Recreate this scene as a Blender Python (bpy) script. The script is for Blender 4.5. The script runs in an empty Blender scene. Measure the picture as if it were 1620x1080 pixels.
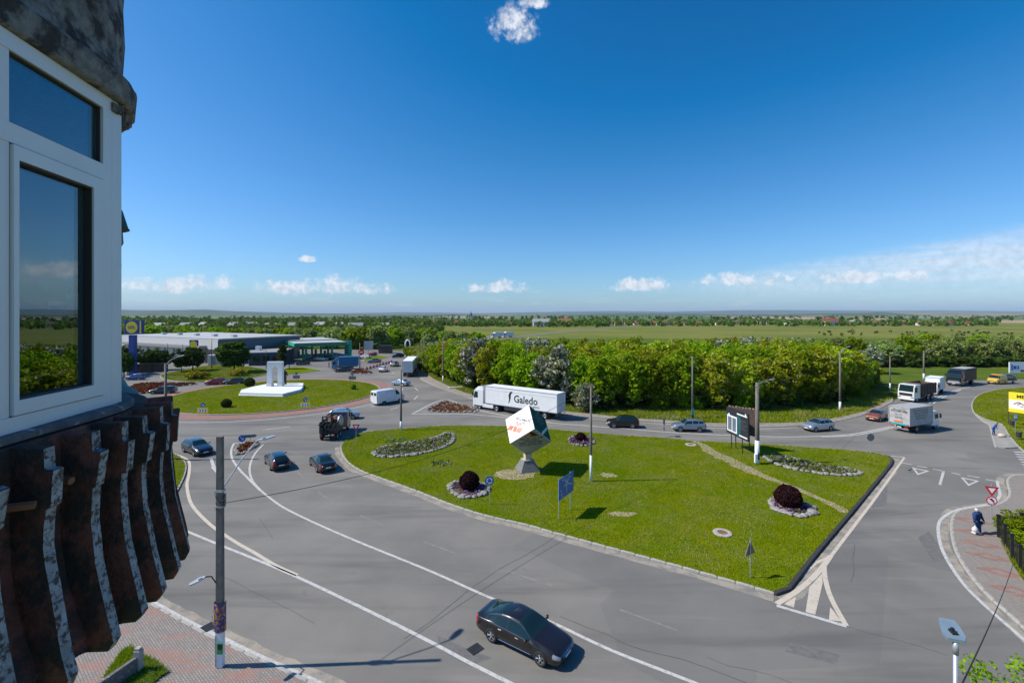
import bpy, math, random
import numpy as np
from mathutils import Vector, Matrix

SC = bpy.context.scene
COL = SC.collection
random.seed(7)
R = math.radians
CAMH = 15.9

# ---------------------------------------------------------------- camera, sky, sun, exposure
cam_d = bpy.data.cameras.new('camera')
cam_d.sensor_width = 36.0
cam_d.lens = 16.0
cam_d.shift_y = -43.0 / 1620.0
cam_d.clip_start = 0.05
cam_d.clip_end = 90000.0
cam = bpy.data.objects.new('camera', cam_d)
COL.objects.link(cam)
cam.location = (0, 0, CAMH)
cam.rotation_euler = (R(90), 0, 0)
SC.camera = cam

SUN_EL = R(47.0)
SUN_DIR = Vector((-0.9985 * math.cos(SUN_EL), -0.055 * math.cos(SUN_EL), math.sin(SUN_EL))).normalized()   # towards the sun
sun_d = bpy.data.lights.new('sun', 'SUN')
sun_d.energy = 4.8
sun_d.angle = R(0.53)
sun_d.color = (1.0, 0.94, 0.84)
sun = bpy.data.objects.new('sun', sun_d)
COL.objects.link(sun)
sun.rotation_euler = (-SUN_DIR).to_track_quat('-Z', 'Y').to_euler()
sun.location = (-60, -5, 60)

SC.view_settings.view_transform = 'Standard'
SC.view_settings.look = 'None'
SC.view_settings.gamma = 1.0
SC.view_settings.use_curve_mapping = False
SC.view_settings.exposure = 0.2
cy = SC.cycles
cy.max_bounces = 6
cy.diffuse_bounces = 2
cy.glossy_bounces = 3
cy.transmission_bounces = 4
cy.transparent_max_bounces = 8
cy.volume_bounces = 0
cy.use_denoising = True
cy.sample_clamp_indirect = 6.0
cy.caustics_reflective = False
cy.caustics_refractive = False


class NT:
    """small helper round a node tree"""
    def __init__(self, tree):
        self.t = tree
        self.t.nodes.clear()

    def n(self, typ, **kw):
        nd = self.t.nodes.new(typ)
        for k, v in kw.items():
            setattr(nd, k, v)
        return nd

    def set(self, sock, v):
        if isinstance(v, bpy.types.NodeSocket):
            self.t.links.new(v, sock)
        elif v is not None:
            sock.default_value = v

    def math(self, op, a, b=None, c=None, clamp=False):
        nd = self.n('ShaderNodeMath', operation=op, use_clamp=clamp)
        self.set(nd.inputs[0], a)
        if b is not None:
            self.set(nd.inputs[1], b)
        if c is not None:
            self.set(nd.inputs[2], c)
        return nd.outputs[0]

    def smooth(self, v, a, b, lo=0.0, hi=1.0):
        nd = self.n('ShaderNodeMapRange', interpolation_type='SMOOTHSTEP')
        self.set(nd.inputs[0], v)
        for i, x in zip((1, 2, 3, 4), (a, b, lo, hi)):
            self.set(nd.inputs[i], x)
        return nd.outputs[0]

    def mix(self, fac, a, b, blend='MIX'):
        nd = self.n('ShaderNodeMix', data_type='RGBA', blend_type=blend)
        self.set(nd.inputs[0], fac)
        for s, v in ((nd.inputs[6], a), (nd.inputs[7], b)):
            if isinstance(v, (tuple, list)) and len(v) == 3:
                v = (*v, 1)
            self.set(s, v)
        return nd.outputs[2]

    def noise(self, vec, scale, detail=4.0, rough=0.55, dist=0.0, dim='3D'):
        nd = self.n('ShaderNodeTexNoise', noise_dimensions=dim)
        self.set(nd.inputs['Vector'], vec)
        nd.inputs['Scale'].default_value = scale
        nd.inputs['Detail'].default_value = detail
        nd.inputs['Roughness'].default_value = rough
        nd.inputs['Distortion'].default_value = dist
        return nd.outputs['Fac']

    def mapping(self, vec, scale=(1, 1, 1), rot=(0, 0, 0), loc=(0, 0, 0)):
        nd = self.n('ShaderNodeMapping')
        self.set(nd.inputs['Vector'], vec)
        nd.inputs['Scale'].default_value = scale
        nd.inputs['Rotation'].default_value = rot
        nd.inputs['Location'].default_value = loc
        return nd.outputs[0]


def build_world():
    w = bpy.data.worlds.new('World')
    SC.world = w
    w.use_nodes = True
    k = NT(w.node_tree)
    sky = k.n('ShaderNodeTexSky', sky_type='NISHITA')
    sky.sun_disc = False
    sky.sun_elevation = SUN_EL
    sky.sun_rotation = R(267.0)
    sky.altitude = 100.0
    sky.air_density = 1.0
    sky.dust_density = 0.6
    sky.ozone_density = 3.0
    tc = k.n('ShaderNodeTexCoord')
    d = tc.outputs['Generated']
    sp = k.n('ShaderNodeSeparateXYZ')
    k.set(sp.inputs[0], d)
    x, y, z = sp.outputs
    az = k.math('ARCTAN2', x, y)
    el = k.math('ARCSINE', z)
    nz = k.noise(d, 24.0, 3.0, 0.6)
    nz2 = k.noise(d, 85.0, 4.0, 0.62)
    nn = k.math('ADD', k.math('MULTIPLY', k.math('SUBTRACT', nz, 0.5), 1.5), k.math('MULTIPLY', k.math('SUBTRACT', nz2, 0.5), 1.0))
    # cumulus: a few fair weather clouds low over the whole horizon and one overhead (azimuth, elevation, half widths in degrees)
    cl = [(-37.5, 2.75, 5.4, 1.1), (-34.0, 3.1, 3.4, 1.3), (-26, 2.75, 4.6, 1.1), (-21, 3.15, 4.2, 1.5), (-17.5, 2.95, 3.6, 1.1),
          (-24.2, 6.2, 0.9, 0.55), (15.5, 3.4, 4.6, 1.2), (-2, 3.3, 4.2, 1.2), (25.5, 3.7, 3.6, 1.35), (30.8, 3.7, 3.4, 1.1),
          (36.4, 3.6, 3.8, 1.05), (41.6, 3.6, 2.2, 0.8), (0.2, 32.1, 3.4, 2.4), (2.6, 34.2, 2.4, 0.8),
          (62, 3.8, 7, 1.1), (92, 4.0, 9, 1.2), (135, 4.0, 9, 1.2), (-165, 4.0, 9, 1.2), (-112, 4.0, 9, 1.1), (-64, 3.8, 7, 1.0)]
    best = None
    for a, e, ra, re in cl:
        da = k.math('DIVIDE', k.math('SUBTRACT', az, R(a)), R(ra))
        de = k.math('DIVIDE', k.math('SUBTRACT', el, R(e)), R(re))
        # flat underside: the lower half falls off faster
        de = k.math('MAXIMUM', de, k.math('MULTIPLY', de, -1.7))
        v = k.math('SUBTRACT', 1.0, k.math('ADD', k.math('MULTIPLY', da, da), k.math('MULTIPLY', de, de)))
        best = v if best is None else k.math('MAXIMUM', best, v)
    best = k.math('MAXIMUM', best, -1.5)
    cloud = k.smooth(k.math('ADD', best, k.math('MULTIPLY', nn, 1.9)), -0.05, 1.25)
    # a thin veil of high cloud low in the right half of the view
    top = k.math('ADD', R(3.6), k.math('MULTIPLY', k.math('SUBTRACT', az, R(18)), 0.125))
    veil_n = k.noise(k.mapping(d, (2.2, 2.2, 22.0)), 3.0, 5.0, 0.6, 0.4)
    veil = k.math('MULTIPLY', k.smooth(k.math('SUBTRACT', top, el), R(-0.6), R(1.3)), k.smooth(el, R(0.8), R(4.2)))
    veil = k.math('MULTIPLY', veil, k.smooth(az, R(16), R(30)))
    veil = k.math('MULTIPLY', veil, k.smooth(az, R(130), R(90)))
    veil = k.math('MULTIPLY', veil, k.smooth(veil_n, 0.15, 0.8, 0.1, 0.75))
    wisps = k.math('MULTIPLY', k.smooth(k.noise(k.mapping(d, (4, 4, 30)), 3.5, 5.0, 0.65), 0.52, 0.75, 0.0, 0.35),
                   k.math('MULTIPLY', k.smooth(el, R(0.3), R(1.2)), k.smooth(el, R(3.6), R(2.2))))
    fac = k.math('MAXIMUM', k.math('MULTIPLY', cloud, 0.88), k.math('MAXIMUM', veil, wisps), clamp=True)
    shade = k.smooth(nz2, 0.25, 0.7, 0.75, 1.05)
    cc = k.n('ShaderNodeVectorMath', operation='SCALE')
    cc.inputs[0].default_value = (7.7, 8.1, 8.7)
    k.set(cc.inputs['Scale'], shade)
    ma = k.n('ShaderNodeVectorMath', operation='MULTIPLY_ADD')      # clean dry air: deep blue, little red
    k.set(ma.inputs[0], sky.outputs[0])
    ma.inputs[1].default_value = (0.92, 1.12, 1.43)
    ma.inputs[2].default_value = (-1.05, -0.66, -0.7)
    mxv = k.n('ShaderNodeVectorMath', operation='MAXIMUM')
    k.set(mxv.inputs[0], ma.outputs[0])
    mxv.inputs[1].default_value = (0.02, 0.02, 0.02)
    col = k.mix(fac, mxv.outputs[0], cc.outputs[0])
    bg = k.n('ShaderNodeBackground')
    k.set(bg.inputs[0], col)
    bg.inputs[1].default_value = 0.1
    out = k.n('ShaderNodeOutputWorld')
    k.set(out.inputs[0], bg.outputs[0])
    w.cycles.sampling_method = 'MANUAL'
    w.cycles.sample_map_resolution = 512


build_world()

# ---------------------------------------------------------------- materials
MATS = {}


def mat(name, col, rough=0.6, metal=0.0, spec=0.5, coat=0.0, emit=None, vary=0.0, vscale=3.0, bump=0.0, bscale=20.0, dirt=None, dscale=1.5, dlo=0.5, dhi=0.75, ior=None):
    """plain procedural surface: base colour with soft noise variation, optional stains and fine relief"""
    if name in MATS:
        return MATS[name]
    m = bpy.data.materials.new(name)
    m.use_nodes = True
    k = NT(m.node_tree)
    p = k.n('ShaderNodeBsdfPrincipled')
    o = k.n('ShaderNodeOutputMaterial')
    k.set(o.inputs[0], p.outputs[0])
    p.inputs['Roughness'].default_value = rough
    p.inputs['Metallic'].default_value = metal
    p.inputs['Specular IOR Level'].default_value = spec
    p.inputs['Coat Weight'].default_value = coat
    p.inputs['Coat Roughness'].default_value = 0.04
    if ior:
        p.inputs['IOR'].default_value = ior
    c = (*col, 1)
    tc = k.n('ShaderNodeTexCoord')
    if vary or dirt:
        if vary:
            nz = k.noise(tc.outputs['Object'], vscale, 5, 0.6)
            f = k.smooth(nz, 0.25, 0.75, 1 - vary, 1 + vary)
            vm = k.n('ShaderNodeVectorMath', operation='SCALE')
            vm.inputs[0].default_value = col
            k.set(vm.inputs['Scale'], f)
            c = vm.outputs[0]
        if dirt:
            nz = k.noise(tc.outputs['Object'], dscale, 6, 0.65)
            c = k.mix(k.smooth(nz, dlo, dhi), c, dirt)
    k.set(p.inputs['Base Color'], c)
    if bump:
        b = k.n('ShaderNodeBump')
        b.inputs['Strength'].default_value = bump
        b.inputs['Distance'].default_value = 0.02
        k.set(b.inputs['Height'], k.noise(tc.outputs['Object'], bscale, 5, 0.6))
        k.set(p.inputs['Normal'], b.outputs[0])
    if emit:
        p.inputs['Emission Color'].default_value = (*emit[0], 1)
        p.inputs['Emission Strength'].default_value = emit[1]
    MATS[name] = m
    return m


def ground_mat(name, fn, rough=0.95, bump=None, spec=0.25):
    """surface material in world metres; fn(k, pos) returns a colour"""
    m = bpy.data.materials.new(name)
    m.use_nodes = True
    k = NT(m.node_tree)
    p = k.n('ShaderNodeBsdfPrincipled')
    o = k.n('ShaderNodeOutputMaterial')
    k.set(o.inputs[0], p.outputs[0])
    g = k.n('ShaderNodeNewGeometry')
    pos = g.outputs['Position']
    r = fn(k, pos)
    k.set(p.inputs['Base Color'], r)
    p.inputs['Roughness'].default_value = rough
    p.inputs['Specular IOR Level'].default_value = spec
    if bump:
        b = k.n('ShaderNodeBump')
        b.inputs['Strength'].default_value = bump[1]
        b.inputs['Distance'].default_value = bump[2]
        k.set(b.inputs['Height'], k.noise(pos, bump[0], 4, 0.6))
        k.set(p.inputs['Normal'], b.outputs[0])
    MATS[name] = m
    return m


def asphalt_fn(k, pos):
    a = k.noise(pos, 0.11, 5, 0.6)
    st = k.noise(k.mapping(pos, (0.045, 0.42, 1), (0, 0, R(48))), 1.0, 4, 0.6, 0.3)
    fine = k.noise(pos, 14.0, 3, 0.7)
    c = k.mix(k.smooth(a, 0.3, 0.7), (0.160, 0.151, 0.137), (0.222, 0.208, 0.185))
    c = k.mix(k.smooth(st, 0.50, 0.72, 0, 0.75), c, (0.108, 0.102, 0.095))
    c = k.mix(k.smooth(st, 0.45, 0.25, 0, 0.6), c, (0.270, 0.252, 0.226))
    # repaired patches
    v = k.n('ShaderNodeTexVoronoi', distance='CHEBYCHEV')
    k.set(v.inputs['Vector'], k.mapping(pos, (0.07, 0.07, 0.07), (0, 0, R(41))))
    v.inputs['Scale'].default_value = 1.0
    sep = k.n('ShaderNodeSeparateColor')
    k.set(sep.inputs[0], v.outputs['Color'])
    c = k.mix(k.smooth(sep.outputs[0], 0.80, 0.82, 0, 0.25), c, (0.115, 0.115, 0.118))
    stain = k.noise(pos, 0.55, 6, 0.7)
    c = k.mix(k.smooth(stain, 0.63, 0.74, 0, 0.5), c, (0.085, 0.083, 0.082))
    return k.mix(k.smooth(fine, 0.2, 0.8, 0, 0.35), c, k.mix(0.5, c, (0.06, 0.06, 0.06)))


def lawn_fn(k, pos):
    a = k.noise(pos, 0.16, 5, 0.62)
    b = k.noise(pos, 0.9, 5, 0.65)
    f = k.noise(pos, 9.0, 4, 0.7)
    c = k.mix(k.smooth(a, 0.3, 0.7), (0.120, 0.170, 0.001), (0.190, 0.205, 0.003))
    c = k.mix(k.smooth(b, 0.35, 0.75, 0, 0.7), c, (0.085, 0.145, 0.001))
    c = k.mix(k.smooth(f, 0.35, 0.75, 0, 0.6), c, (0.045, 0.080, 0.004))
    # straw coloured worn spots and pale clover heads
    c = k.mix(k.smooth(k.noise(pos, 0.23, 6, 0.7), 0.60, 0.74, 0, 0.5), c, (0.22, 0.19, 0.085))
    cl = k.math('MULTIPLY', k.smooth(k.noise(pos, 0.35, 4, 0.6), 0.48, 0.66), k.smooth(k.noise(pos, 7.0, 4, 0.75), 0.54, 0.68))
    c = k.mix(k.math('MULTIPLY', cl, 0.55), c, (0.36, 0.39, 0.26))
    return c


def verge_fn(k, pos):
    a = k.noise(pos, 0.1, 5, 0.6)
    f = k.noise(pos, 3.0, 5, 0.7)
    c = k.mix(k.smooth(a, 0.3, 0.7), (0.070, 0.130, 0.008), (0.135, 0.165, 0.018))
    c = k.mix(k.smooth(f, 0.35, 0.75, 0, 0.7), c, (0.030, 0.062, 0.008))
    return k.mix(k.smooth(k.noise(pos, 0.3, 6, 0.7), 0.58, 0.75, 0, 0.5), c, (0.18, 0.155, 0.085))


def plain_fn(k, pos):
    """open country: pasture near, a patchwork of fields far out"""
    a = k.noise(pos, 0.012, 5, 0.6)
    f = k.noise(pos, 0.35, 5, 0.7)
    near = k.mix(k.smooth(a, 0.3, 0.7), (0.120, 0.150, 0.022), (0.215, 0.205, 0.050))
    near = k.mix(k.smooth(f, 0.35, 0.75, 0, 0.6), near, (0.085, 0.110, 0.018))
    v = k.n('ShaderNodeTexVoronoi', distance='CHEBYCHEV')
    k.set(v.inputs['Vector'], k.mapping(pos, (0.0016, 0.0007, 0.001), (0, 0, R(12))))
    v.inputs['Scale'].default_value = 1.0
    sep = k.n('ShaderNodeSeparateColor')
    k.set(sep.inputs[0], v.outputs['Color'])
    ramp = k.n('ShaderNodeValToRGB')
    ramp.color_ramp.interpolation = 'CONSTANT'
    els = ramp.color_ramp.elements
    els[0].position, els[0].color = 0.0, (0.050, 0.090, 0.030, 1)
    els[1].position, els[1].color = 0.25, (0.100, 0.150, 0.045, 1)
    for p_, c_ in ((0.45, (0.30, 0.235, 0.135, 1)), (0.58, (0.060, 0.110, 0.028, 1)), (0.75, (0.16, 0.18, 0.075, 1)), (0.88, (0.33, 0.26, 0.16, 1))):
        e = els.new(p_)
        e.color = c_
    k.set(ramp.inputs[0], sep.outputs[0])
    s = k.n('ShaderNodeSeparateXYZ')
    k.set(s.inputs[0], pos)
    return k.mix(k.smooth(s.outputs[1], 750, 900), near, ramp.outputs[0])


def pavers_fn(base, red, rot, bw=0.2, bh=0.1, redness=0.5):
    def fn(k, pos):
        mp = k.mapping(pos, (1, 1, 1), (0, 0, R(rot)))
        bt = k.n('ShaderNodeTexBrick')
        k.set(bt.inputs['Vector'], mp)
        bt.inputs['Scale'].default_value = 1.0
        bt.inputs['Brick Width'].default_value = bw
        bt.inputs['Row Height'].default_value = bh
        bt.inputs['Mortar Size'].default_value = 0.012
        bt.inputs['Color1'].default_value = (*base, 1)
        bt.inputs['Color2'].default_value = (*[x * 0.8 for x in base], 1)
        bt.inputs['Mortar'].default_value = (*[x * 0.45 for x in base], 1)
        n = k.noise(k.mapping(pos, (0.5, 1.6, 1), (0, 0, R(rot))), 1.0, 4, 0.6)
        c = k.mix(k.smooth(n, 0.5, 0.62, 0, redness), bt.outputs[0], red)
        return k.mix(k.smooth(k.noise(pos, 1.4, 6, 0.7), 0.5, 0.8, 0, 0.5), c, [x * 0.6 for x in base])
    return fn


def soil_fn(k, pos):
    f = k.noise(pos, 5.0, 5, 0.75)
    return k.mix(k.smooth(f, 0.3, 0.7), (0.075, 0.045, 0.032), (0.19, 0.125, 0.095))


def path_fn(k, pos):
    f = k.noise(pos, 2.0, 6, 0.75)
    return k.mix(k.smooth(f, 0.3, 0.7), (0.30, 0.245, 0.165), (0.42, 0.36, 0.26))


def gravel_fn(k, pos):
    f = k.noise(pos, 1.2, 6, 0.75)
    return k.mix(k.smooth(f, 0.3, 0.7), (0.20, 0.175, 0.145), (0.33, 0.295, 0.25))


ground_mat('asphalt', asphalt_fn, 0.9, (30.0, 0.25, 0.01), 0.3)
ground_mat('lawn', lawn_fn, 1.0, (12.0, 0.9, 0.06), 0.0)
ground_mat('verge', verge_fn, 1.0, (5.0, 1.0, 0.15), 0.1)
ground_mat('plain', plain_fn, 1.0, None, 0.1)
ground_mat('pavers', pavers_fn((0.30, 0.265, 0.235), (0.34, 0.16, 0.12), 38), 0.9)
ground_mat('pavers_plain', pavers_fn((0.31, 0.275, 0.24), (0.32, 0.20, 0.16), 62, redness=0.15), 0.9)
ground_mat('pavers_red', pavers_fn((0.34, 0.20, 0.165), (0.36, 0.18, 0.14), 38), 0.9)
ground_mat('ring_pavers', pavers_fn((0.31, 0.185, 0.150), (0.36, 0.165, 0.125), 10, 0.4, 0.2), 0.9)
ground_mat('soil', soil_fn, 1.0, (8.0, 1.0, 0.08), 0.1)
ground_mat('dirt_path', path_fn, 1.0, (4.0, 0.5, 0.03), 0.1)
ground_mat('gravel', gravel_fn, 1.0, (9.0, 0.6, 0.03), 0.1)
ground_mat('concrete_walk', lambda k, p: k.mix(k.smooth(k.noise(p, 1.0, 6, 0.7), 0.3, 0.75), (0.25, 0.235, 0.215), (0.36, 0.34, 0.31)), 0.9)


def paint_fn(k, pos):
    wear = k.noise(pos, 3.0, 6, 0.8)
    return k.mix(k.smooth(wear, 0.44, 0.70, 0, 0.85), (0.50, 0.49, 0.465), (0.22, 0.21, 0.20))


def cream_fn(k, pos):
    wear = k.noise(pos, 2.2, 6, 0.8)
    return k.mix(k.smooth(wear, 0.48, 0.74, 0, 0.75), (0.52, 0.455, 0.37), (0.24, 0.22, 0.20))


def gutter_fn(k, pos):
    f = k.noise(pos, 0.7, 6, 0.75)
    return k.mix(k.smooth(f, 0.35, 0.62), (0.19, 0.18, 0.165), (0.34, 0.295, 0.235))


def ghost_fn(k, pos):
    f = k.noise(pos, 1.6, 6, 0.8)
    return k.mix(k.smooth(f, 0.38, 0.6), (0.245, 0.232, 0.21), (0.18, 0.172, 0.16))


ground_mat('gutter', gutter_fn, 1.0)
ground_mat('ghost_paint', ghost_fn, 0.95)
ground_mat('patch', lambda k, p: k.mix(k.smooth(k.noise(p, 3.0, 5, 0.7), 0.3, 0.7), (0.115, 0.112, 0.108), (0.165, 0.160, 0.152)), 0.95, (30.0, 0.25, 0.01))
ground_mat('road_paint', paint_fn, 0.8)
ground_mat('cream_paint', cream_fn, 0.8)
mat('tar', (0.065, 0.063, 0.061), 0.9, vary=.3, vscale=.8)  # dark tone for sealed cracks and for the painted wire shadow


def leaf_mat(name, c1, c2, tip=None, trans=0.32, patch=False):
    m = bpy.data.materials.new(name)
    m.use_nodes = True
    k = NT(m.node_tree)
    g = k.n('ShaderNodeNewGeometry')
    oi = k.n('ShaderNodeObjectInfo')
    r = g.outputs['Random Per Island']
    c = k.mix(r, c1, c2)
    hs = k.n('ShaderNodeHueSaturation')
    hs.inputs['Hue'].default_value = 0.5
    k.set(hs.inputs['Hue'], k.smooth(oi.outputs['Random'], 0, 1, 0.482, 0.515))
    k.set(hs.inputs['Value'], k.smooth(oi.outputs['Random'], 0, 1, 0.72, 1.25))
    k.set(hs.inputs['Color'], c)
    c = hs.outputs[0]
    if tip:
        c = k.mix(k.smooth(r, tip[0], tip[0] + 0.02), c, tip[1])
    if patch:      # mown grass: darker, yellower and straw coloured areas, pale clover heads
        pos = g.outputs['Position']
        c = k.mix(k.smooth(k.noise(pos, 0.14, 5, 0.62), 0.35, 0.65, 0, 0.85), c, k.mix(r, (0.265, 0.275, 0.006), (0.350, 0.340, 0.014)))
        c = k.mix(k.smooth(k.noise(pos, 0.45, 5, 0.65), 0.50, 0.72, 0, 0.6), c, k.mix(r, (0.070, 0.140, 0.003), (0.135, 0.200, 0.008)))
        c = k.mix(k.math('MULTIPLY', k.smooth(k.noise(pos, 0.21, 6, 0.7), 0.46, 0.62), k.smooth(r, 0.15, 0.5, 0, 0.85)), c, (0.40, 0.34, 0.14))
        c = k.mix(k.math('MULTIPLY', k.smooth(k.noise(pos, 0.33, 4, 0.6), 0.47, 0.60), k.smooth(r, 0.80, 0.84)), c, (0.36, 0.40, 0.22))
    d = k.n('ShaderNodeBsdfPrincipled')
    d.inputs['Roughness'].default_value = 0.75
    d.inputs['Specular IOR Level'].default_value = 0.02
    k.set(d.inputs['Base Color'], c)
    t = k.n('ShaderNodeBsdfTranslucent')
    k.set(t.inputs[0], c)
    mx = k.n('ShaderNodeMixShader')
    mx.inputs[0].default_value = trans
    k.set(mx.inputs[1], d.outputs[0])
    k.set(mx.inputs[2], t.outputs[0])
    o = k.n('ShaderNodeOutputMaterial')
    k.set(o.inputs[0], mx.outputs[0])
    MATS[name] = m
    return m


leaf_mat('leaf_locust', (0.210, 0.290, 0.004), (0.430, 0.460, 0.016), (0.90, (0.52, 0.50, 0.24)), trans=0.4)
leaf_mat('leaf_green', (0.140, 0.250, 0.004), (0.280, 0.375, 0.012), trans=0.4)
leaf_mat('leaf_dark', (0.034, 0.068, 0.010), (0.085, 0.125, 0.020))
leaf_mat('leaf_willow', (0.165, 0.245, 0.050), (0.320, 0.375, 0.110), trans=0.4)
leaf_mat('leaf_blossom', (0.120, 0.165, 0.035), (0.220, 0.250, 0.080), (0.60, (0.52, 0.51, 0.46)))
leaf_mat('leaf_far', (0.055, 0.110, 0.016), (0.150, 0.200, 0.032))
leaf_mat('leaf_maroon', (0.020, 0.007, 0.008), (0.060, 0.020, 0.020), trans=0.1)
leaf_mat('leaf_yellow', (0.30, 0.30, 0.02), (0.42, 0.40, 0.03))
leaf_mat('grass_blade', (0.140, 0.222, 0.004), (0.235, 0.295, 0.010), trans=0.4, patch=True)
leaf_mat('bed_leaf', (0.085, 0.150, 0.020), (0.220, 0.260, 0.050), (0.80, (0.42, 0.38, 0.40)))
leaf_mat('bed_pink', (0.10, 0.09, 0.045), (0.19, 0.14, 0.10), (0.60, (0.36, 0.16, 0.42)))
leaf_mat('bed_red', (0.12, 0.04, 0.025), (0.26, 0.06, 0.035), (0.85, (0.20, 0.18, 0.05)))
mat('bark', (0.10, 0.082, 0.066), 0.95, vary=0.35, vscale=6, bump=0.6)
mat('concrete', (0.33, 0.315, 0.29), 0.9, vary=0.15, dirt=(0.17, 0.155, 0.14), bump=0.3)
mat('kerb_stone', (0.38, 0.36, 0.325), 0.9, vary=0.2, dirt=(0.20, 0.185, 0.16), dscale=2.5, bump=0.3)
mat('kerb_tar', (0.035, 0.034, 0.034), 0.9, vary=0.25, dirt=(0.16, 0.15, 0.14), dscale=2.0, dlo=0.6)
mat('pole_concrete', (0.165, 0.148, 0.13), 0.9, vary=0.25, dirt=(0.085, 0.072, 0.062), bump=0.3)
mat('white_wash', (0.72, 0.74, 0.76), 0.8, vary=0.08, dirt=(0.42, 0.42, 0.42), dlo=0.6, dhi=0.8)
mat('steel', (0.42, 0.43, 0.44), 0.4, 0.85, vary=0.1)
mat('galv', (0.45, 0.47, 0.50), 0.5, 0.6, vary=0.12)
mat('dark_metal', (0.045, 0.047, 0.052), 0.5, 0.4, vary=0.2)
mat('black_iron', (0.014, 0.014, 0.015), 0.55, 0.2)
mat('cable', (0.012, 0.012, 0.013), 0.6)
mat('rock', (0.27, 0.255, 0.235), 0.95, vary=0.35, vscale=2.0, bump=0.5)
mat('rust', (0.20, 0.09, 0.05), 0.9, vary=0.4)
mat('tyre', (0.018, 0.018, 0.019), 0.85, vary=0.15)
mat('rim', (0.50, 0.51, 0.53), 0.3, 0.9)
mat('rim_dark', (0.12, 0.12, 0.13), 0.45, 0.6)
mat('car_glass', (0.009, 0.026, 0.031), 0.04, 0.0, 0.5, ior=1.45)
mat('black_plastic', (0.014, 0.014, 0.015), 0.6, vary=0.1)
mat('chrome', (0.70, 0.71, 0.73), 0.15, 1.0)
mat('headlight', (0.34, 0.36, 0.38), 0.10, 0.35, 0.8, coat=1.0)
mat('taillight', (0.42, 0.012, 0.014), 0.15, 0.0, 0.7, coat=1.0)
mat('amber', (0.62, 0.20, 0.02), 0.2, coat=0.8)
mat('plate_white', (0.74, 0.74, 0.72), 0.5)
mat('white_metal', (0.76, 0.77, 0.78), 0.35, 0.0, 0.5, coat=0.3, vary=0.04, dirt=(0.52, 0.51, 0.49), dlo=0.62, dhi=0.85)
mat('white_board', (0.80, 0.80, 0.80), 0.45)
mat('sign_blue', (0.012, 0.115, 0.42), 0.4, coat=0.2)
mat('sign_red', (0.56, 0.02, 0.03), 0.4)
mat('sign_yellow', (0.80, 0.66, 0.02), 0.45)
mat('sign_grey', (0.19, 0.20, 0.21), 0.5, 0.4, vary=0.1)
mat('ink_black', (0.012, 0.012, 0.014), 0.5)
mat('ink_white', (0.80, 0.80, 0.80), 0.5)

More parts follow.
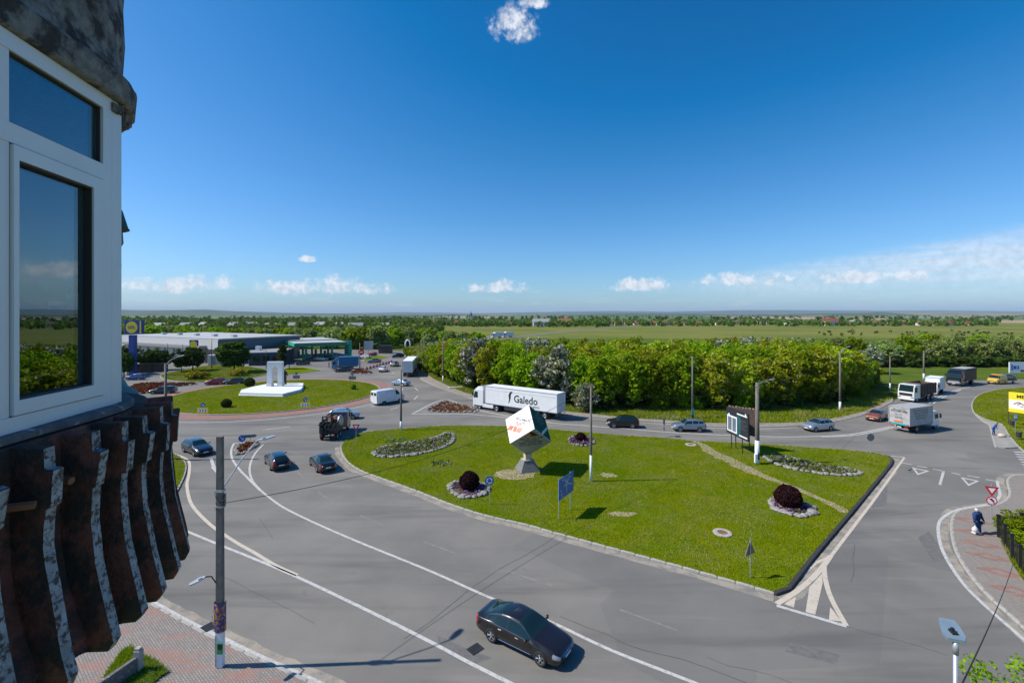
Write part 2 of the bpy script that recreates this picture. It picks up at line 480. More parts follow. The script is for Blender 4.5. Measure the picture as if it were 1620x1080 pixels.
# ---------------------------------------------------------------- mesh helpers
class MB:
    """collects faces; build() links them as ONE mesh object"""
    def __init__(self):
        self.v, self.f, self.mi = [], [], []

    def add(self, verts, faces, M=None, mi=0):
        b = len(self.v)
        self.v += [tuple(M @ Vector(p)) for p in verts] if M is not None else [tuple(p) for p in verts]
        self.f += [tuple(b + i for i in f) for f in faces]
        self.mi += [mi] * len(faces)
        return self

    def box(self, c, s, rz=0.0, M=None, bev=0.0, mi=0, top=1.0):
        """box, centre c, size s; bev chamfers the vertical edges, top scales the upper face"""
        x, y, z = s[0] / 2, s[1] / 2, s[2] / 2
        if bev > 0:
            b = min(bev, x * .9, y * .9)
            ring = [(x, -y + b), (x, y - b), (x - b, y), (-x + b, y), (-x, y - b), (-x, -y + b), (-x + b, -y), (x - b, -y)]
            bz = min(bev, z * .9)
            k = 1 - b / max(x, y)
            layers = [(-z, 1), (z - bz, top)]
            vs = [(px * t, py * t, zz) for zz, t in layers for px, py in ring]
            inn = [((abs(px) - b) * (1 if px > 0 else -1) if abs(px) > b else 0, (abs(py) - b) * (1 if py > 0 else -1) if abs(py) > b else 0) for px, py in ring]
            vs += [(px * top, py * top, z) for px, py in inn]
            fs = [(i, (i + 1) % 8, 8 + (i + 1) % 8, 8 + i) for i in range(8)] + [(8 + i, 8 + (i + 1) % 8, 16 + (i + 1) % 8, 16 + i) for i in range(8)]
            fs += [tuple(range(16, 24)), tuple(reversed(range(8)))]
        else:
            vs = [(-x, -y, -z), (x, -y, -z), (x, y, -z), (-x, y, -z), (-x * top, -y * top, z), (x * top, -y * top, z), (x * top, y * top, z), (-x * top, y * top, z)]
            fs = [(0, 3, 2, 1), (4, 5, 6, 7), (0, 1, 5, 4), (1, 2, 6, 5), (2, 3, 7, 6), (3, 0, 4, 7)]
        T = Matrix.Translation(c) @ Matrix.Rotation(rz, 4, 'Z')
        return self.add(vs, fs, (M @ T) if M is not None else T, mi)

    def cyl(self, p0, p1, r0, r1=None, n=10, caps=True, mi=0):
        r1 = r0 if r1 is None else r1
        p0, p1 = Vector(p0), Vector(p1)
        q = (p1 - p0).to_track_quat('Z', 'Y').to_matrix()
        vs = []
        for p, r in ((p0, r0), (p1, r1)):
            for i in range(n):
                a = 2 * math.pi * i / n
                vs.append(tuple(p + q @ Vector((r * math.cos(a), r * math.sin(a), 0))))
        fs = [(i, (i + 1) % n, n + (i + 1) % n, n + i) for i in range(n)]
        if caps:
            fs += [tuple(reversed(range(n))), tuple(range(n, 2 * n))]
        return self.add(vs, fs, None, mi)

    def tube(self, pts, r, n=6, mi=0):
        pts = [Vector(p) for p in pts]
        vs, fs = [], []
        for j, p in enumerate(pts):
            d = (pts[min(j + 1, len(pts) - 1)] - pts[max(j - 1, 0)]).normalized()
            q = d.to_track_quat('Z', 'Y').to_matrix()
            rr = r[j] if isinstance(r, (list, tuple)) else r
            for i in range(n):
                a = 2 * math.pi * i / n
                vs.append(tuple(p + q @ Vector((rr * math.cos(a), rr * math.sin(a), 0))))
        for j in range(len(pts) - 1):
            fs += [(j * n + i, j * n + (i + 1) % n, (j + 1) * n + (i + 1) % n, (j + 1) * n + i) for i in range(n)]
        fs += [tuple(reversed(range(n))), tuple(range((len(pts) - 1) * n, len(pts) * n))]
        return self.add(vs, fs, None, mi)

    def prism(self, poly, z0, z1, M=None, mi=0):
        n = len(poly)
        area = sum(poly[i][0] * poly[(i + 1) % n][1] - poly[(i + 1) % n][0] * poly[i][1] for i in range(n))
        if area < 0:
            poly = poly[::-1]
        vs = [(p[0], p[1], z0) for p in poly] + [(p[0], p[1], z1) for p in poly]
        fs = [(i, (i + 1) % n, n + (i + 1) % n, n + i) for i in range(n)] + [tuple(range(n, 2 * n)), tuple(reversed(range(n)))]
        return self.add(vs, fs, M, mi)

    def lathe(self, prof, n=16, M=None, mi=0):
        """prof: (r, z) list, revolved about z"""
        vs, fs = [], []
        for r, z in prof:
            for i in range(n):
                a = 2 * math.pi * i / n
                vs.append((r * math.cos(a), r * math.sin(a), z))
        for j in range(len(prof) - 1):
            fs += [(j * n + i, j * n + (i + 1) % n, (j + 1) * n + (i + 1) % n, (j + 1) * n + i) for i in range(n)]
        return self.add(vs, fs, M, mi)

    def build(self, name, m, parent=None, smooth=False, loc=None, rz=None):
        me = bpy.data.meshes.new(name)
        me.from_pydata(self.v, [], self.f)
        ms = m if isinstance(m, (list, tuple)) else [m]
        for x in ms:
            me.materials.append(MATS[x] if isinstance(x, str) else x)
        if len(ms) > 1:
            me.polygons.foreach_set('material_index', self.mi)
        if smooth:
            me.polygons.foreach_set('use_smooth', [True] * len(me.polygons))
        me.update()
        return link(name, me, parent, loc, rz)


def link(name, data, parent=None, loc=None, rz=None):
    o = bpy.data.objects.new(name, data)
    COL.objects.link(o)
    if parent is not None:
        o.parent = parent
    if loc is not None:
        o.location = loc
    if rz is not None:
        o.rotation_euler = (0, 0, rz)
    return o


def tag(o, label=None, cat=None, group=None, kind=None):
    for k_, v_ in (('label', label), ('category', cat), ('group', group), ('kind', kind)):
        if v_:
            o[k_] = v_
    return o


def thing(name, label, cat, loc=(0, 0, 0), rz=0.0, group=None):
    o = bpy.data.objects.new(name, None)
    COL.objects.link(o)
    o.empty_display_size = 0.2
    o.location = loc if len(loc) == 3 else (loc[0], loc[1], 0)
    o.rotation_euler = (0, 0, rz)
    return tag(o, label, cat, group)


def copy_tree(o, parent=None):
    c = o.copy()
    COL.objects.link(c)
    if parent is not None:
        c.parent = parent
    for ch in o.children:
        copy_tree(ch, c)
    return c


def box(name, c, s, m, parent=None, rz=0.0, bev=0.0, top=1.0):
    return MB().box(c, s, rz, bev=bev, top=top).build(name, m, parent)


def tri_poly(poly, z):
    """flat polygon (any outline) as triangles"""
    from mathutils.geometry import tessellate_polygon
    pts = [Vector((p[0], p[1], 0)) for p in poly]
    tr = tessellate_polygon([pts])
    out = []
    for t in tr:
        a, b, c = (pts[i] for i in t)
        if (b - a).cross(c - a).z < 0:
            t = (t[0], t[2], t[1])
        out.append(t)
    return [(p[0], p[1], z) for p in poly], out


def sheet(name, poly, z, m, parent=None, side=None):
    vs, fs = tri_poly(poly, z)
    b = MB().add(vs, fs)
    if side is not None:
        n = len(poly)
        area = sum(poly[i][0] * poly[(i + 1) % n][1] - poly[(i + 1) % n][0] * poly[i][1] for i in range(n))
        for i in range(n):
            p, q = poly[i], poly[(i + 1) % n]
            if area < 0:
                p, q = q, p
            b.add([(p[0], p[1], side), (q[0], q[1], side), (q[0], q[1], z), (p[0], p[1], z)], [(0, 1, 2, 3)])
    return b.build(name, m, parent)


def spline(pts, step=0.8, closed=False):
    """Catmull-Rom through pts, resampled every step metres"""
    P = [Vector((p[0], p[1])) for p in pts]
    n = len(P)
    dense = []
    rng = range(n if closed else n - 1)
    for i in rng:
        p0 = P[(i - 1) % n] if closed or i > 0 else P[i]
        p1, p2 = P[i], P[(i + 1) % n]
        p3 = P[(i + 2) % n] if closed or i + 2 < n else p2
        for t in range(12):
            t /= 12
            dense.append(0.5 * ((2 * p1) + (p2 - p0) * t + (2 * p0 - 5 * p1 + 4 * p2 - p3) * t * t + (3 * p1 - p0 - 3 * p2 + p3) * t ** 3))
    dense.append(P[0] if closed else P[-1])
    L = [0.0]
    for a, b in zip(dense, dense[1:]):
        L.append(L[-1] + (b - a).length)
    m = max(2, int(round(L[-1] / step)))
    out, j = [], 0
    for i in range(m + (0 if closed else 1)):
        s = L[-1] * i / m
        while j < len(L) - 2 and L[j + 1] < s:
            j += 1
        t = (s - L[j]) / max(1e-9, L[j + 1] - L[j])
        out.append(tuple(dense[j].lerp(dense[j + 1], min(1, t))))
    return out


def offset(path, d, closed=False):
    """shift a path d metres to its left"""
    out, n = [], len(path)
    for i, p in enumerate(path):
        a = path[(i - 1) % n] if closed or i > 0 else p
        b = path[(i + 1) % n] if closed or i < n - 1 else p
        t = Vector((b[0] - a[0], b[1] - a[1])).normalized()
        out.append((p[0] - t.y * d, p[1] + t.x * d))
    return out


def line(name, pts, w, m, parent, z=0.006, sm=True, closed=False):
    """painted line of width w along pts"""
    p = spline(pts, 0.6, closed) if sm else [tuple(q) for q in pts]
    l, r = offset(p, w / 2, closed), offset(p, -w / 2, closed)
    n = len(p)
    vs = [(*q, z) for q in l] + [(*q, z) for q in r]
    fs = [(n + i, n + (i + 1) % n, (i + 1) % n, i) for i in range(n if closed else n - 1)]
    return MB().add(vs, fs).build(name, m, parent)


KERB = None


def kerb(parent, pts, m='kerb_stone', w=0.16, h=0.14, step=1.0, closed=False, name='kerb_stone'):
    """a run of kerb stones, each stone a piece of its own with a small joint"""
    global KERB
    if KERB is None:
        KERB = {}
    if m not in KERB:
        t = MB().box((0, 0, 0), (1, 1, 1), bev=0.1).build('kerb_stone_shape', m)
        KERB[m] = t.data
        bpy.data.objects.remove(t)
    p = spline(pts, step, closed)
    n = len(p)
    for i in range(n if closed else n - 1):
        a, b = p[i], p[(i + 1) % n]
        d = Vector((b[0] - a[0], b[1] - a[1]))
        o = link(name, KERB[m], parent)
        o.location = ((a[0] + b[0]) / 2, (a[1] + b[1]) / 2, h / 2 - 0.06 + random.uniform(-.006, .006))
        o.scale = (d.length - 0.025, w, h + 0.12)
        o.rotation_euler = (0, 0, math.atan2(d.y, d.x) + random.uniform(-.008, .008))
    return p


def text(s, size, m, parent, M, name='lettering', align='CENTER', sx=1.0, shear=0.0, bold=0.0):
    """flat lettering in the local xy plane of matrix M"""
    cu = bpy.data.curves.new('lettering', 'FONT')
    cu.body = s
    cu.size = size
    cu.align_x = align
    cu.align_y = 'CENTER'
    cu.shear = shear
    cu.offset = bold
    cu.resolution_u = 2
    t = bpy.data.objects.new('t', cu)
    COL.objects.link(t)
    bpy.context.view_layer.update()
    me = bpy.data.meshes.new_from_object(t)
    bpy.data.objects.remove(t)
    me.transform(M @ Matrix.Diagonal((sx, 1, 1, 1)))
    me.materials.clear()
    me.materials.append(MATS[m])
    return link(name, me, parent)


def print_line(w, h, m, parent, M, seed=0):
    """a line of print too small to read: glyph-sized strokes in word groups, in the xy plane of M"""
    rs = random.Random(seed * 7919 + int(w * 100))
    b = MB()
    x = -w / 2
    g = h * .62
    while x < w / 2 - g:
        for _ in range(rs.randint(3, 8)):
            if x > w / 2 - g:
                break
            k = rs.random()
            t = h * .17
            for x0, y0, x1, y1 in ([(0, 0, t, h)] + ([(g * .55, 0, g * .55 + t, h)] if k < .6 else []) + ([(t, h - t, g * .55, h)] if k > .25 else []) + ([(t, h * .42, g * .55, h * .42 + t)] if k < .5 else []) + ([(t, 0, g * .55, t)] if k > .4 else [])):
                b.add([(x + x0, y0 - h / 2, 0), (x + x1, y0 - h / 2, 0), (x + x1, y1 - h / 2, 0), (x + x0, y1 - h / 2, 0)], [(0, 1, 2, 3)], M)
            x += g
        x += g * .8
    o = b.build('print_line', m, parent)
    o['kind'] = 'stuff'
    return o


def frame(o, xdir, ydir):
    """matrix with origin o, local x along xdir and local y along ydir (roughly)"""
    x = Vector(xdir).normalized()
    y = Vector(ydir)
    y = (y - x * y.dot(x)).normalized()
    z = x.cross(y)
    Mx = Matrix((x, y, z)).transposed().to_4x4()
    Mx.translation = Vector(o)
    return Mx


def disc(n=24, r=1.0, r2=None):
    return [(math.cos(2 * math.pi * i / n) * r, math.sin(2 * math.pi * i / n) * (r2 or r)) for i in range(n)]


def arr_mesh(name, verts, quads, mats_, mi=None, smooth=False):
    """fast mesh from numpy arrays; quads may be (n,4) or (n,3)"""
    me = bpy.data.meshes.new(name)
    nv, nf, k_ = len(verts), len(quads), quads.shape[1]
    me.vertices.add(nv)
    me.vertices.foreach_set('co', np.asarray(verts, np.float32).ravel())
    me.loops.add(nf * k_)
    me.loops.foreach_set('vertex_index', np.asarray(quads, np.int32).ravel())
    me.polygons.add(nf)
    me.polygons.foreach_set('loop_start', np.arange(0, nf * k_, k_, dtype=np.int32))
    for x in mats_:
        me.materials.append(MATS[x])
    if mi is not None:
        me.polygons.foreach_set('material_index', np.asarray(mi, np.int32))
    me.update(calc_edges=True)
    return me

# ---------------------------------------------------------------- ground, roads, islands
def struct(o, label=None):
    o['kind'] = 'structure'
    if label:
        o['label'] = label
    return o


g = sheet('ground', [(-45000, -3000), (45000, -3000), (45000, 45000), (-45000, 45000)], -0.10, 'plain')
struct(g, 'open green plain stretching to the horizon')
near_land = sheet('meadow', [(-330, 3), (330, 3), (330, 300), (-330, 300)], -0.03, 'verge')
struct(near_land, 'rough grass verge and meadow beyond the roads')

ISL = Vector((-46.5, 90.8))
asphalt_poly = [(-205, 3), (130, 3), (140, 66)] + [(151.05, 114.48), (125.65, 111.69), (111.83, 109.55), (103.5, 108.0), (93.39, 103.14), (80.92, 93.07), (69.48, 82.96), (61.89, 76.83), (54.86, 71.55), (48.03, 67.54), (41.65, 65.05), (34.74, 64.13), (27.85, 64.68), (23.36, 66.75), (18.83, 68.14), (14.0, 70.02), (7.09, 72.92), (-1.1, 78.95), (-8.16, 86.4), (-11.54, 92.32), (-15.16, 97.43), (-19.91, 106.99), (-22.83, 113.35), (-25.75, 124.43), (-28.66, 141.33), (-30.68, 161.24), (-31.8, 184.65)] + [(-35, 193), (-66, 206), (-205, 206)]
road = sheet('road', asphalt_poly, 0.0, 'asphalt')
struct(road, 'worn grey asphalt of the roundabout and its streets')

far_road = [(-33.43, 146.77), (-34.21, 173.45), (-31.51, 206.27), (-23.68, 243.57), (-10.06, 289.82), (19.88, 357.75), (77.88, 467.27), (176.67, 636.0)]
fr = spline(far_road, 8)
fl, frr = offset(fr, 4.5), offset(fr, -4.5)
o = sheet('country_road', fl + frr[::-1], 0.012, 'asphalt')
struct(o, 'country road running out towards the village')

# gravel footway along the far verge
edge_r = [(-25.92, 124.43), (-22.83, 113.35), (-19.91, 106.99), (-15.16, 97.43), (-11.54, 92.32), (-8.16, 86.4), (-1.1, 78.95), (7.09, 72.92), (14.0, 70.02), (18.83, 68.14), (23.36, 66.75), (27.85, 64.68), (34.74, 64.13), (41.65, 65.05), (48.03, 67.54), (54.86, 71.55), (61.89, 76.83), (69.48, 82.96)]
edge_g = [(-25.37, 128.63), (-19.76, 113.35), (-16.6, 106.49), (-14.0, 100.77), (-10.92, 94.77), (-8.45, 90.86), (-0.57, 82.36), (7.35, 75.56), (14.35, 71.77), (19.18, 69.38), (23.85, 68.14), (28.66, 66.56), (35.95, 66.37), (42.94, 67.07), (49.64, 69.8), (56.81, 74.1), (64.26, 79.78), (72.63, 86.73)]
ea, eb = spline(edge_r, 2.0), spline(edge_g, 2.0)
walk = sheet('footpath', ea + eb[::-1], 0.05, 'gravel', side=-0.02)
struct(walk, 'narrow gravel footway between the far verge and the road')
kerb(walk, [(-8.16, 86.4), (-1.1, 78.95), (7.09, 72.92), (14.0, 70.02), (18.83, 68.14), (23.36, 66.75), (27.85, 64.68), (34.74, 64.13), (41.65, 65.05), (48.03, 67.54), (54.86, 71.55), (61.89, 76.83), (69.48, 82.96)], h=0.09, step=1.6)


def island(name, label, pts, m='lawn', z=0.12, step=0.7, closed=True, km='kerb_stone', kstep=1.0, kw=0.16):
    p = spline(pts, step, closed)
    o = sheet(name, p, z, m, side=-0.05)
    struct(o, label)
    if km:
        kerb(o, pts, km, w=kw, step=kstep, closed=closed)
    return o, p


tri = [(-20.58, 54.78), (-19.44, 52.04), (-17.38, 48.51), (-14.96, 45.79), (-12.4, 43.78), (-8.15, 40.45), (-4.87, 37.72), (-1.99, 35.77), (1.09, 34.22), (2.98, 33.03), (4.34, 32.25), (6.26, 31.07), (7.97, 30.09), (10.03, 28.87), (11.93, 27.72), (13.29, 26.87), (14.36, 26.17), (14.88, 25.81), (15.5, 25.96), (16.42, 26.69), (19.36, 29.43), (22.38, 32.16), (26.3, 35.66), (32.43, 41.18), (38.55, 46.73), (41.22, 49.34), (41.95, 50.77), (41.63, 51.68), (40.48, 52.51), (37.67, 53.5), (33.02, 54.78), (28.16, 56.01), (22.51, 56.96), (19.31, 58.41), (15.67, 59.16), (10.16, 60.96), (5.27, 62.56), (-0.98, 64.31), (-5.49, 64.75), (-9.25, 64.68), (-15.42, 62.9), (-19.47, 61.22), (-20.87, 58.71)]
tri_p = spline(tri, 0.7, True)
lawn = sheet('lawn', tri_p, 0.12, 'lawn', side=-0.05)
struct(lawn, 'large triangular traffic island of mown grass')
kerb(lawn, tri[:18])
kerb(lawn, tri[17:27], 'kerb_tar', w=0.26, h=0.17, step=1.2)
kerb(lawn, tri[26:] + tri[:1], step=1.4, h=0.125)

ci = [(ISL.x + 19.25 * math.cos(a), ISL.y + 19.25 * math.sin(a)) for a in [2 * math.pi * i / 72 for i in range(72)]]
cis = sheet('lawn', ci, 0.14, 'lawn', side=-0.05)
struct(cis, 'round lawn in the middle of the roundabout')
kerb(cis, ci, w=0.2, h=0.2, step=1.1, closed=True)
ro = [(ISL.x + 22.26 * math.cos(a), ISL.y + 22.26 * math.sin(a)) for a in [2 * math.pi * i / 72 for i in range(72)]]
ring = MB()
for i in range(72):
    j = (i + 1) % 72
    ring.add([(*ro[i], .035), (*ro[j], .035), (*ci[j], .06), (*ci[i], .06)], [(0, 1, 2, 3)])
    ring.add([(*ro[i], -.03), (*ro[j], -.03), (*ro[j], .035), (*ro[i], .035)], [(0, 1, 2, 3)])
o = ring.build('pavement', 'ring_pavers')
struct(o, 'red paver apron round the central roundabout lawn')
line('painted_line', [(ISL.x + 23.9 * math.cos(a), ISL.y + 23.9 * math.sin(a)) for a in [R(-170 + 200 * i / 40) for i in range(41)]], 0.22, 'road_paint', road)

isl2, _ = island('lawn', 'small kerbed lawn beside the left pole and painted arrow', [(-45.43, 49.56), (-42.86, 52.76), (-39.7, 52.15), (-37.62, 51.11), (-35.42, 49.13), (-33.49, 46.73), (-31.62, 43.69), (-29.89, 40.45), (-29.03, 38.42), (-29.91, 37.78), (-34.63, 37.78)])
lawn_far, _ = island('lawn', 'lawn with round trees in front of the supermarket car park', [(-90.97, 118.02), (-93.61, 128.63), (-93.24, 141.33), (-79.21, 137.1), (-71.23, 130.83), (-65.29, 121.79), (-65.19, 114.48), (-66.96, 110.08), (-69.84, 106.99), (-75.43, 106.49), (-83.47, 110.08)], kstep=2.5)
lawn_far2, _ = island('lawn', 'grass strip behind the white arch by the filling station', [(-60.92, 120.51), (-65.81, 132.35), (-64.02, 136.77), (-59.03, 132.81), (-54.31, 128.63), (-56.6, 123.5)], kstep=2.5)
lawn_far3, _ = island('lawn', 'grass wedge beside the filling station exit', [(-50.49, 154.7), (-52.92, 167.12), (-50.59, 173.45), (-46.4, 169.6), (-46.83, 160.56), (-48.02, 153.66)], kstep=2.5)
isl_r, _ = island('lawn', 'lawn under the yellow billboard at the right edge', [(142.5, 108.0), (120.67, 102.21), (111.03, 98.69), (102.37, 95.72), (93.19, 90.43), (84.72, 83.56), (78.21, 77.35), (73.76, 72.46), (71.2, 68.26), (70.73, 65.79), (64.84, 59.32), (58.95, 52.27), (53.81, 43.53), (70.59, 51.34)], kstep=1.4)

# footways, raised behind kerbs
sw_k = [(24.61, 19.47), (25.36, 21.48), (25.91, 23.03), (26.52, 24.7), (26.82, 25.61), (27.99, 27.85), (29.67, 30.37), (31.82, 32.9), (34.1, 35.22), (35.91, 36.58), (38.29, 37.33), (40.25, 37.78), (42.01, 38.68), (43.73, 39.96), (45.16, 41.33), (47.04, 43.2), (48.69, 44.37), (50.41, 44.81), (54.43, 44.03)]
swp = spline(sw_k, 0.7)
sw = sheet('pavement', swp + [(60, 40), (60, 8), (22, 8)], 0.13, 'pavers_plain', side=-0.05)
struct(sw, 'paved footway with red diamonds at the right')
kerb(sw, sw_k, w=0.18)
for (px_, py_) in [(35.18, 34.8), (33.4, 32.9), (32.23, 31.28), (31.1, 29.66), (29.9, 27.85), (28.7, 25.96)]:
    dd = MB()
    L_, W_ = 1.25, 0.62
    u = Vector((math.cos(R(-28)), math.sin(R(-28))))
    v = Vector((-u.y, u.x))
    out_ = [Vector((px_, py_)) + u * L_, Vector((px_, py_)) + v * W_, Vector((px_, py_)) - u * L_, Vector((px_, py_)) - v * W_]
    inn_ = [Vector((px_, py_)) + (q - Vector((px_, py_))) * 0.42 for q in out_]
    for i in range(4):
        j = (i + 1) % 4
        dd.add([(*out_[i], .1345), (*out_[j], .1345), (*inn_[j], .1345), (*inn_[i], .1345)], [(0, 1, 2, 3)])
    dd.build('paver_diamond', 'pavers_red', sw)
sw2 = sheet('pavement', [(73.53, 72.23), (71.08, 68.14), (70.52, 65.6), (64.67, 59.16), (60.59, 54.26), (58.36, 53.87), (57.82, 54.38), (62.61, 59.32), (68.64, 65.42), (69.77, 67.34)], 0.11, 'concrete_walk', side=-0.05)
struct(sw2, 'short concrete footway where a worker sweeps')
kerb(sw2, [(73.07, 71.77), (69.57, 67.14), (68.25, 65.05), (62.61, 59.32), (57.68, 54.26)], w=0.18)
sl_k = [(-27.92, 29.13), (-22.19, 26.2), (-19.72, 24.86), (-16.86, 23.39), (-14.68, 22.29), (-11.9, 21.01), (-9.39, 19.89), (-7.68, 19.08), (-5.19, 17.8)]
slp = spline(sl_k, 0.7)
sl = sheet('pavement', slp + [(-6, 8), (-40, 8), (-40, 24)], 0.13, 'pavers', side=-0.05)
struct(sl, 'brick paved footway below the balcony with street pole')
kerb(sl, sl_k, w=0.18)

# ---------------------------------------------------------------- markings on the asphalt
P, C_ = 'road_paint', 'cream_paint'
line('painted_line', [(-30.41, 55.71), (-29.54, 52.51), (-28.18, 49.13), (-26.61, 46.16), (-24.86, 43.59), (-22.9, 41.33), (-20.87, 39.34), (-18.78, 37.46), (-15.53, 35.06), (-12.77, 33.18), (-10.29, 31.54), (-5.1, 28.23), (-1.21, 25.55), (2.03, 23.53), (4.65, 21.6), (7.91, 19.64), (9.53, 18.55)], 0.19, P, road)
line('painted_line', [(-34.24, 56.04), (-32.99, 53.5), (-31.03, 50.43), (-28.22, 46.98), (-25.07, 43.59), (-22.72, 41.11)], 0.22, P, road, z=0.0065)
line('painted_line', [(-34.32, 56.04), (-32.67, 56.67), (-31.09, 57.04)], 0.2, P, road, sm=False)
line('painted_line', [(-40.29, 52.27), (-38.88, 52.04), (-37.3, 51.15), (-35.72, 49.99), (-34.48, 48.65), (-32.24, 45.43), (-30.4, 42.56), (-28.02, 39.48), (-26.31, 37.58), (-23.94, 35.39), (-21.73, 33.57), (-18.99, 31.58), (-17.23, 30.41), (-14.98, 28.84), (-13.12, 27.79)], 0.24, C_, road)
line('painted_line', [(-28.32, 35.77), (-24.66, 33.82), (-20.41, 31.54), (-16.91, 29.7), (-14.25, 28.27), (-11.49, 26.69), (-7.41, 24.25), (-4.0, 22.14), (-1.97, 20.81), (-0.01, 19.6), (1.3, 18.77)], 0.2, P, road)
line('painted_line', [(-26.5, 28.91), (-22.22, 26.44), (-19.89, 25.22), (-16.9, 23.65), (-14.78, 22.65), (-12.1, 21.36), (-9.59, 20.24), (-8.5, 19.74), (-6.54, 18.83)], 0.2, P, road)
line('painted_line', [(-15.95, 72.69), (-12.74, 84.93), (-7.57, 77.88), (-4.07, 74.1), (-0.89, 71.55), (5.13, 67.1), (11.17, 64.86), (16.71, 63.0), (20.37, 61.61), (24.4, 60.57), (28.39, 59.94), (32.29, 59.32), (36.96, 59.13), (43.62, 59.94), (49.48, 62.39), (55.61, 65.53)], 0.26, P, road)
line('painted_line', [(-15.93, 72.59), (-7.05, 72.55), (-0.1, 70.02)], 0.24, P, road, sm=False)
line('painted_line', [(40.22, 59.1), (44.3, 59.62), (49.34, 61.78), (55.65, 65.05)], 0.24, P, road, z=0.0062)
for pp in ([(74.69, 81.48), (81.19, 86.73), (87.99, 91.95), (95.53, 97.02), (100.24, 99.55)], [(75.1, 81.19), (81.6, 86.4), (88.07, 91.36), (94.47, 95.8)],
           [(-22.65, 112.46), (-20.06, 106.99), (-15.18, 97.6), (-11.69, 92.47), (-8.24, 86.6)]):
    line('painted_line', pp, 0.24, P, road)
line('painted_line', [(7.54, 71.42), (13.75, 68.76), (18.6, 66.95), (22.96, 65.6), (26.85, 63.81), (34.44, 63.25), (40.15, 63.96)], 0.18, P, road)
for a, b in [((-34.33, 62.73), (-31.39, 64.39)), ((-21.96, 59.01), (-20.77, 59.1)), ((-20.27, 75.81), (-19.44, 77.77)), ((-18.26, 84.8), (-18.43, 88.74)), ((-20.95, 98.27), (-19.55, 94.77)), ((-24.29, 78.41), (-23.77, 81.48)), ((-32.14, 121.79), (-32.15, 124.43)), ((-28.48, 99.55), (-29.03, 105.03))]:
    line('painted_line', [a, b], 0.2, P, road, sm=False)
a_ = [(-33.2, 50.21), (-31.19, 47.58), (-31.36, 47.38), (-30.87, 47.8), (-29.73, 45.68)]
line('painted_line', a_[:2], 0.3, P, road, sm=False)
sheet('painted_arrow', a_[2:], 0.006, P, road)
# give-way bay at the right
line('painted_line', [(15.7, 26.29), (17.19, 27.39), (19.42, 29.13), (20.92, 29.89), (30.52, 38.55), (43.57, 50.54)], 0.2, C_, road, sm=False, z=0.0062)
for seg in [((42.58, 51.18), (43.69, 50.65)), ((41.75, 48.82), (42.33, 48.18)), ((42.47, 47.7), (43.08, 47.21)), ((43.29, 46.8), (43.82, 46.12)), ((43.82, 46.2), (39.94, 42.48)), ((44.17, 45.76), (44.48, 45.11)), ((44.93, 44.89), (45.6, 44.37)), ((45.65, 43.86), (46.24, 43.38))]:
    line('painted_line', list(seg), 0.2, P, road, sm=False, z=0.0068)
line('painted_line', [(46.24, 43.38), (44.44, 41.55), (43.07, 40.17), (41.15, 38.68)], 0.2, P, road)
line('painted_line', [(39.76, 38.07), (37.04, 37.33), (35.61, 36.75), (33.94, 35.77), (32.72, 34.85), (31.26, 33.38), (29.36, 31.13), (27.88, 28.98), (26.57, 26.69), (25.85, 24.89), (25.5, 23.75), (25.06, 22.27), (24.44, 20.23)], 0.19, P, road)
for t_ in [((41.61, 47.36), (42.39, 46.22), (40.14, 45.04)), ((43.84, 44.48), (44.65, 43.46), (42.33, 42.21))]:
    c_ = Vector((sum(q[0] for q in t_) / 3, sum(q[1] for q in t_) / 3))
    inn = [tuple(c_ + (Vector(q) - c_) * 0.62) for q in t_]
    b_ = MB()
    for i in range(3):
        j = (i + 1) % 3
        b_.add([(*t_[i], .006), (*t_[j], .006), (*inn[j], .006), (*inn[i], .006)], [(0, 1, 2, 3)])
    b_.build('painted_triangle', P, road)
ch1 = [(21.01, 30.01), (19.63, 28.73), (17.99, 27.35), (16.27, 26.1), (14.56, 25.02)]
line('painted_line', ch1, 0.3, C_, road)
line('painted_line', [(19.83, 28.91), (19.01, 27.65), (18.16, 26.1), (17.65, 24.89), (17.25, 23.75), (17.08, 23.27)], 0.26, C_, road, z=0.0064)
line('painted_line', [(14.46, 24.87), (17.06, 23.22)], 0.24, P, road, sm=False, z=0.0066)
for q in [((17.36, 26.56), (19.05, 27.96), (18.39, 26.94), (17.25, 25.55), (16.06, 24.1), (15.7, 24.34)), ((14.95, 25.0), (16.0, 25.65), (15.3, 24.7)), ((17.29, 24.73), (17.26, 24.46), (17.06, 23.58), (16.51, 23.7))]:
    sheet('painted_stripe', list(q), 0.0072, C_, road)
# zebra on the side street
for i in range(8):
    a, b = Vector((58.04, 52.63)), Vector((52.4, 46.35))
    c_ = a.lerp(b, i / 7)
    d_ = Vector((4.4, -0.9)).normalized()
    line('painted_stripe', [tuple(c_), tuple(c_ + d_ * 4)], 0.4, P, road, sm=False)
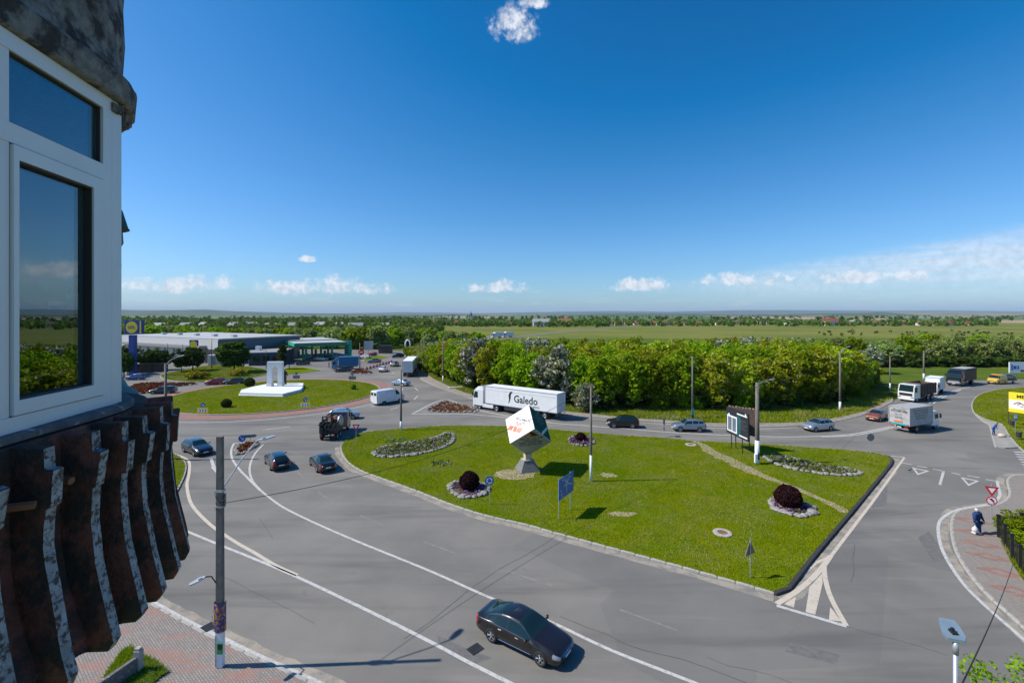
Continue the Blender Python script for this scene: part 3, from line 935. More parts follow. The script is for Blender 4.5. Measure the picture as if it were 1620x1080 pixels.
# sealed cracks and joints; some at the right paint an overhead wire's shadow
for i, pts in enumerate([((-5.27, 22.32), (-4.25, 23.56), (-2.56, 26.14), (-1.03, 28.13), (0.41, 29.58), (2.28, 31.54), (3.13, 32.71)), ((2.53, 23.95), (3.01, 23.68), (3.85, 23.08), (4.85, 22.54), (5.75, 21.81), (6.56, 21.48), (7.75, 21.04), (8.59, 20.63), (10.09, 19.64)), ((37.25, 53.35), (43.33, 59.32), (47.09, 62.56), (50.67, 65.53)), ((43.04, 59.94), (43.74, 58.86), (44.62, 58.41), (46.54, 57.38)), ((48.29, 60.89), (48.25, 56.96), (48.75, 54.0), (49.69, 51.11), (50.14, 47.5), (50.51, 44.89)), ((49.73, 58.41), (49.84, 56.96), (50.21, 54.78)), ((65.98, 65.53), (65.91, 63.96), (66.05, 62.9)), ((9.08, 21.08), (9.74, 20.63), (10.98, 20.26), (11.65, 19.98), (12.92, 18.99)), ((-18.32, 28.06), (-14.88, 26.14), (-12.36, 24.73), (-10.1, 23.46)), ((-19.69, 35.44), (-17.74, 33.18), (-16.93, 32.25)), ((23.74, 31.54), (22.38, 29.89), (21.08, 28.06), (20.11, 27.06)), ((17.08, 23.24), (18.15, 22.54), (19.26, 22.02), (20.39, 21.28))]):
    wig = [(q[0] + random.uniform(-.05, .05), q[1] + random.uniform(-.05, .05)) for q in spline(list(pts), 0.9)]
    line('crack', wig, 0.035 if i in (0, 1, 4) else 0.024, 'tar', road, z=0.004, sm=False)
# dust along the kerbs, worn old lane line, patched trenches
for pts in (offset(spline(tri[:18], 1.0), -.42), offset(spline(tri[17:27], 1.0), -.5), offset(swp, .42), offset(slp, .45)):
    n_ = len(pts)
    wl_, wr_ = [], []
    for i, p_ in enumerate(pts):
        a, b = pts[max(0, i - 1)], pts[min(n_ - 1, i + 1)]
        t_ = Vector((b[0] - a[0], b[1] - a[1])).normalized()
        w1, w2 = random.uniform(.22, .36), random.uniform(.18, .34)
        wl_.append((p_[0] - t_.y * w1, p_[1] + t_.x * w1, .0025))
        wr_.append((p_[0] + t_.y * w2, p_[1] - t_.x * w2, .0025))
    MB().add(wl_ + wr_, [(n_ + i, n_ + i + 1, i + 1, i) for i in range(n_ - 1)]).build('gutter_dust', 'gutter', road)
for pts in ([(-21.8, 46.16), (-17.73, 41.18), (-14.17, 37.78), (-10.09, 34.59), (-5.69, 31.54), (-1.2, 28.76), (3.27, 26.14), (7.49, 23.46), (10.93, 21.28)],):
    sp = spline(pts, 1.0)
    for i in range(0, len(sp) - 3, 7):
        line('worn_line', sp[i:i + 4], 0.13, 'ghost_paint', road, z=.003, sm=False)
for q in [((-3.77, 22.62), (-2.42, 21.81), (-0.88, 21.08), (-1.95, 20.63), (-3.28, 21.48)), ((13.51, 22.1), (15.37, 21.28), (14.72, 20.7), (12.89, 21.48)), ((34.76, 43.53), (36.25, 43.86), (31.07, 37.78), (29.62, 37.41)), ((28.64, 29.89), (30.59, 33.38), (28.92, 32.43), (27.03, 29.13))]:
    sheet('asphalt_patch', list(q), 0.0018, 'patch', road)
# worn footpath across the island and bare patches
pth = spline([(22.73, 56.81), (23.09, 55.04), (22.94, 52.27), (23.5, 49.77), (23.88, 47.5), (24.26, 45.25), (25.08, 43.2), (25.85, 41.18), (26.41, 38.81), (26.76, 37.05), (26.52, 36.23)], 0.5)
wid = [0.34 + 0.42 * max(0, math.sin(i * .11)) * (0.6 + .8 * min(1, i / 30)) + random.uniform(-.07, .07) for i in range(len(pth))]
pl, pr = [], []
for i, p_ in enumerate(pth):
    a, b = pth[max(0, i - 1)], pth[min(len(pth) - 1, i + 1)]
    t_ = Vector((b[0] - a[0], b[1] - a[1])).normalized()
    pl.append((p_[0] - t_.y * wid[i], p_[1] + t_.x * wid[i]))
    pr.append((p_[0] + t_.y * wid[i] * random.uniform(.8, 1.5), p_[1] - t_.x * wid[i]))
o = sheet('dirt_path', pl + pr[::-1], 0.126, 'dirt_path')
struct(o, 'trodden dirt path cutting across the triangular lawn')
for c_, rx, ry in (((9.38, 44.72), 1.0, .8), ((8.75, 36.0), 1.3, .5)):
    b_ = [(c_[0] + math.cos(a) * rx * random.uniform(.6, 1.1), c_[1] + math.sin(a) * ry * random.uniform(.6, 1.1)) for a in [2 * math.pi * i / 18 for i in range(18)]]
    sheet('bare_patch', b_, 0.125, 'dirt_path', lawn)
for c_ in [(0.19, 44.89)]:
    b_ = [(c_[0] + math.cos(a) * 2.1 * random.uniform(.8, 1.1), c_[1] + math.sin(a) * 1.5 * random.uniform(.8, 1.1)) for a in [2 * math.pi * i / 24 for i in range(24)]]
    sheet('bare_patch', b_, 0.1245, 'dirt_path', lawn)

# ---------------------------------------------------------------- far country: fields, hills
for poly, m_ in (([(750.83, 1590.0), (1279.45, 1788.75), (1769.74, 2488.7), (1264.77, 2601.82)], (0.34, 0.26, 0.17)), ([(1697.02, 2201.54), (2683.12, 2385.0), (3930.83, 3180.0), (2322.24, 3012.63)], (0.30, 0.25, 0.16)),
                 ([(397.5, 2044.29), (978.46, 2201.54), (1304.62, 2935.38), (530.0, 2725.71)], (0.09, 0.15, 0.05)), ([(995.84, 1205.05), (1572.33, 1272.0), (2358.5, 1908.0), (1513.06, 1846.45)], (0.085, 0.15, 0.045)), ([(-233.2, 1526.4), (216.82, 1734.55), (265.0, 2120.0), (-291.5, 1908.0)], (0.10, 0.15, 0.06)),
                 ([(-980.5, 636.0), (-1033.5, 1908.0), (-1823.82, 3367.06), (-2941.5, 1908.0)], (0.09, 0.15, 0.055))):
    o = sheet('field', poly, 0.4, mat('field_%d' % (len(MATS)), m_, 1.0, vary=0.15, vscale=0.01))
    struct(o, 'far strip of farmland below the horizon')


def ridge(label, D, prof, m, depth):
    xs = np.arange(prof[0][0], prof[-1][0] + 1, 6.0)
    ys = np.interp(xs, [p[0] for p in prof], [p[1] for p in prof])
    rs = np.random.RandomState(int(D))
    jit = np.convolve(rs.normal(0, .35, len(xs)), np.ones(5) / 5, 'same')
    b = MB()
    rows = []
    for dd, hf in ((-depth, 0), (-depth * .55, .55), (-depth * .2, .9), (0, 1), (depth * .6, .5), (depth, 0)):
        row = []
        for x_, y_, j_ in zip(xs, ys, jit):
            z_ = max(0, (497 - y_ + j_) * D / 720.0 + CAMH)
            row.append(((x_ - 810) * D / 720.0, D + dd + 120 * math.sin(x_ * .05), z_ * hf - (0.5 if hf == 0 else 0)))
        rows.append(row)
    n = len(xs)
    b.v = [p for r_ in rows for p in r_]
    b.f = [(i * n + j, i * n + j + 1, (i + 1) * n + j + 1, (i + 1) * n + j) for i in range(len(rows) - 1) for j in range(n - 1)]
    b.mi = [0] * len(b.f)
    return struct(b.build('hills', m, smooth=True), label)


mat('hill_wood', (0.050, 0.085, 0.032), 1.0, vary=0.35, vscale=0.004)
mat('hill_field', (0.16, 0.17, 0.085), 1.0, vary=0.4, vscale=0.002)
ridge('long wooded hill on the horizon at the left', 7000, [(-500, 489), (100, 490.5), (195, 490), (260, 490.6), (330, 489.8), (380, 492.3), (430, 494), (500, 495.5), (600, 497.3), (720, 498)], 'hill_wood', 1800)
ridge('faint blue far range along the horizon', 17000, [(420, 496.5), (560, 495), (640, 493.5), (760, 495.5), (880, 493), (960, 492), (1060, 492.7), (1140, 491.2), (1240, 490.3), (1330, 491), (1400, 491.8), (1500, 490.8), (1600, 492.3), (2200, 493)], 'hill_wood', 3000)
ridge('low ridge with pale fields at the right horizon', 8500, [(1250, 497.6), (1330, 495.4), (1390, 493.6), (1420, 493.2), (1500, 493.4), (1620, 494), (1900, 493.5), (2600, 493)], 'hill_field', 2200)
ridge('dark wooded rise before the right horizon', 6000, [(1180, 498.6), (1300, 496), (1350, 494.8), (1405, 493.4), (1414, 494.6), (1440, 498.6)], 'hill_wood', 500)
ridge('low green swell behind the village', 5200, [(850, 498.6), (960, 496.4), (1010, 495.6), (1090, 496.5), (1200, 498.6)], 'hill_wood', 900)

# haze: even pale air in a closed box round camera and land
hz = bpy.data.materials.new('haze_air')
hz.use_nodes = True
k_ = NT(hz.node_tree)
pv = k_.n('ShaderNodeVolumePrincipled')
pv.inputs['Color'].default_value = (0.62, 0.78, 1.0, 1)
pv.inputs['Density'].default_value = 0.000034
pv.inputs['Anisotropy'].default_value = 0.0
oo = k_.n('ShaderNodeOutputMaterial')
k_.set(oo.inputs['Volume'], pv.outputs[0])
MATS['haze_air'] = hz
haze = box('haze', (0, 20900, 200), (92000, 48400, 402.4), 'haze_air')
tag(haze, 'thin pale blue haze over the whole plain', 'haze', kind='stuff')

# ---------------------------------------------------------------- vehicles
def pchip(x, y, q):
    x, y, q = np.asarray(x, float), np.asarray(y, float), np.asarray(q, float)
    h = np.diff(x)
    d = np.diff(y, axis=0) / h[:, None]
    m = np.zeros_like(y)
    m[0], m[-1] = d[0], d[-1]
    for i in range(1, len(x) - 1):
        a, b = d[i - 1], d[i]
        w1, w2 = 2 * h[i] + h[i - 1], h[i] + 2 * h[i - 1]
        same = (a * b) > 0
        with np.errstate(divide='ignore', invalid='ignore'):
            m[i] = np.where(same, (w1 + w2) / (w1 / np.where(a == 0, 1, a) + w2 / np.where(b == 0, 1, b)), 0)
    i = np.clip(np.searchsorted(x, q, 'right') - 1, 0, len(x) - 2)
    t = ((q - x[i]) / h[i])[:, None]
    hh = h[i][:, None]
    return (1 + 2 * t) * (1 - t) ** 2 * y[i] + t * (1 - t) ** 2 * hh * m[i] + t * t * (3 - 2 * t) * y[i + 1] + t * t * (t - 1) * hh * m[i + 1]


# body stations: x, bottom z, belt z, half width, top z, top half width, crown (for length 4.8, width 1.86, height 1.44)
SHAPES = {
    'sedan': dict(st=[(2.40, .36, .52, .58, .56, .44, .01), (2.34, .24, .60, .72, .65, .58, .02), (2.1, .18, .68, .86, .75, .70, .03), (1.5, .17, .77, .92, .87, .76, .04), (.98, .17, .87, .93, .965, .76, .04),
                      (.12, .17, .90, .93, 1.375, .57, .05), (-.5, .17, .92, .93, 1.405, .58, .035), (-1.1, .17, .94, .925, 1.315, .55, .045), (-1.82, .19, .965, .90, 1.04, .68, .03), (-2.2, .24, .96, .83, 1.0, .70, .015), (-2.37, .34, .84, .74, .93, .62, .01), (-2.41, .45, .72, .66, .80, .52, .0)],
                  cowl=.98, rf=.14, rr=-1.0, deck=-1.84, pill=(-.42,), wx=(1.44, -1.3), wr=.335, sw=(.80, -1.62)),
    'coupe': dict(st=[(2.40, .36, .50, .58, .54, .44, .01), (2.34, .24, .58, .72, .63, .58, .02), (2.1, .18, .66, .86, .73, .70, .03), (1.5, .17, .75, .92, .85, .76, .04), (1.02, .17, .85, .93, .94, .76, .04),
                      (.12, .17, .88, .93, 1.36, .57, .05), (-.4, .17, .90, .93, 1.405, .58, .035), (-.95, .17, .925, .93, 1.345, .56, .045), (-1.5, .18, .945, .92, 1.17, .56, .05), (-1.98, .21, .95, .88, 1.00, .64, .03), (-2.25, .26, .92, .81, .965, .66, .015), (-2.38, .34, .82, .73, .90, .60, .01), (-2.41, .45, .70, .66, .78, .52, .0)],
                  cowl=1.02, rf=.14, rr=-.85, deck=-2.02, pill=(-.42,), wx=(1.44, -1.3), wr=.335, sw=(.84, -1.62)),
    'wagon': dict(st=[(2.40, .36, .54, .58, .58, .44, .01), (2.34, .24, .64, .74, .69, .60, .02), (2.1, .19, .72, .87, .80, .72, .03), (1.5, .18, .82, .92, .91, .77, .04), (.98, .18, .90, .93, .995, .76, .04),
                      (.2, .18, .92, .93, 1.375, .60, .05), (-.6, .18, .93, .93, 1.41, .60, .035), (-1.7, .18, .95, .92, 1.36, .57, .04), (-2.22, .22, .98, .88, 1.08, .64, .03), (-2.36, .30, .95, .82, 1.0, .62, .01), (-2.41, .45, .75, .72, .84, .56, .0)],
                  cowl=.98, rf=.22, rr=-1.72, deck=-2.24, pill=(-.38, -1.25), wx=(1.44, -1.32), wr=.34, sw=(.80, -2.0)),
    'suv': dict(st=[(2.40, .40, .62, .60, .70, .46, .01), (2.32, .28, .74, .76, .83, .62, .02), (2.05, .24, .82, .88, .93, .73, .03), (1.5, .23, .92, .93, 1.02, .78, .04), (1.02, .23, 1.0, .93, 1.10, .76, .04),
                    (.32, .23, 1.03, .93, 1.53, .62, .05), (-.6, .23, 1.05, .93, 1.59, .62, .035), (-1.65, .23, 1.10, .92, 1.53, .58, .04), (-2.2, .27, 1.14, .88, 1.22, .66, .03), (-2.36, .36, 1.05, .82, 1.14, .62, .01), (-2.41, .50, .85, .72, .92, .56, .0)],
                cowl=1.02, rf=.34, rr=-1.67, deck=-2.22, pill=(-.38, -1.25), wx=(1.46, -1.34), wr=.37, sw=(.84, -1.95)),
    'hatch': dict(st=[(2.40, .36, .56, .60, .62, .46, .01), (2.32, .25, .68, .76, .75, .62, .02), (2.05, .20, .78, .88, .88, .72, .03), (1.5, .18, .90, .93, 1.0, .77, .04), (1.05, .18, .97, .93, 1.08, .76, .04),
                      (.2, .18, 1.0, .93, 1.46, .60, .05), (-.7, .18, 1.02, .93, 1.50, .60, .035), (-1.75, .18, 1.05, .92, 1.43, .57, .04), (-2.2, .24, 1.06, .88, 1.14, .64, .03), (-2.36, .32, .98, .82, 1.05, .62, .01), (-2.41, .48, .78, .72, .86, .56, .0)],
                  cowl=1.05, rf=.22, rr=-1.77, deck=-2.22, pill=(-.42, -1.35), wx=(1.55, -1.45), wr=.36, sw=(.86, -2.0)),
    'van': dict(st=[(2.40, .42, .62, .66, .70, .50, .01), (2.33, .26, .80, .82, .90, .70, .02), (2.15, .22, .95, .92, 1.06, .80, .03), (1.75, .20, 1.10, .97, 1.24, .82, .03), (1.58, .20, 1.14, .98, 1.36, .82, .03),
                    (1.02, .20, 1.16, .98, 1.98, .74, .05), (.5, .20, 1.16, .98, 2.08, .80, .05), (-1.0, .20, 1.18, .98, 2.10, .81, .05), (-2.3, .20, 1.18, .98, 2.08, .80, .05), (-2.40, .22, 1.18, .96, 2.04, .78, .03), (-2.42, .30, 1.15, .93, 1.95, .74, .0)],
                cowl=1.62, rf=1.06, rr=None, deck=None, pill=(), wx=(1.52, -1.22), wr=.33, sw=(1.42, .78)),
}
WHEELS = {}


def wheel_mesh(r, w, kind):
    key = (round(r, 3), round(w, 3), kind)
    if key in WHEELS:
        return WHEELS[key]
    M = Matrix.Rotation(R(-90), 4, 'X')      # lathe axis z -> +y
    t = MB().lathe([(r * .62, -w / 2), (r * .93, -w / 2), (r, -w * .36), (r, w * .36), (r * .93, w / 2), (r * .66, w / 2), (r * .62, w * .40)], 24, M).build('tyre', 'tyre', smooth=True)
    b = MB()
    b.lathe([(r * .66, w * .30), (r * .66, w * .47), (r * .60, w * .47), (r * .58, w * .28)], 24, M)
    if kind == 'truck':
        b.lathe([(0, w * .10), (r * .20, w * .12), (r * .24, w * .42), (r * .40, w * .40), (r * .60, w * .22)], 16, M)
    else:
        for i in range(5):
            a = 2 * math.pi * i / 5
            c_, s_ = math.cos(a), math.sin(a)
            for da in (-.14, .14):
                p0 = Vector((c_ * r * .08, 0, s_ * r * .08))
                p1 = Vector((math.cos(a + da) * r * .62, 0, math.sin(a + da) * r * .62))
                b.cyl(p0 + Vector((0, w * .36, 0)), p1 + Vector((0, w * .42, 0)), r * .075, r * .06, 5)
        b.lathe([(0, w * .42), (r * .13, w * .42), (r * .15, w * .3)], 12, M)
    rim = b.build('rim', 'rim', smooth=False)
    bk = MB().lathe([(0, w * .15), (r * .64, w * .18)], 16, M).build('brake', 'black_plastic')
    WHEELS[key] = (t.data, rim.data, bk.data)
    for o in (t, rim, bk):
        bpy.data.objects.remove(o)
    return WHEELS[key]


def add_wheel(parent, x, y, r, w=0.21, kind='car', side=1):
    t, rm, bk = wheel_mesh(r, w, kind)
    o = link('wheel', t, parent, (x, y, r), 0.0 if side > 0 else math.pi)
    link('rim', rm, o)
    link('brake', bk, o)
    return o


def paint(name, col, metal=0.35, rough=0.32):
    if name not in MATS:
        mat(name, col, rough, metal, 0.5, coat=1.0, vary=0.06, vscale=1.2)
    return name


def car(name, label, cat, loc, heading, shape, colour, L=4.6, W=1.82, H=None, group=None, nx=64, chrome=False, rails=False, plastic=False, plate=True, tank=False, seams=False, rim=None):
    """road car: lofted body whose panels, glass and lamps are parts of their own; x forward, heading in degrees from +X"""
    S = SHAPES[shape]
    st = np.array(S['st'])[::-1]
    top0 = (st[:, 4] + st[:, 6]).max()
    sx, sy, sz = L / 4.81, W / 1.86, (H or top0) / top0
    t = thing(name, label, cat, (loc[0], loc[1], 0), R(heading), group)
    keys = sorted(set(list(np.linspace(st[0, 0], st[-1, 0], nx)) + [S['cowl'], S['rf']] + ([S['rr'], S['deck']] if S['rr'] is not None else []) + [p + e for p in S['pill'] for e in (-.045, .045)] + [S['sw'][0], S['sw'][1]]))
    keys = [keys[0]] + [b for a, b in zip(keys, keys[1:]) if b - a > 0.004]
    q = np.array(keys)
    s = pchip(st[:, 0], st[:, 1:], q)
    zb, ze, w, zt, wt, cr = s.T
    zero = np.zeros_like(zb)
    ring = [(zero, zb), (w * .82, zb), (w * .965, zb + .10), (w, zb + .5 * (ze - zb)), (w * .97, ze), (wt, zt), (wt * .86, zt + cr * .55), (wt * .5, zt + cr * .9), (zero, zt + cr)]
    sub = [1, 1, 3, 4, 7, 1, 2, 2]
    rows = []
    vpar = []
    for i in range(len(ring) - 1):
        for j in range(sub[i]):
            f = j / sub[i]
            rows.append((ring[i][0] * (1 - f) + ring[i + 1][0] * f, ring[i][1] * (1 - f) + ring[i + 1][1] * f))
            vpar.append(i + f)
    rows.append(ring[-1])
    vpar.append(len(ring) - 1)
    Y = np.array([r_[0] for r_ in rows])           # (nv, nu)
    Z = np.array([r_[1] for r_ in rows])
    # slight barrel on the flanks
    full = [(-1, i) for i in range(len(rows) - 1, 0, -1)] + [(1, i) for i in range(len(rows))]
    full = [(1, i) for i in range(len(rows))] + [(-1, i) for i in range(len(rows) - 2, 0, -1)]
    nu, nv = len(q), len(full)
    V = np.zeros((nu, nv, 3))
    for j, (sg, i) in enumerate(full):
        V[:, j, 0] = q
        V[:, j, 1] = sg * Y[i]
        V[:, j, 2] = Z[i]
    groups = {}
    fx, rx = S['wx']
    wr = S['wr']
    xf, xr = q[-1], q[0]
    van = shape == 'van'
    for u in range(nu - 1):
        xc = (q[u] + q[u + 1]) / 2
        for j in range(nv):
            k2 = (j + 1) % nv
            sg, i0 = full[j]
            i1 = full[k2][1]
            vp = (vpar[i0] + vpar[i1]) / 2
            c_ = (V[u, j] + V[u + 1, j] + V[u, k2] + V[u + 1, k2]) / 4
            yc, zc = abs(c_[1]), c_[2]
            hgt = (zt - ze)[u]
            g_ = 'body'
            if vp < 4.0 and vp > 1 and min(math.hypot(xc - fx, (zc * sz - wr) / 1), math.hypot(xc - rx, zc * sz - wr)) < wr * 1.13:
                g_ = 'wheel_arch'
            elif 4.10 < vp < 4.86 and S['sw'][1] < xc < S['sw'][0] and hgt > .13 and not any(abs(xc - p) < .046 for p in S['pill']):
                if van:
                    g_ = 'side_window'
                else:
                    g_ = 'side_window'
            elif vp > 5.0 and S['rf'] < xc < S['cowl'] - .03:
                g_ = 'windscreen'
            elif S['rr'] is not None and vp > 5.0 and S['deck'] + .06 < xc < S['rr'] - .03:
                g_ = 'rear_window'
            elif xc > xf - .36 and vp < 4.6 and 3.45 < vp and yc > .52 and xc < xf - .03:
                g_ = 'headlight'
            elif xc < xr + (.22 if not van else .04) and 2.9 < vp < (4.6 if not van else 4.2) and yc > (.50 if not van else .86):
                g_ = 'taillight'
            elif xc > xf - .10 and 2.2 < vp < 4.6 and yc < .48:
                g_ = 'grille'
            elif plastic and vp < 2.4:
                g_ = 'sill'
            elif vp < 1.6:
                g_ = 'sill'
            groups.setdefault(g_, []).append((u, j, u + 1, k2))
    mats = {'body': colour, 'wheel_arch': 'black_plastic', 'side_window': 'car_glass', 'windscreen': 'car_glass', 'rear_window': 'car_glass', 'headlight': 'headlight', 'taillight': 'taillight', 'grille': 'black_plastic', 'sill': 'black_plastic'}
    sc = np.array([sx, sy, sz])
    for g_, fs in groups.items():
        clusters = {}
        for f in fs:
            c_ = V[f[0], f[1]]
            key = 0
            if g_ in ('headlight', 'taillight', 'side_window', 'sill', 'wheel_arch'):
                key = 1 if (V[f[0], f[1], 1] + V[f[2], f[3], 1]) > 0 else -1
                if g_ == 'side_window':
                    key = key * 10 + sum(1 for p in S['pill'] if q[f[0]] < p - .02)
                if g_ == 'wheel_arch':
                    key = key * 10 + (1 if q[f[0]] > 0 else 0)
            clusters.setdefault(key, []).append(f)
        for key, fl_ in clusters.items():
            idx, vs, faces = {}, [], []

            def vi(u, j):
                if (u, j) not in idx:
                    idx[(u, j)] = len(vs)
                    vs.append(tuple(V[u, j] * sc))
                return idx[(u, j)]
            for u, j, u2, j2 in fl_:
                faces.append((vi(u, j), vi(u2, j), vi(u2, j2), vi(u, j2)))
            if g_ == 'body':
                faces.append([vi(nu - 1, j) for j in range(nv)])
                faces.append([vi(0, j) for j in range(nv)][::-1])
            MB().add(vs, faces).build(g_, mats[g_], t, smooth=True)
    wy = W / 2 - 0.105
    r_ = wr
    for x_ in (fx * sx, rx * sx):
        for sd in (1, -1):
            add_wheel(t, x_, sd * wy, r_, 0.225, 'car', sd)
    # mirrors, plates, handles
    mz = (ze[np.searchsorted(q, S['cowl'] - .25)] + .10) * sz
    for sd in (1, -1):
        b = MB().box(((S['cowl'] - .28) * sx, sd * (W / 2 + .09), mz), (.12, .17, .13), bev=.03)
        b.box(((S['cowl'] - .25) * sx, sd * (W / 2 - .02), mz - .04), (.05, .12, .04))
        b.build('wing_mirror', colour if not plastic else 'black_plastic', t)
    if plate:
        for xx, zz_ in (((xf + .012) * sx, .46 * sz), ((xr - .012) * sx, (.62 if shape != 'van' else .5) * sz)):
            box('number_plate', (xx, 0, zz_), (.02, .5, .11), 'plate_white', t)
    for sd in (1, -1):
        for hx in ((.18, -.78) if not van else (.85,)):
            u = np.searchsorted(q, hx)
            box('door_handle', (hx * sx, sd * (w[u] * .985 * sy + .012), (ze[u] - .09) * sz), (.17, .03, .03), 'chrome' if chrome else colour, t)
    if chrome:
        for sd in (1, -1):
            a_ = [u for u in range(nu) if S['sw'][1] - .02 <= q[u] <= S['sw'][0] + .02]
            f0, f1 = .07, .90
            lo = [tuple(np.array((q[u], sd * (w[u] * .97 * (1 - f0) + wt[u] * f0 + .008), ze[u] * (1 - f0) + zt[u] * f0)) * sc) for u in a_]
            hi = [tuple(np.array((q[u], sd * (w[u] * .97 * (1 - f1) + wt[u] * f1 + .010), ze[u] * (1 - f1) + zt[u] * f1)) * sc) for u in a_]
            MB().tube(lo, .013, 5).tube(hi, .011, 5).build('window_trim', 'chrome', t)
            MB().tube([((.95) * sx, sd * (.945 * sy), .37 * sz), ((-.82) * sx, sd * (.945 * sy), .37 * sz)], .012, 5).build('door_trim', 'chrome', t)
        MB().box(((xf + .005) * sx, 0, .60 * sz), (.03, .96, .025)).box(((xf + .012) * sx, 0, .52 * sz), (.03, .94, .02)).box(((xf + .012) * sx, 0, .56 * sz), (.03, .12, .12)).build('grille_trim', 'chrome', t)
        MB().tube([(-1.55 * sx, .0, 1.16 * sz), (-1.68 * sx, .0, 1.42 * sz)], .008, 4).build('aerial', 'black_plastic', t)
    if rails:
        for sd in (1, -1):
            u0 = [u for u in range(nu) if S['rr'] - .15 <= q[u] <= S['rf'] - .1]
            MB().tube([tuple(np.array((q[u], sd * wt[u] * .93, zt[u] + .055)) * sc) for u in u0], .022, 5).build('roof_rail', 'chrome', t)
    if seams:
        for sd in (1, -1):
            for hx in (.92, -.40, -1.08):
                u = np.searchsorted(q, hx)
                pts = []
                for vv in np.linspace(1.7, 4.05, 9):
                    i = int(vv); f = vv - i
                    pts.append(tuple(np.array((hx - (.10 * (4.05 - vv) / 2.3 if hx < -1 else 0), sd * (ring[i][0][u] * (1 - f) + ring[i + 1][0][u] * f + .002), ring[i][1][u] * (1 - f) + ring[i + 1][1][u] * f)) * sc))
                MB().tube(pts, .0055, 4).build('door_seam', 'black_plastic', t)
        for sd in (1, -1):
            a_ = [u for u in range(nu) if 1.0 <= q[u] <= 2.15]
            MB().tube([tuple(np.array((q[u], sd * (wt[u] * .98), zt[u] + .003)) * sc) for u in a_], .006, 4).build('bonnet_seam', 'black_plastic', t)
        MB().tube([(.90 * sx, .62, 1.005 * sz), (.80 * sx, .15, 1.045 * sz)], .011, 4).tube([(.86 * sx, .0, 1.04 * sz), (.80 * sx, -.45, 1.02 * sz)], .011, 4).build('wiper', 'black_plastic', t)
    return t


def rig(name, label, cat, loc, heading, group=None):
    return thing(name, label, cat, (loc[0], loc[1], 0), R(heading), group)


def truck_cab(t, x1, W, H, Lc, colour, z0=0.55, glassm='car_glass', visor=True, fairing=0.0):
    """forward-control cab whose nose is at x1; parts: cab, windscreen, side windows, lamps, grille, mirrors"""
    hw = W / 2
    zs = z0 + (H - z0) * .46
    prof = [(x1 - Lc, z0), (x1 - .04, z0), (x1, z0 + .25), (x1 - .02, zs), (x1 - .32, H - .18), (x1 - .55, H), (x1 - Lc, H)]
    b = MB()
    n = len(prof)
    ch = .10
    for yy, k_ in ((-hw, 1), (-hw + ch, 0), (hw - ch, 0), (hw, 1)):
        cxm = x1 - Lc / 2
        czm = (z0 + H) / 2
        for p in prof:
            f = .96 if k_ else 1.0
            b.v.append((cxm + (p[0] - cxm) * f, yy, czm + (p[1] - czm) * (1 if not k_ else .97)))
    for r_ in range(3):
        for i in range(n):
            j = (i + 1) % n
            b.f.append((r_ * n + i, r_ * n + j, (r_ + 1) * n + j, (r_ + 1) * n + i))
    b.f += [tuple(reversed(range(n))), tuple(range(3 * n, 4 * n))]
    b.f = [tuple(reversed(f)) for f in b.f]
    b.mi = [0] * len(b.f)
    b.build('cab', colour, t)
    # windscreen on the slanted face
    d = Vector((-.30, 0, H - .18 - zs)).normalized()
    nrm = Vector((d.z, 0, -d.x))
    p0 = Vector((x1 - .02, 0, zs)) + d * .06 + nrm * .012
    p1 = Vector((x1 - .32, 0, H - .18)) - d * .10 + nrm * .012
    wv = [(p0.x, -hw + .14, p0.z), (p0.x, hw - .14, p0.z), (p1.x, hw - .2, p1.z), (p1.x, -hw + .2, p1.z)]
    MB().add(wv, [(0, 1, 2, 3)]).build('windscreen', glassm, t)
    for sd in (1, -1):
        zz_ = [(x1 - .26, zs + .02), (x1 - .42, H - .42), (x1 - 1.08, H - .42), (x1 - 1.12, zs - .02)]
        vs = [(p[0], sd * (hw + .006), p[1]) for p in zz_]
        MB().add(vs, [(0, 1, 2, 3) if sd < 0 else (3, 2, 1, 0)]).build('side_window', glassm, t)
        MB().box((x1 - .05, sd * (hw + .16), (zs + H) / 2 - .12), (.12, .2, .62), bev=.03).box((x1 - .12, sd * (hw + .04), (zs + H) / 2 + .1), (.05, .2, .05)).build('wing_mirror', 'black_plastic', t)
        MB().box((x1 - .03, sd * (hw - .30), z0 + .22), (.09, .42, .22), bev=.03).build('headlight', 'headlight', t)
    MB().box((x1 - .02, 0, (z0 + zs) / 2 + .12), (.07, W - .5, (zs - z0) * .42)).build('grille', 'black_plastic', t)
    MB().box((x1 - .16, 0, z0 - .08), (.36, W - .02, .36), bev=.07).build('bumper', colour, t)
    box('number_plate', (x1 + .03, 0, z0 - .02), (.02, .52, .11), 'plate_white', t)
    if visor:
        MB().box((x1 - .22, 0, H - .12), (.22, W - .35, .05)).build('sun_visor', 'black_plastic', t)
    if fairing:
        MB().add([(x1 - .5, -hw + .15, H - .01), (x1 - .5, hw - .15, H - .01), (x1 - Lc + .1, hw - .08, H - .01), (x1 - Lc + .1, -hw + .08, H - .01), (x1 - 1.1, -hw + .2, H + fairing * .75), (x1 - 1.1, hw - .2, H + fairing * .75), (x1 - Lc + .1, hw - .08, H + fairing), (x1 - Lc + .1, -hw + .08, H + fairing)],
                 [(0, 1, 5, 4), (4, 5, 6, 7), (1, 2, 6, 5), (3, 0, 4, 7), (2, 3, 7, 6)]).build('roof_fairing', colour, t)


def chassis(t, x0, x1, W, z=.75):
    MB().box(((x0 + x1) / 2, .42, z), (x1 - x0, .12, .24)).box(((x0 + x1) / 2, -.42, z), (x1 - x0, .12, .24)).box(((x0 + x1) / 2, 0, z - .2), ((x1 - x0) * .6, .5, .3)).build('chassis', 'dark_metal', t)


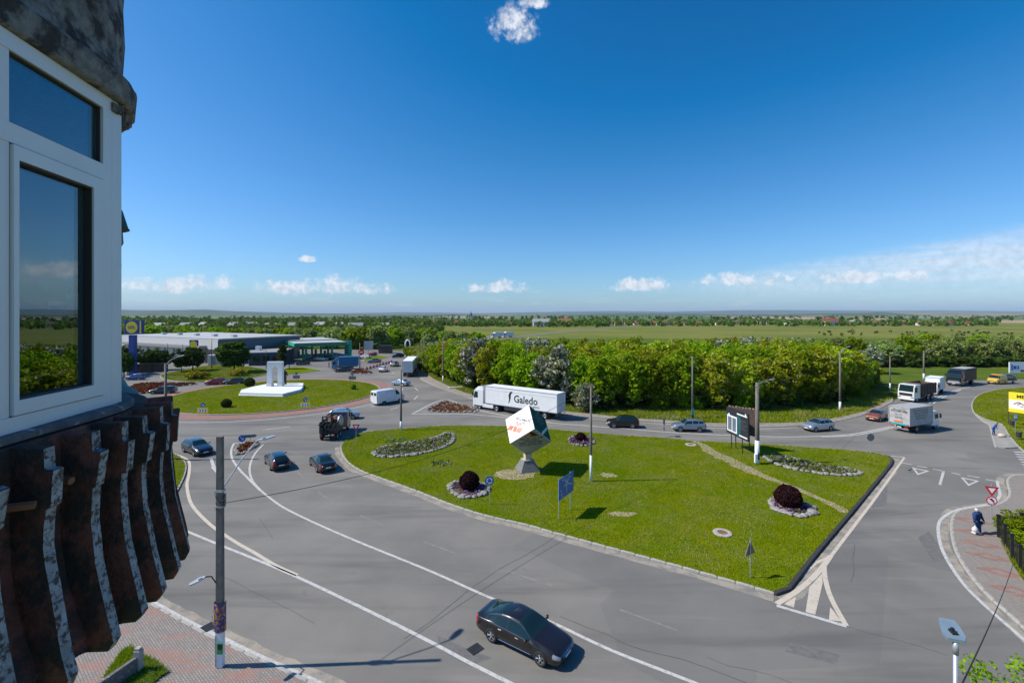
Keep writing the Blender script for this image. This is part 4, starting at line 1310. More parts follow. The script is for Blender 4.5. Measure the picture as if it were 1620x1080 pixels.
def axle(t, x, W, r=.5, dual=False):
    for sd in (1, -1):
        add_wheel(t, x, sd * (W / 2 - .17), r, .32, 'truck', sd)
        if dual:
            o = link('wheel', wheel_mesh(r, .3, 'truck')[0], t, (x, sd * (W / 2 - .5), r))
    MB().cyl((x, -W / 2 + .3, r), (x, W / 2 - .3, r), .09, n=8).build('axle', 'dark_metal', t)


def cargo(t, x0, x1, W, z0, z1, m, roofm=None, name='cargo_box', ribs=0, frame_m='galv', doors=True):
    c = ((x0 + x1) / 2, 0, (z0 + z1) / 2)
    box(name, c, (x1 - x0, W, z1 - z0), m, t)
    e = .05
    b = MB()
    for sy_ in (1, -1):
        for zz_ in (z0, z1):
            b.box(((x0 + x1) / 2, sy_ * W / 2, zz_), (x1 - x0 + .04, e * 1.3, e * 1.6))
        for xx in (x0, x1):
            b.box((xx, sy_ * W / 2, (z0 + z1) / 2), (e * 1.4, e * 1.5, z1 - z0 + .02))
    for xx in (x0, x1):
        for zz_ in (z0, z1):
            b.box((xx, 0, zz_), (e * 1.4, W, e * 1.6))
    b.build('box_frame', frame_m, t)
    if roofm:
        box('box_roof', ((x0 + x1) / 2, 0, z1 + .045), (x1 - x0 - .06, W - .06, .02), roofm, t)
    if ribs:
        for sy_ in (1, -1):
            for i in range(1, ribs):
                box('rib', (x0 + (x1 - x0) * i / ribs, sy_ * (W / 2 + .012), (z0 + z1) / 2), (.045, .03, z1 - z0 - .1), frame_m, t)
    if doors:
        for sd in (1, -1):
            o = box('rear_door', (x0 - .02, sd * W / 4, (z0 + z1) / 2), (.04, W / 2 - .06, z1 - z0 - .12), m, t)
            MB().cyl((x0 - .06, sd * .25, z0 + .1), (x0 - .06, sd * .25, z1 - .1), .02, n=6).cyl((x0 - .06, sd * .75, z0 + .1), (x0 - .06, sd * .75, z1 - .1), .02, n=6).build('lock_rod', 'galv', o)


def tails(t, x, W, z=.9):
    for sd in (1, -1):
        box('taillight', (x - .03, sd * (W / 2 - .3), z), (.06, .45, .14), 'taillight', t)
    box('number_plate', (x - .035, 0, z), (.02, .52, .11), 'plate_white', t)


paint('paint_brown_black', (0.020, 0.016, 0.016), 0.45, 0.28)
paint('paint_navy', (0.012, 0.018, 0.030), 0.4, 0.3)
paint('paint_black', (0.010, 0.010, 0.012), 0.3, 0.3)
paint('paint_silver', (0.42, 0.45, 0.48), 0.7, 0.35)
paint('paint_silver_blue', (0.27, 0.34, 0.42), 0.6, 0.35)
paint('paint_sky', (0.30, 0.42, 0.54), 0.5, 0.35)
paint('paint_orange', (0.33, 0.095, 0.028), 0.4, 0.35)
paint('paint_red', (0.24, 0.016, 0.030), 0.3, 0.35)
paint('paint_blue', (0.010, 0.055, 0.24), 0.3, 0.35)
paint('paint_white', (0.74, 0.75, 0.76), 0.0, 0.35)
paint('paint_grey', (0.17, 0.18, 0.19), 0.5, 0.35)
paint('paint_teal', (0.012, 0.19, 0.36), 0.1, 0.4)
paint('paint_yellow', (0.60, 0.36, 0.02), 0.0, 0.4)
mat('tarp_white', (0.74, 0.745, 0.75), 0.55, vary=0.05, vscale=1.0, dirt=(0.50, 0.49, 0.47), dscale=0.8, dlo=.62, dhi=.9)
mat('tarp_grey', (0.36, 0.36, 0.35), 0.7, vary=0.1, dirt=(0.20, 0.19, 0.18), dscale=1.5)
mat('tarp_black', (0.022, 0.020, 0.020), 0.6, vary=0.2)
mat('tarp_blue', (0.010, 0.125, 0.27), 0.55, vary=0.12)
mat('box_grey', (0.42, 0.41, 0.40), 0.65, vary=0.08, dirt=(0.24, 0.23, 0.215), dscale=1.2)
mat('tipper_brown', (0.085, 0.060, 0.050), 0.8, vary=0.3, dirt=(0.20, 0.085, 0.05), dscale=2)
mat('tipper_inside', (0.20, 0.095, 0.065), 0.9, vary=0.3)
mat('orange_tape', (0.72, 0.17, 0.02), 0.5)
mat('teal_tape', (0.02, 0.34, 0.38), 0.5)


def hd(a, b):
    return math.degrees(math.atan2(b[1] - a[1], b[0] - a[0]))


# cars on the near street and round the island
_a, _b = (-1.2, 22.1), (1.17, 20.52)
cc_h = hd(_a, _b)
_n = Vector((-math.sin(R(cc_h)), math.cos(R(cc_h)))) * 0.93
car('sedan_car', 'dark brown coupe-like sedan with chrome window trim on the near street', 'car', (0.05 + _n.x, 21.34 + _n.y), cc_h, 'coupe', 'paint_brown_black', 4.80, 1.86, 1.43, nx=120, chrome=True, seams=True)
car('estate_car', 'dark blue estate car with silver roof rails leaving the roundabout towards us', 'car', (-36.24, 52.39), hd((-38.55, 54.0), (-34.43, 51.11)), 'wagon', 'paint_navy', 4.75, 1.84, 1.5, rails=True, nx=90)
car('estate_car', 'black estate car seen from behind beside the flower splitter island', 'car', (-24.75, 47.9), hd((-23.92, 46.92), (-26.69, 50.43)), 'wagon', 'paint_black', 4.6, 1.8, 1.48, nx=80)
car('sedan_car', 'black sedan seen from behind next to the tip of the grass island', 'car', (-19.71, 47.31), hd((-18.71, 45.98), (-21.13, 49.24)), 'sedan', 'paint_black', 4.65, 1.82, 1.42, nx=80)
car('suv_car', 'pale silver SUV circling in front of the scrap truck', 'car', (-25.54, 69.38), 11, 'suv', 'paint_silver', 4.45, 1.82, 1.64, plastic=True)
car('sedan_car', 'light blue sedan behind the white panel van', 'car', (-24.87, 101.76), 156, 'sedan', 'paint_sky', 4.4, 1.76, 1.45)
car('hatchback_car', 'white hatchback driving away along the red barriers', 'car', (-35.84, 126.5), 93, 'suv', 'paint_white', 4.3, 1.8, 1.6)
car('suv_car', 'silver SUV beside the white semi-trailer ahead', 'car', (-35.97, 139.61), 88, 'suv', 'paint_silver', 4.4, 1.8, 1.62)
car('suv_car', 'dark SUV coming out of the north road', 'car', (-42.01, 167.12), 205, 'suv', 'paint_black', 4.5, 1.8, 1.62)
car('suv_car', 'dark grey SUV farthest up the north road by the poles', 'car', (-37.91, 183.17), 240, 'suv', 'paint_grey', 4.5, 1.8, 1.62)
car('sedan_car', 'grey sedan by the green wedge at the filling station exit', 'car', (-45.31, 149.65), 200, 'sedan', 'paint_grey', 4.5, 1.8, 1.45)
car('sedan_car', 'dark blue sedan in front of the blue box lorry', 'car', (-46.65, 125.8), 196, 'sedan', 'paint_navy', 4.5, 1.78, 1.45)
car('estate_car', 'navy estate car passing the red flower bed at the left', 'car', (-70.21, 91.58), 197, 'wagon', 'paint_navy', 4.6, 1.78, 1.48)
car('hatchback_car', 'dark red hatchback behind the roundabout lawn', 'car', (-67.18, 103.14), 193, 'hatch', 'paint_red', 4.2, 1.75, 1.5)
car('estate_car', 'dark blue estate right behind the red hatchback', 'car', (-63.17, 103.6), 192, 'wagon', 'paint_navy', 4.5, 1.78, 1.48)
car('hatchback_car', 'bright blue hatchback below the tall supermarket sign', 'car', (-91.41, 110.61), 185, 'hatch', 'paint_blue', 4.1, 1.75, 1.5)
car('suv_car', 'black SUV behind the white lettered trailer', 'car', (15.63, 64.31), 175, 'suv', 'paint_black', 4.4, 1.82, 1.66, nx=80)
car('suv_car', 'silver blue SUV beside the footway pole', 'car', (24.11, 62.22), 176, 'suv', 'paint_silver_blue', 4.35, 1.8, 1.61, nx=80, plastic=True)
car('hatchback_car', 'pale silver hatchback on the curve behind the dark billboard', 'car', (42.05, 62.56), 196, 'hatch', 'paint_silver', 4.2, 1.78, 1.56, nx=80)
car('sedan_car', 'copper orange sedan following the silver hatchback', 'car', (55.1, 68.76), 215, 'hatch', 'paint_orange', 4.3, 1.74, 1.50, nx=80)
for i, (p_, h_, sh, c_, lb) in enumerate((((-102.09, 150.63), 120, 'suv', 'paint_silver', 'silver SUV parked at the supermarket entrance'), ((-101.36, 143.1), 100, 'hatch', 'paint_grey', 'grey hatchback parked behind the two round trees'), ((-114.88, 143.1), 60, 'hatch', 'paint_white', 'white hatchback parked under the supermarket sign'),
                                         ((-65.79, 143.1), 30, 'sedan', 'paint_navy', 'navy sedan at the fuel pumps'), ((-65.11, 155.76), 20, 'hatch', 'paint_silver', 'silver hatchback under the green canopy'), ((-64.27, 160.11), 20, 'suv', 'paint_black', 'black SUV under the green canopy end'),
                                         ((-52.92, 163.54), 170, 'hatch', 'paint_white', 'white hatchback parked by the red arrow sign'), ((-53.89, 174.78), 165, 'wagon', 'paint_red', 'red estate parked past the filling station'), ((-68.48, 152.64), 200, 'wagon', 'paint_black', 'black estate waiting beside the pump island'))):
    car('parked_car', lb, 'car', p_, h_, sh, c_, 4.3, 1.78, nx=40)

# white panel van
v = car('panel_van', 'white panel van turning off the roundabout, rear to us', 'van', (-22.26, 81.77), 50, 'van', 'paint_white', 5.9, 2.05, 2.55, nx=70)
for sd in (1, -1):
    box('rear_door', (-2.965 , sd * .46, 1.45), (.03, .86, 1.75), 'paint_white', v)
    box('rear_window', (-2.985, sd * .46, 1.95), (.012, .6, .5), 'car_glass', v)

# long white semi-trailer with lettering
gF, gR = Vector((-6.96, 77.75)), Vector((7.3, 67.6))
gd = (gF - gR).normalized()
gc = (gF + gR) / 2
ga = math.degrees(math.atan2(gd.y, gd.x))
_s = Vector((gd.y, -gd.x))          # far side
t = rig('semi_trailer_truck', 'long white semi-trailer truck with large black lettering on the far lane', 'truck', gc + _s * 1.0, ga)
W_ = 2.5
truck_cab(t, 8.2, W_, 3.35, 2.25, 'paint_white', z0=.62, fairing=.55)
chassis(t, -7.9, 7.6, W_, .92)
cargo(t, -8.2, 5.55, W_, 1.18, 3.98, 'tarp_white', 'tarp_white', 'trailer_box')
for x_ in (6.85,):
    axle(t, x_, W_)
axle(t, 3.2, W_, dual=True)
for x_ in (-3.4, -4.7, -6.0):
    axle(t, x_, W_)
for sd in (1, -1):
    MB().box((-.2, sd * (W_ / 2 - .06), .80), (3.6, .06, .62)).build('side_skirt', 'dark_metal', t)
    MB().box((5.0, sd * (W_ / 2 - .1), .72), (2.3, .12, .55), bev=.03).build('side_fairing', 'paint_white', t)
    MB().box((3.2, sd * (W_ / 2 - .17), 1.08), (1.3, .34, .05)).build('mudguard', 'black_plastic', t)
    MB().box((-1.3, sd * (W_ / 2 + .006), 3.42), (13.6, .012, .022)).build('tarp_seam', 'galv', t)
MB().box((-8.15, 0, .62), (.1, 2.3, .14)).build('underrun_bar', 'dark_metal', t)
tails(t, -8.2, W_, .95)
Mt = frame((-2.55, W_ / 2 + .012, 2.45), (-1, 0, 0), (0, 0, 1))
text('Galedo', 1.62, 'ink_black', t, Mt, sx=0.95, bold=.028)
text('logistic', .62, 'ink_black', t, frame((-4.3, W_ / 2 + .012, 1.62), (-1, 0, 0), (0, 0, 1)))
eb_ = MB()
ex = lambda u_, v_: (.35 - u_ * 1.3, W_ / 2 + .013, 2.3 + v_ * 1.15)
eb_.add([ex(-.35, -.62), ex(-.2, -.1), ex(-.28, .55), ex(-.1, 1.0), ex(.2, 1.12), ex(.42, .98), ex(.2, .92), ex(.08, .7), ex(.02, .1), ex(-.12, -.35)], [tuple(range(10))])
eb_.build('emblem', 'ink_black', t)

# white refrigerated semi-trailer driving away
wp = (-26.63, 116.22)
t = rig('semi_trailer_truck', 'white box semi-trailer driving away up the north road', 'truck', Vector(wp) + Vector((-.7, 6.5)), 97)
truck_cab(t, 8.0, 2.5, 3.6, 2.2, 'paint_white', z0=.62)
chassis(t, -7.6, 7.4, 2.5, .92)
cargo(t, -8.0, 5.3, 2.5, 1.2, 4.05, 'tarp_white', 'tarp_white', 'trailer_box', frame_m='tarp_grey')
for x_ in (6.6, 3.0, -3.4, -4.7, -6.0):
    axle(t, x_, 2.5)
MB().box((-7.95, 0, .62), (.1, 2.3, .14)).build('underrun_bar', 'dark_metal', t)
tails(t, -8.0, 2.5, .95)

# light grey box lorry seen from behind at the right
bh = 22
t = rig('box_lorry', 'dirty white box lorry with writing on its rear door at the right', 'truck', (55.65, 62.9), bh)
truck_cab(t, 3.55, 2.2, 2.55, 1.7, 'paint_white', z0=.55)
chassis(t, -3.2, 3.2, 2.2, .75)
cargo(t, -3.5, 1.65, 2.4, 1.0, 3.35, 'box_grey', 'tarp_grey', frame_m='tarp_grey', doors=False)
axle(t, 2.7, 2.2, .42)
axle(t, -1.7, 2.3, .42, True)
Mr = frame((-3.545, 0, 2.2), (0, -1, 0), (0, 0, 1))
for i, (w_, zz_, sz_) in enumerate(((1.5, 3.02, .12), (1.9, 2.80, .18), (.9, 2.45, .09), (.8, 2.25, .09), (.9, 1.95, .15))):
    print_line(w_, sz_, 'ink_black' if i in (0, 1, 4) else 'sign_grey', t, frame((-3.545, 0, zz_), (0, -1, 0), (0, 0, 1)), i)
box('orange_strip', (-3.545, .1, 1.42), (.012, .95, .22), 'orange_tape', t)
box('teal_strip', (-3.55, .05, 1.08), (.03, 2.0, .22), 'teal_tape', t)
for i, zz_ in enumerate((2.95, 2.6, 2.25, 1.9)):
    print_line(3.6 - .4 * i, .2, 'sign_grey', t, frame((-.9, -1.212, zz_), (1, 0, 0), (0, 0, 1)), 10 + i)
tails(t, -3.5, 2.2, .72)
for sd in (1, -1):
    box('marker_lamp', (-3.56, sd * 1.05, 1.05), (.03, .2, .18), 'taillight', t)
MB().box((-3.45, 0, .5), (.1, 2.1, .12)).build('underrun_bar', 'galv', t)

# tipper, small white box truck, black truck in line behind
t = rig('tipper_truck', 'white tipper truck with rusty brown open body', 'truck', Vector((72.06, 82.36)) + Vector((3.0, 2.0)), 204)
truck_cab(t, 3.7, 2.5, 3.15, 2.1, 'paint_white', z0=.65)
chassis(t, -3.6, 3.2, 2.5, .95)
b = MB()
x0, x1, z0, z1, hw = -3.8, 1.45, 1.25, 3.25, 1.25
for yy in (hw, -hw):
    b.box(((x0 + x1) / 2, yy, (z0 + z1) / 2), (x1 - x0, .08, z1 - z0))
b.box((x0, 0, (z0 + z1) / 2), (.08, 2.42, z1 - z0 - .2)).box((x1, 0, (z0 + z1) / 2 + .1), (.08, 2.42, z1 - z0))
b.build('tipper_body', 'tipper_brown', t)
box('tipper_floor', ((x0 + x1) / 2, 0, 1.7), (x1 - x0 - .1, 2.4, .9), 'tipper_inside', t)
for i in range(6):
    for sd in (1, -1):
        box('rib', (x0 + .4 + i * .9, sd * (hw + .08), 2.2), (.1, .1, 1.9), 'tipper_brown', t)
for x_ in (2.6, -1.1, -2.5):
    axle(t, x_, 2.5)
t = rig('box_lorry', 'small white box truck behind the tipper', 'truck', Vector((82.63, 90.14)) + Vector((2.4, 1.6)), 217)
truck_cab(t, 3.0, 2.1, 2.5, 1.7, 'paint_white', z0=.55)
chassis(t, -2.8, 2.7, 2.1, .75)
cargo(t, -3.1, 1.15, 2.25, .95, 3.2, 'tarp_white', 'tarp_white')
axle(t, 2.2, 2.1, .4)
axle(t, -1.7, 2.2, .4, True)
t = rig('curtain_truck', 'black curtain-sided truck with grey roof on the bend', 'truck', Vector((98.21, 101.31)) + Vector((3.4, 1.6)), 209)
truck_cab(t, 4.3, 2.5, 3.2, 2.0, 'paint_black', z0=.6, fairing=.35)
chassis(t, -4.0, 3.9, 2.5, .9)
cargo(t, -4.4, 2.1, 2.5, 1.1, 3.7, 'tarp_black', 'tarp_grey', ribs=4, frame_m='dark_metal')
axle(t, 3.1, 2.5)
axle(t, -2.4, 2.5, dual=True)
box('bumper_plate', (4.34, 0, .9), (.03, 1.9, .5), 'galv', t)

# yellow recovery van
t = car('recovery_van', 'yellow recovery van with flat bed at the far right bend', 'van', (110.87, 104.07), 193, 'van', 'paint_yellow', 3.3, 1.95, 2.2, nx=40)
box('flat_bed', (-3.0, 0, .85), (3.2, 2.0, .14), 'dark_metal', t)
box('bed_rail', (-3.0, .95, 1.0), (3.2, .06, .2), 'dark_metal', t)
box('bed_rail', (-3.0, -.95, 1.0), (3.2, .06, .2), 'dark_metal', t)
box('light_bar', (.3, 0, 2.24), (.25, 1.1, .12), 'amber', t)
add_wheel(t, -3.6, .85, .33, .22, 'car', 1)
add_wheel(t, -3.6, -.85, .33, .22, 'car', -1)
car('sedan_car', 'silver sedan loaded on the bed of the yellow recovery van', 'car', Vector((110.87, 104.07)) + Vector((math.cos(R(193)), math.sin(R(193)))) * -3.1, 193, 'sedan', 'paint_grey', 3.6, 1.7, 1.25, nx=40).location.z = .9

# blue box lorry by the filling station
t = rig('box_lorry', 'blue tarpaulin box lorry leaving the filling station', 'truck', (-48.53, 132.35), 197)
truck_cab(t, 3.6, 2.2, 2.7, 1.7, 'paint_teal', z0=.55, fairing=.8)
chassis(t, -3.4, 3.2, 2.2, .8)
cargo(t, -3.7, 1.7, 2.4, 1.0, 3.6, 'tarp_blue', 'tarp_blue')
axle(t, 2.6, 2.2, .42)
axle(t, -1.9, 2.3, .42, True)

# scrap handling truck seen from behind
sp_ = (-23.45, 57.24)
t = rig('crane_truck', 'dark scrap truck with folded grab crane seen from behind', 'truck', Vector(sp_) + Vector((.1, 2.9)), 94)
truck_cab(t, 3.9, 2.4, 3.0, 2.0, 'paint_grey', z0=.65)
chassis(t, -3.6, 3.4, 2.4, .95)
for x_ in (2.8, -1.4, -2.7):
    axle(t, x_, 2.4)
b = MB()
b.box((-.6, 0, 1.5), (5.6, 2.4, .9))
for yy in (1.18, -1.18):
    b.box((-.6, yy, 2.1), (5.4, .08, 1.0))
b.build('skip_body', 'dark_metal', t)
b = MB()
b.lathe([(0.02, -.25), (.75, -.25), (.9, -.1), (.9, .1), (.75, .25), (.02, .25)], 20, Matrix.Translation((-1.4, -1.15, 2.35)) @ Matrix.Rotation(R(90), 4, 'X'))
b.build('drum', 'steel', t, smooth=True)
b = MB()
for p0, p1 in (((-3.1, .9, 1.2), (-2.9, .9, 3.4)), ((-3.1, .2, 1.2), (-3.0, .2, 3.3)), ((-3.0, .9, 3.4), (-3.0, -.5, 3.25)), ((-3.05, .9, 2.2), (-3.0, .2, 3.2)), ((-3.05, .2, 2.2), (-3.0, .9, 3.2)), ((-3.0, .5, 3.3), (-.6, .4, 3.5)), ((-.6, .4, 3.5), (-2.6, -.2, 2.4)), ((-3.0, -.5, 3.2), (-2.2, -.6, 2.5))):
    b.cyl(p0, p1, .09, n=6)
b.build('crane_boom', 'dark_metal', t)
b = MB()
random.seed(11)
for i in range(26):
    b.box((-3.45 + random.uniform(-.15, .5), random.uniform(-1.0, 1.0), random.uniform(.8, 2.3)), (random.uniform(.15, .5), random.uniform(.15, .6), random.uniform(.12, .45)), random.uniform(0, 3))
b.build('machinery', 'black_iron', t)
b = MB()
for i in range(10):
    b.box((random.uniform(-2.2, 1.6), random.uniform(-.9, .9), 2.1 + random.uniform(0, .5)), (random.uniform(.3, 1.1), random.uniform(.3, .8), random.uniform(.2, .6)), random.uniform(0, 3))
b.build('scrap_load', 'rust', t)
tails(t, -3.7, 2.3, .8)
t.scale = (.88, .88, .88)

# two trucks far out on the country road
for p_, lb in (((-10.18, 305.28), 'white truck farthest left on the country road beyond the trees'), ((-3.05, 313.64), 'pale truck on the country road nearer the village')):
    t = rig('far_truck', lb, 'truck', p_, 215)
    truck_cab(t, 4.2, 2.5, 3.3, 2.0, 'paint_white', z0=.6)
    cargo(t, -4.4, 2.0, 2.5, 1.1, 3.9, 'tarp_white', doors=False)
    for x_ in (3.0, -2.5):
        axle(t, x_, 2.5)

# ---------------------------------------------------------------- poles, lamps, cables
S_ = CAMH / 14.5


def lamp_head(parent, p, d, m='galv', L=.75, W=.3):
    """flat LED head starting at p, pointing along d"""
    d = Vector(d).normalized()
    up = Vector((0, 0, 1))
    Mx = frame(p, d, up.cross(d))
    prof = [(0, .06), (.12, .11), (L * .55, W / 2), (L * .9, W * .38), (L, W * .2)]
    poly = prof + [(a, -b) for a, b in prof[::-1]]
    b = MB().prism(poly, -.03, .03, Mx)
    b.box((L * .35, 0, .05), (.16, .12, .05), M=Mx)
    return b.build('lamp_head', m, parent)


def pole(label, base, h, r0=.17, r1=.11, white=1.8, m='pole_concrete', arm=None, name='street_lamp', cat='street lamp', group='street poles', square=False, wm='white_wash'):
    t = thing(name, label, cat, (base[0], base[1], 0), 0.0, group)
    zb = .0
    if square:
        b = MB()
        b.box((0, 0, h / 2), (2 * r0, 1.5 * r0, h), top=r1 / r0)
        b.build('shaft', m, t)
        if white:
            box('painted_base', (0, 0, white / 2), (2 * r0 * 1.02, 1.5 * r0 * 1.03, white), wm, t)
    else:
        MB().cyl((0, 0, 0), (0, 0, h), r0, r1, 12).build('shaft', m, t, smooth=True)
        if white:
            MB().cyl((0, 0, 0), (0, 0, white), r0 * 1.04, (r0 + (r1 - r0) * white / h) * 1.04, 12).build('painted_base', wm, t, smooth=True)
    if arm:
        z0, dx, dy, dz = arm
        p0, p1 = Vector((0, 0, z0)), Vector((dx, dy, z0 + dz))
        mid = p0.lerp(p1, .35) + Vector((0, 0, abs(dz) * .25))
        MB().tube([p0, mid, p1], .035, 6).build('lamp_arm', 'galv', t)
        lamp_head(t, p1, (dx, dy, max(.05, dz * .25)))
        MB().cyl((0, 0, z0 - .1), (0, 0, z0 - .04), r1 * 1.25, r1 * 1.25, 10).build('clamp', 'galv', t)
    return t


p1b = (-13.09, 20.41)
t = pole('tall square concrete pole with two lamps and a circus poster by the near kerb', p1b, 10.43, .145, .12, 0, square=True, group=None)
P1T = t
lamp_arm_a = Vector((-12.2 - p1b[0], 21.75 - p1b[1], 9.85))
MB().tube([(0.05, .1, 8.05), Vector((0.05, .1, 8.05)).lerp(lamp_arm_a, .55) + Vector((0, 0, .12)), lamp_arm_a], .035, 7).build('lamp_arm', 'galv', t)
lamp_head(t, lamp_arm_a, (.55, .9, .05), L=.9, W=.34)
MB().box((0, 0, 8.0), (.34, .26, .1)).box((0, 0, 7.3), (.34, .27, .06)).box((.17, .1, 7.6), (.06, .06, .5)).build('clamp', 'galv', t)
MB().tube([(-.12, -.12, 3.95), (-.22, -.25, 4.3), (-.38, -.5, 4.42)], .028, 6).build('lamp_arm', 'dark_metal', t)
lamp_head(t, (-.36, -.48, 4.42), (-.45, -.8, -.08), L=.62, W=.24)
MB().box((0, 0, .9), (.30, .225, 1.8)).build('painted_base', 'white_wash', t)
mat('poster', (0.030, 0.050, 0.16), 0.5, vary=0.5, vscale=5.0, dirt=(0.55, 0.18, 0.03), dscale=6.5, dlo=.52, dhi=.6)
pb = MB()
ringp = [(.25 * math.cos(R(a)), .20 * math.sin(R(a))) for a in (-200, -150, -90, -60, -20, 20)]
for i in range(5):
    a, b_ = ringp[i], ringp[i + 1]
    pb.add([(*a, 1.75 + .06 * i % .1), (*b_, 1.72), (*b_, 3.08 - .08 * (i % 2)), (*a, 3.02)], [(0, 1, 2, 3)])
    pb.add([(a[0] * .98, a[1] * .98, 1.75), (b_[0] * .98, b_[1] * .98, 1.72), (b_[0] * .98, b_[1] * .98, 3.0), (a[0] * .98, a[1] * .98, 3.0)], [(3, 2, 1, 0)])
pb.build('poster', 'poster', t)
mat('poster_yellow', (0.70, 0.33, 0.03), 0.5)
for i, (w_, zz_, sz_) in enumerate(((.34, 2.72, .07), (.40, 2.45, .16), (.36, 2.22, .13))):
    print_line(w_, sz_, 'poster_yellow', t, frame((-.03, -.212, zz_), (1, .02, .12), (0, 0, 1)), 20 + i)
mat('green_box', (0.02, 0.30, 0.06), 0.5)
MB().box((.08, -.14, 1.02), (.24, .05, .48)).build('notice_plate', 'green_box', t)
MB().box((.10, -.172, 1.12), (.19, .02, .24)).build('notice_sticker', 'ink_black', t)
MB().tube([(-.13, -.12, .2), (-.13, -.12, 1.6)], .025, 6).build('conduit', 'galv', t)

tl = pole('concrete pole at the left with arrow sign and white foot', (-37.72, 49.56), 10.53, .17, .12, 1.9, arm=(10.26, .55, .9, .9), group=None)
ab = MB().prism([(0, -.35), (.7, -.35), (1.0, 0), (.7, .35), (0, .35)], -.03, .03, frame((.05, -.2, 2.99), (1, 0, 0), (0, 0, 1)))
ab.build('arrow_sign', 'ink_black', tl)
MB().prism(disc(16, .32), -.03, .03, frame((.15, -.2, 2.34), (1, 0, 0), (0, 0, 1))).build('round_sign', 'ink_black', tl)
box('meter_box', (.2, -.2, 1.72), (.4, .15, .45), 'dark_metal', tl)
pole('slim dark pole with white foot at the top of the grass island', (-15.17, 62.22), 8.3, .16, .10, 1.3)
pole('slim pole with white foot in the middle of the grass island', (7.47, 43.04), 9.09, .13, .09, 2.6)
t = pole('thick concrete lamp post with white foot beside the dark billboard', (25.92, 48.1), 8.68, .24, .17, 2.6, arm=(8.42, 1.7, .7, .45))
MB().box((-.25, -.2, .75), (.25, .25, .9)).build('junction_box', 'white_wash', t)
MB().box((0, -.30, 1.0), (.14, .1, .7)).build('cable_box', 'dark_metal', t)
t = pole('grey pole with poster foot on the far footway', (27.51, 69.38), 9.44, .15, .11, 0)
box('poster_foot', (0, -.17, 1.1), (.34, .06, .9), 'teal_tape', t)
pole('lamp post with raised arm at the edge of the wood', (53.76, 74.58), 9.79, .17, .12, 1.6, arm=(9.37, 1.6, .6, 1.1))
pole('lamp post at the end of the wood', (78.58, 94.61), 7.23, .15, .1, 1.6, arm=(7.1, 1.6, .4, .3))
pole('lamp post behind the tipper before the willows', (99.6, 110.08), 7.03, .2, .14, 1.6, arm=(6.88, 2.0, .4, .15))
pole('slim pole behind the lettered trailer', (2.89, 84.8), 9.6, .15, .1, 1.6)
pole('grey pole beside the white blossoming trees', (-16.05, 106.0), 10.01, .17, .11, 1.6)
pole('grey pole farther up the north road', (-26.19, 134.68), 9.91, .17, .11, 1.2)
pole('dark pole on the north splitter island', (-42.06, 125.8), 8.04, .15, .1, 0)
for b_, tp, lb in (((-86.81, 131.59), 537, 'thin lamp post before the supermarket entrance'), ((-71.92, 133.12), 553, 'thin lamp post in front of the kiosk'), ((-64.79, 132.35), 538, 'thin lamp post by the filling station strip'), ((-104.4, 137.93), 543, 'thin lamp post on the supermarket car park'), ((-102.27, 141.33), 544, 'second thin lamp post on the supermarket car park')):
    pole(lb, b_, {537: 8.59, 553: 5.55, 538: 8.36, 543: 7.09, 544: 6.67}[tp], .11, .07, 0, 'dark_metal', arm=(6.5 if tp != 553 else 5.0, -1.4, 0, .3))


def cable(label, a, b, sag, r=.016, name='overhead_cable'):
    a, b = Vector(a), Vector(b)
    pts = []
    for i in range(33):
        t_ = i / 32
        p = a.lerp(b, t_)
        p.z -= sag * 4 * t_ * (1 - t_)
        pts.append(p)
    return tag(MB().tube(pts, r, 5).build(name, 'cable', smooth=True), label, 'cable')


p4b = (7.47, 43.04)
cable('black overhead cable from the near square pole to the island pole', (p1b[0] + .1, p1b[1] + .1, 7.4), (p4b[0], p4b[1], 9.03), 1.3)
p5b = (25.92, 48.1)
cable('overhead cable between the island pole and the thick lamp post', (p4b[0], p4b[1], 8.97), (p5b[0], p5b[1], 8.55), 1.2, .012)
for (pa, ha), (pb_, hb_), lb in ((((25.92, 48.1), 8.55), ((53.76, 74.58), 9.58), 'thick lamp post to the lamp post at the wood'), (((53.76, 74.58), 9.58), ((78.58, 94.61), 6.96), 'wood edge lamp post to the wood end lamp post'), (((78.58, 94.61), 6.96), ((99.6, 110.08), 6.73), 'wood end lamp post to the willow lamp post'),
                                 (((2.89, 84.8), 9.42), ((27.51, 69.38), 9.25), 'trailer pole to the far footway pole'), (((-16.05, 106.0), 9.72), ((2.89, 84.8), 9.42), 'blossom pole to the trailer pole'), (((-26.19, 134.68), 9.54), ((-16.05, 106.0), 9.72), 'north road pole to the blossom pole')):
    cable('thin overhead cable from the ' + lb, (*pa, ha), (*pb_, hb_), 1.0, .014)
for i in range(4):
    zc_ = 7.25 + .18 * i
    MB().tube([(.19 * math.cos(R(a)) * (1 + .2 * math.sin(a * .05 + i)), .16 * math.sin(R(a)), zc_ + .12 * math.sin(R(a * 1.5 + 60 * i))) for a in range(0, 361, 24)], .012, 4).build('cable_loop', 'cable', P1T)
fpz = (28.79, 26.14)
cable('black cable dropping across the right footway', (5.9, 6.2, 10.4), (fpz[0], fpz[1], 1.6), .25, .013)

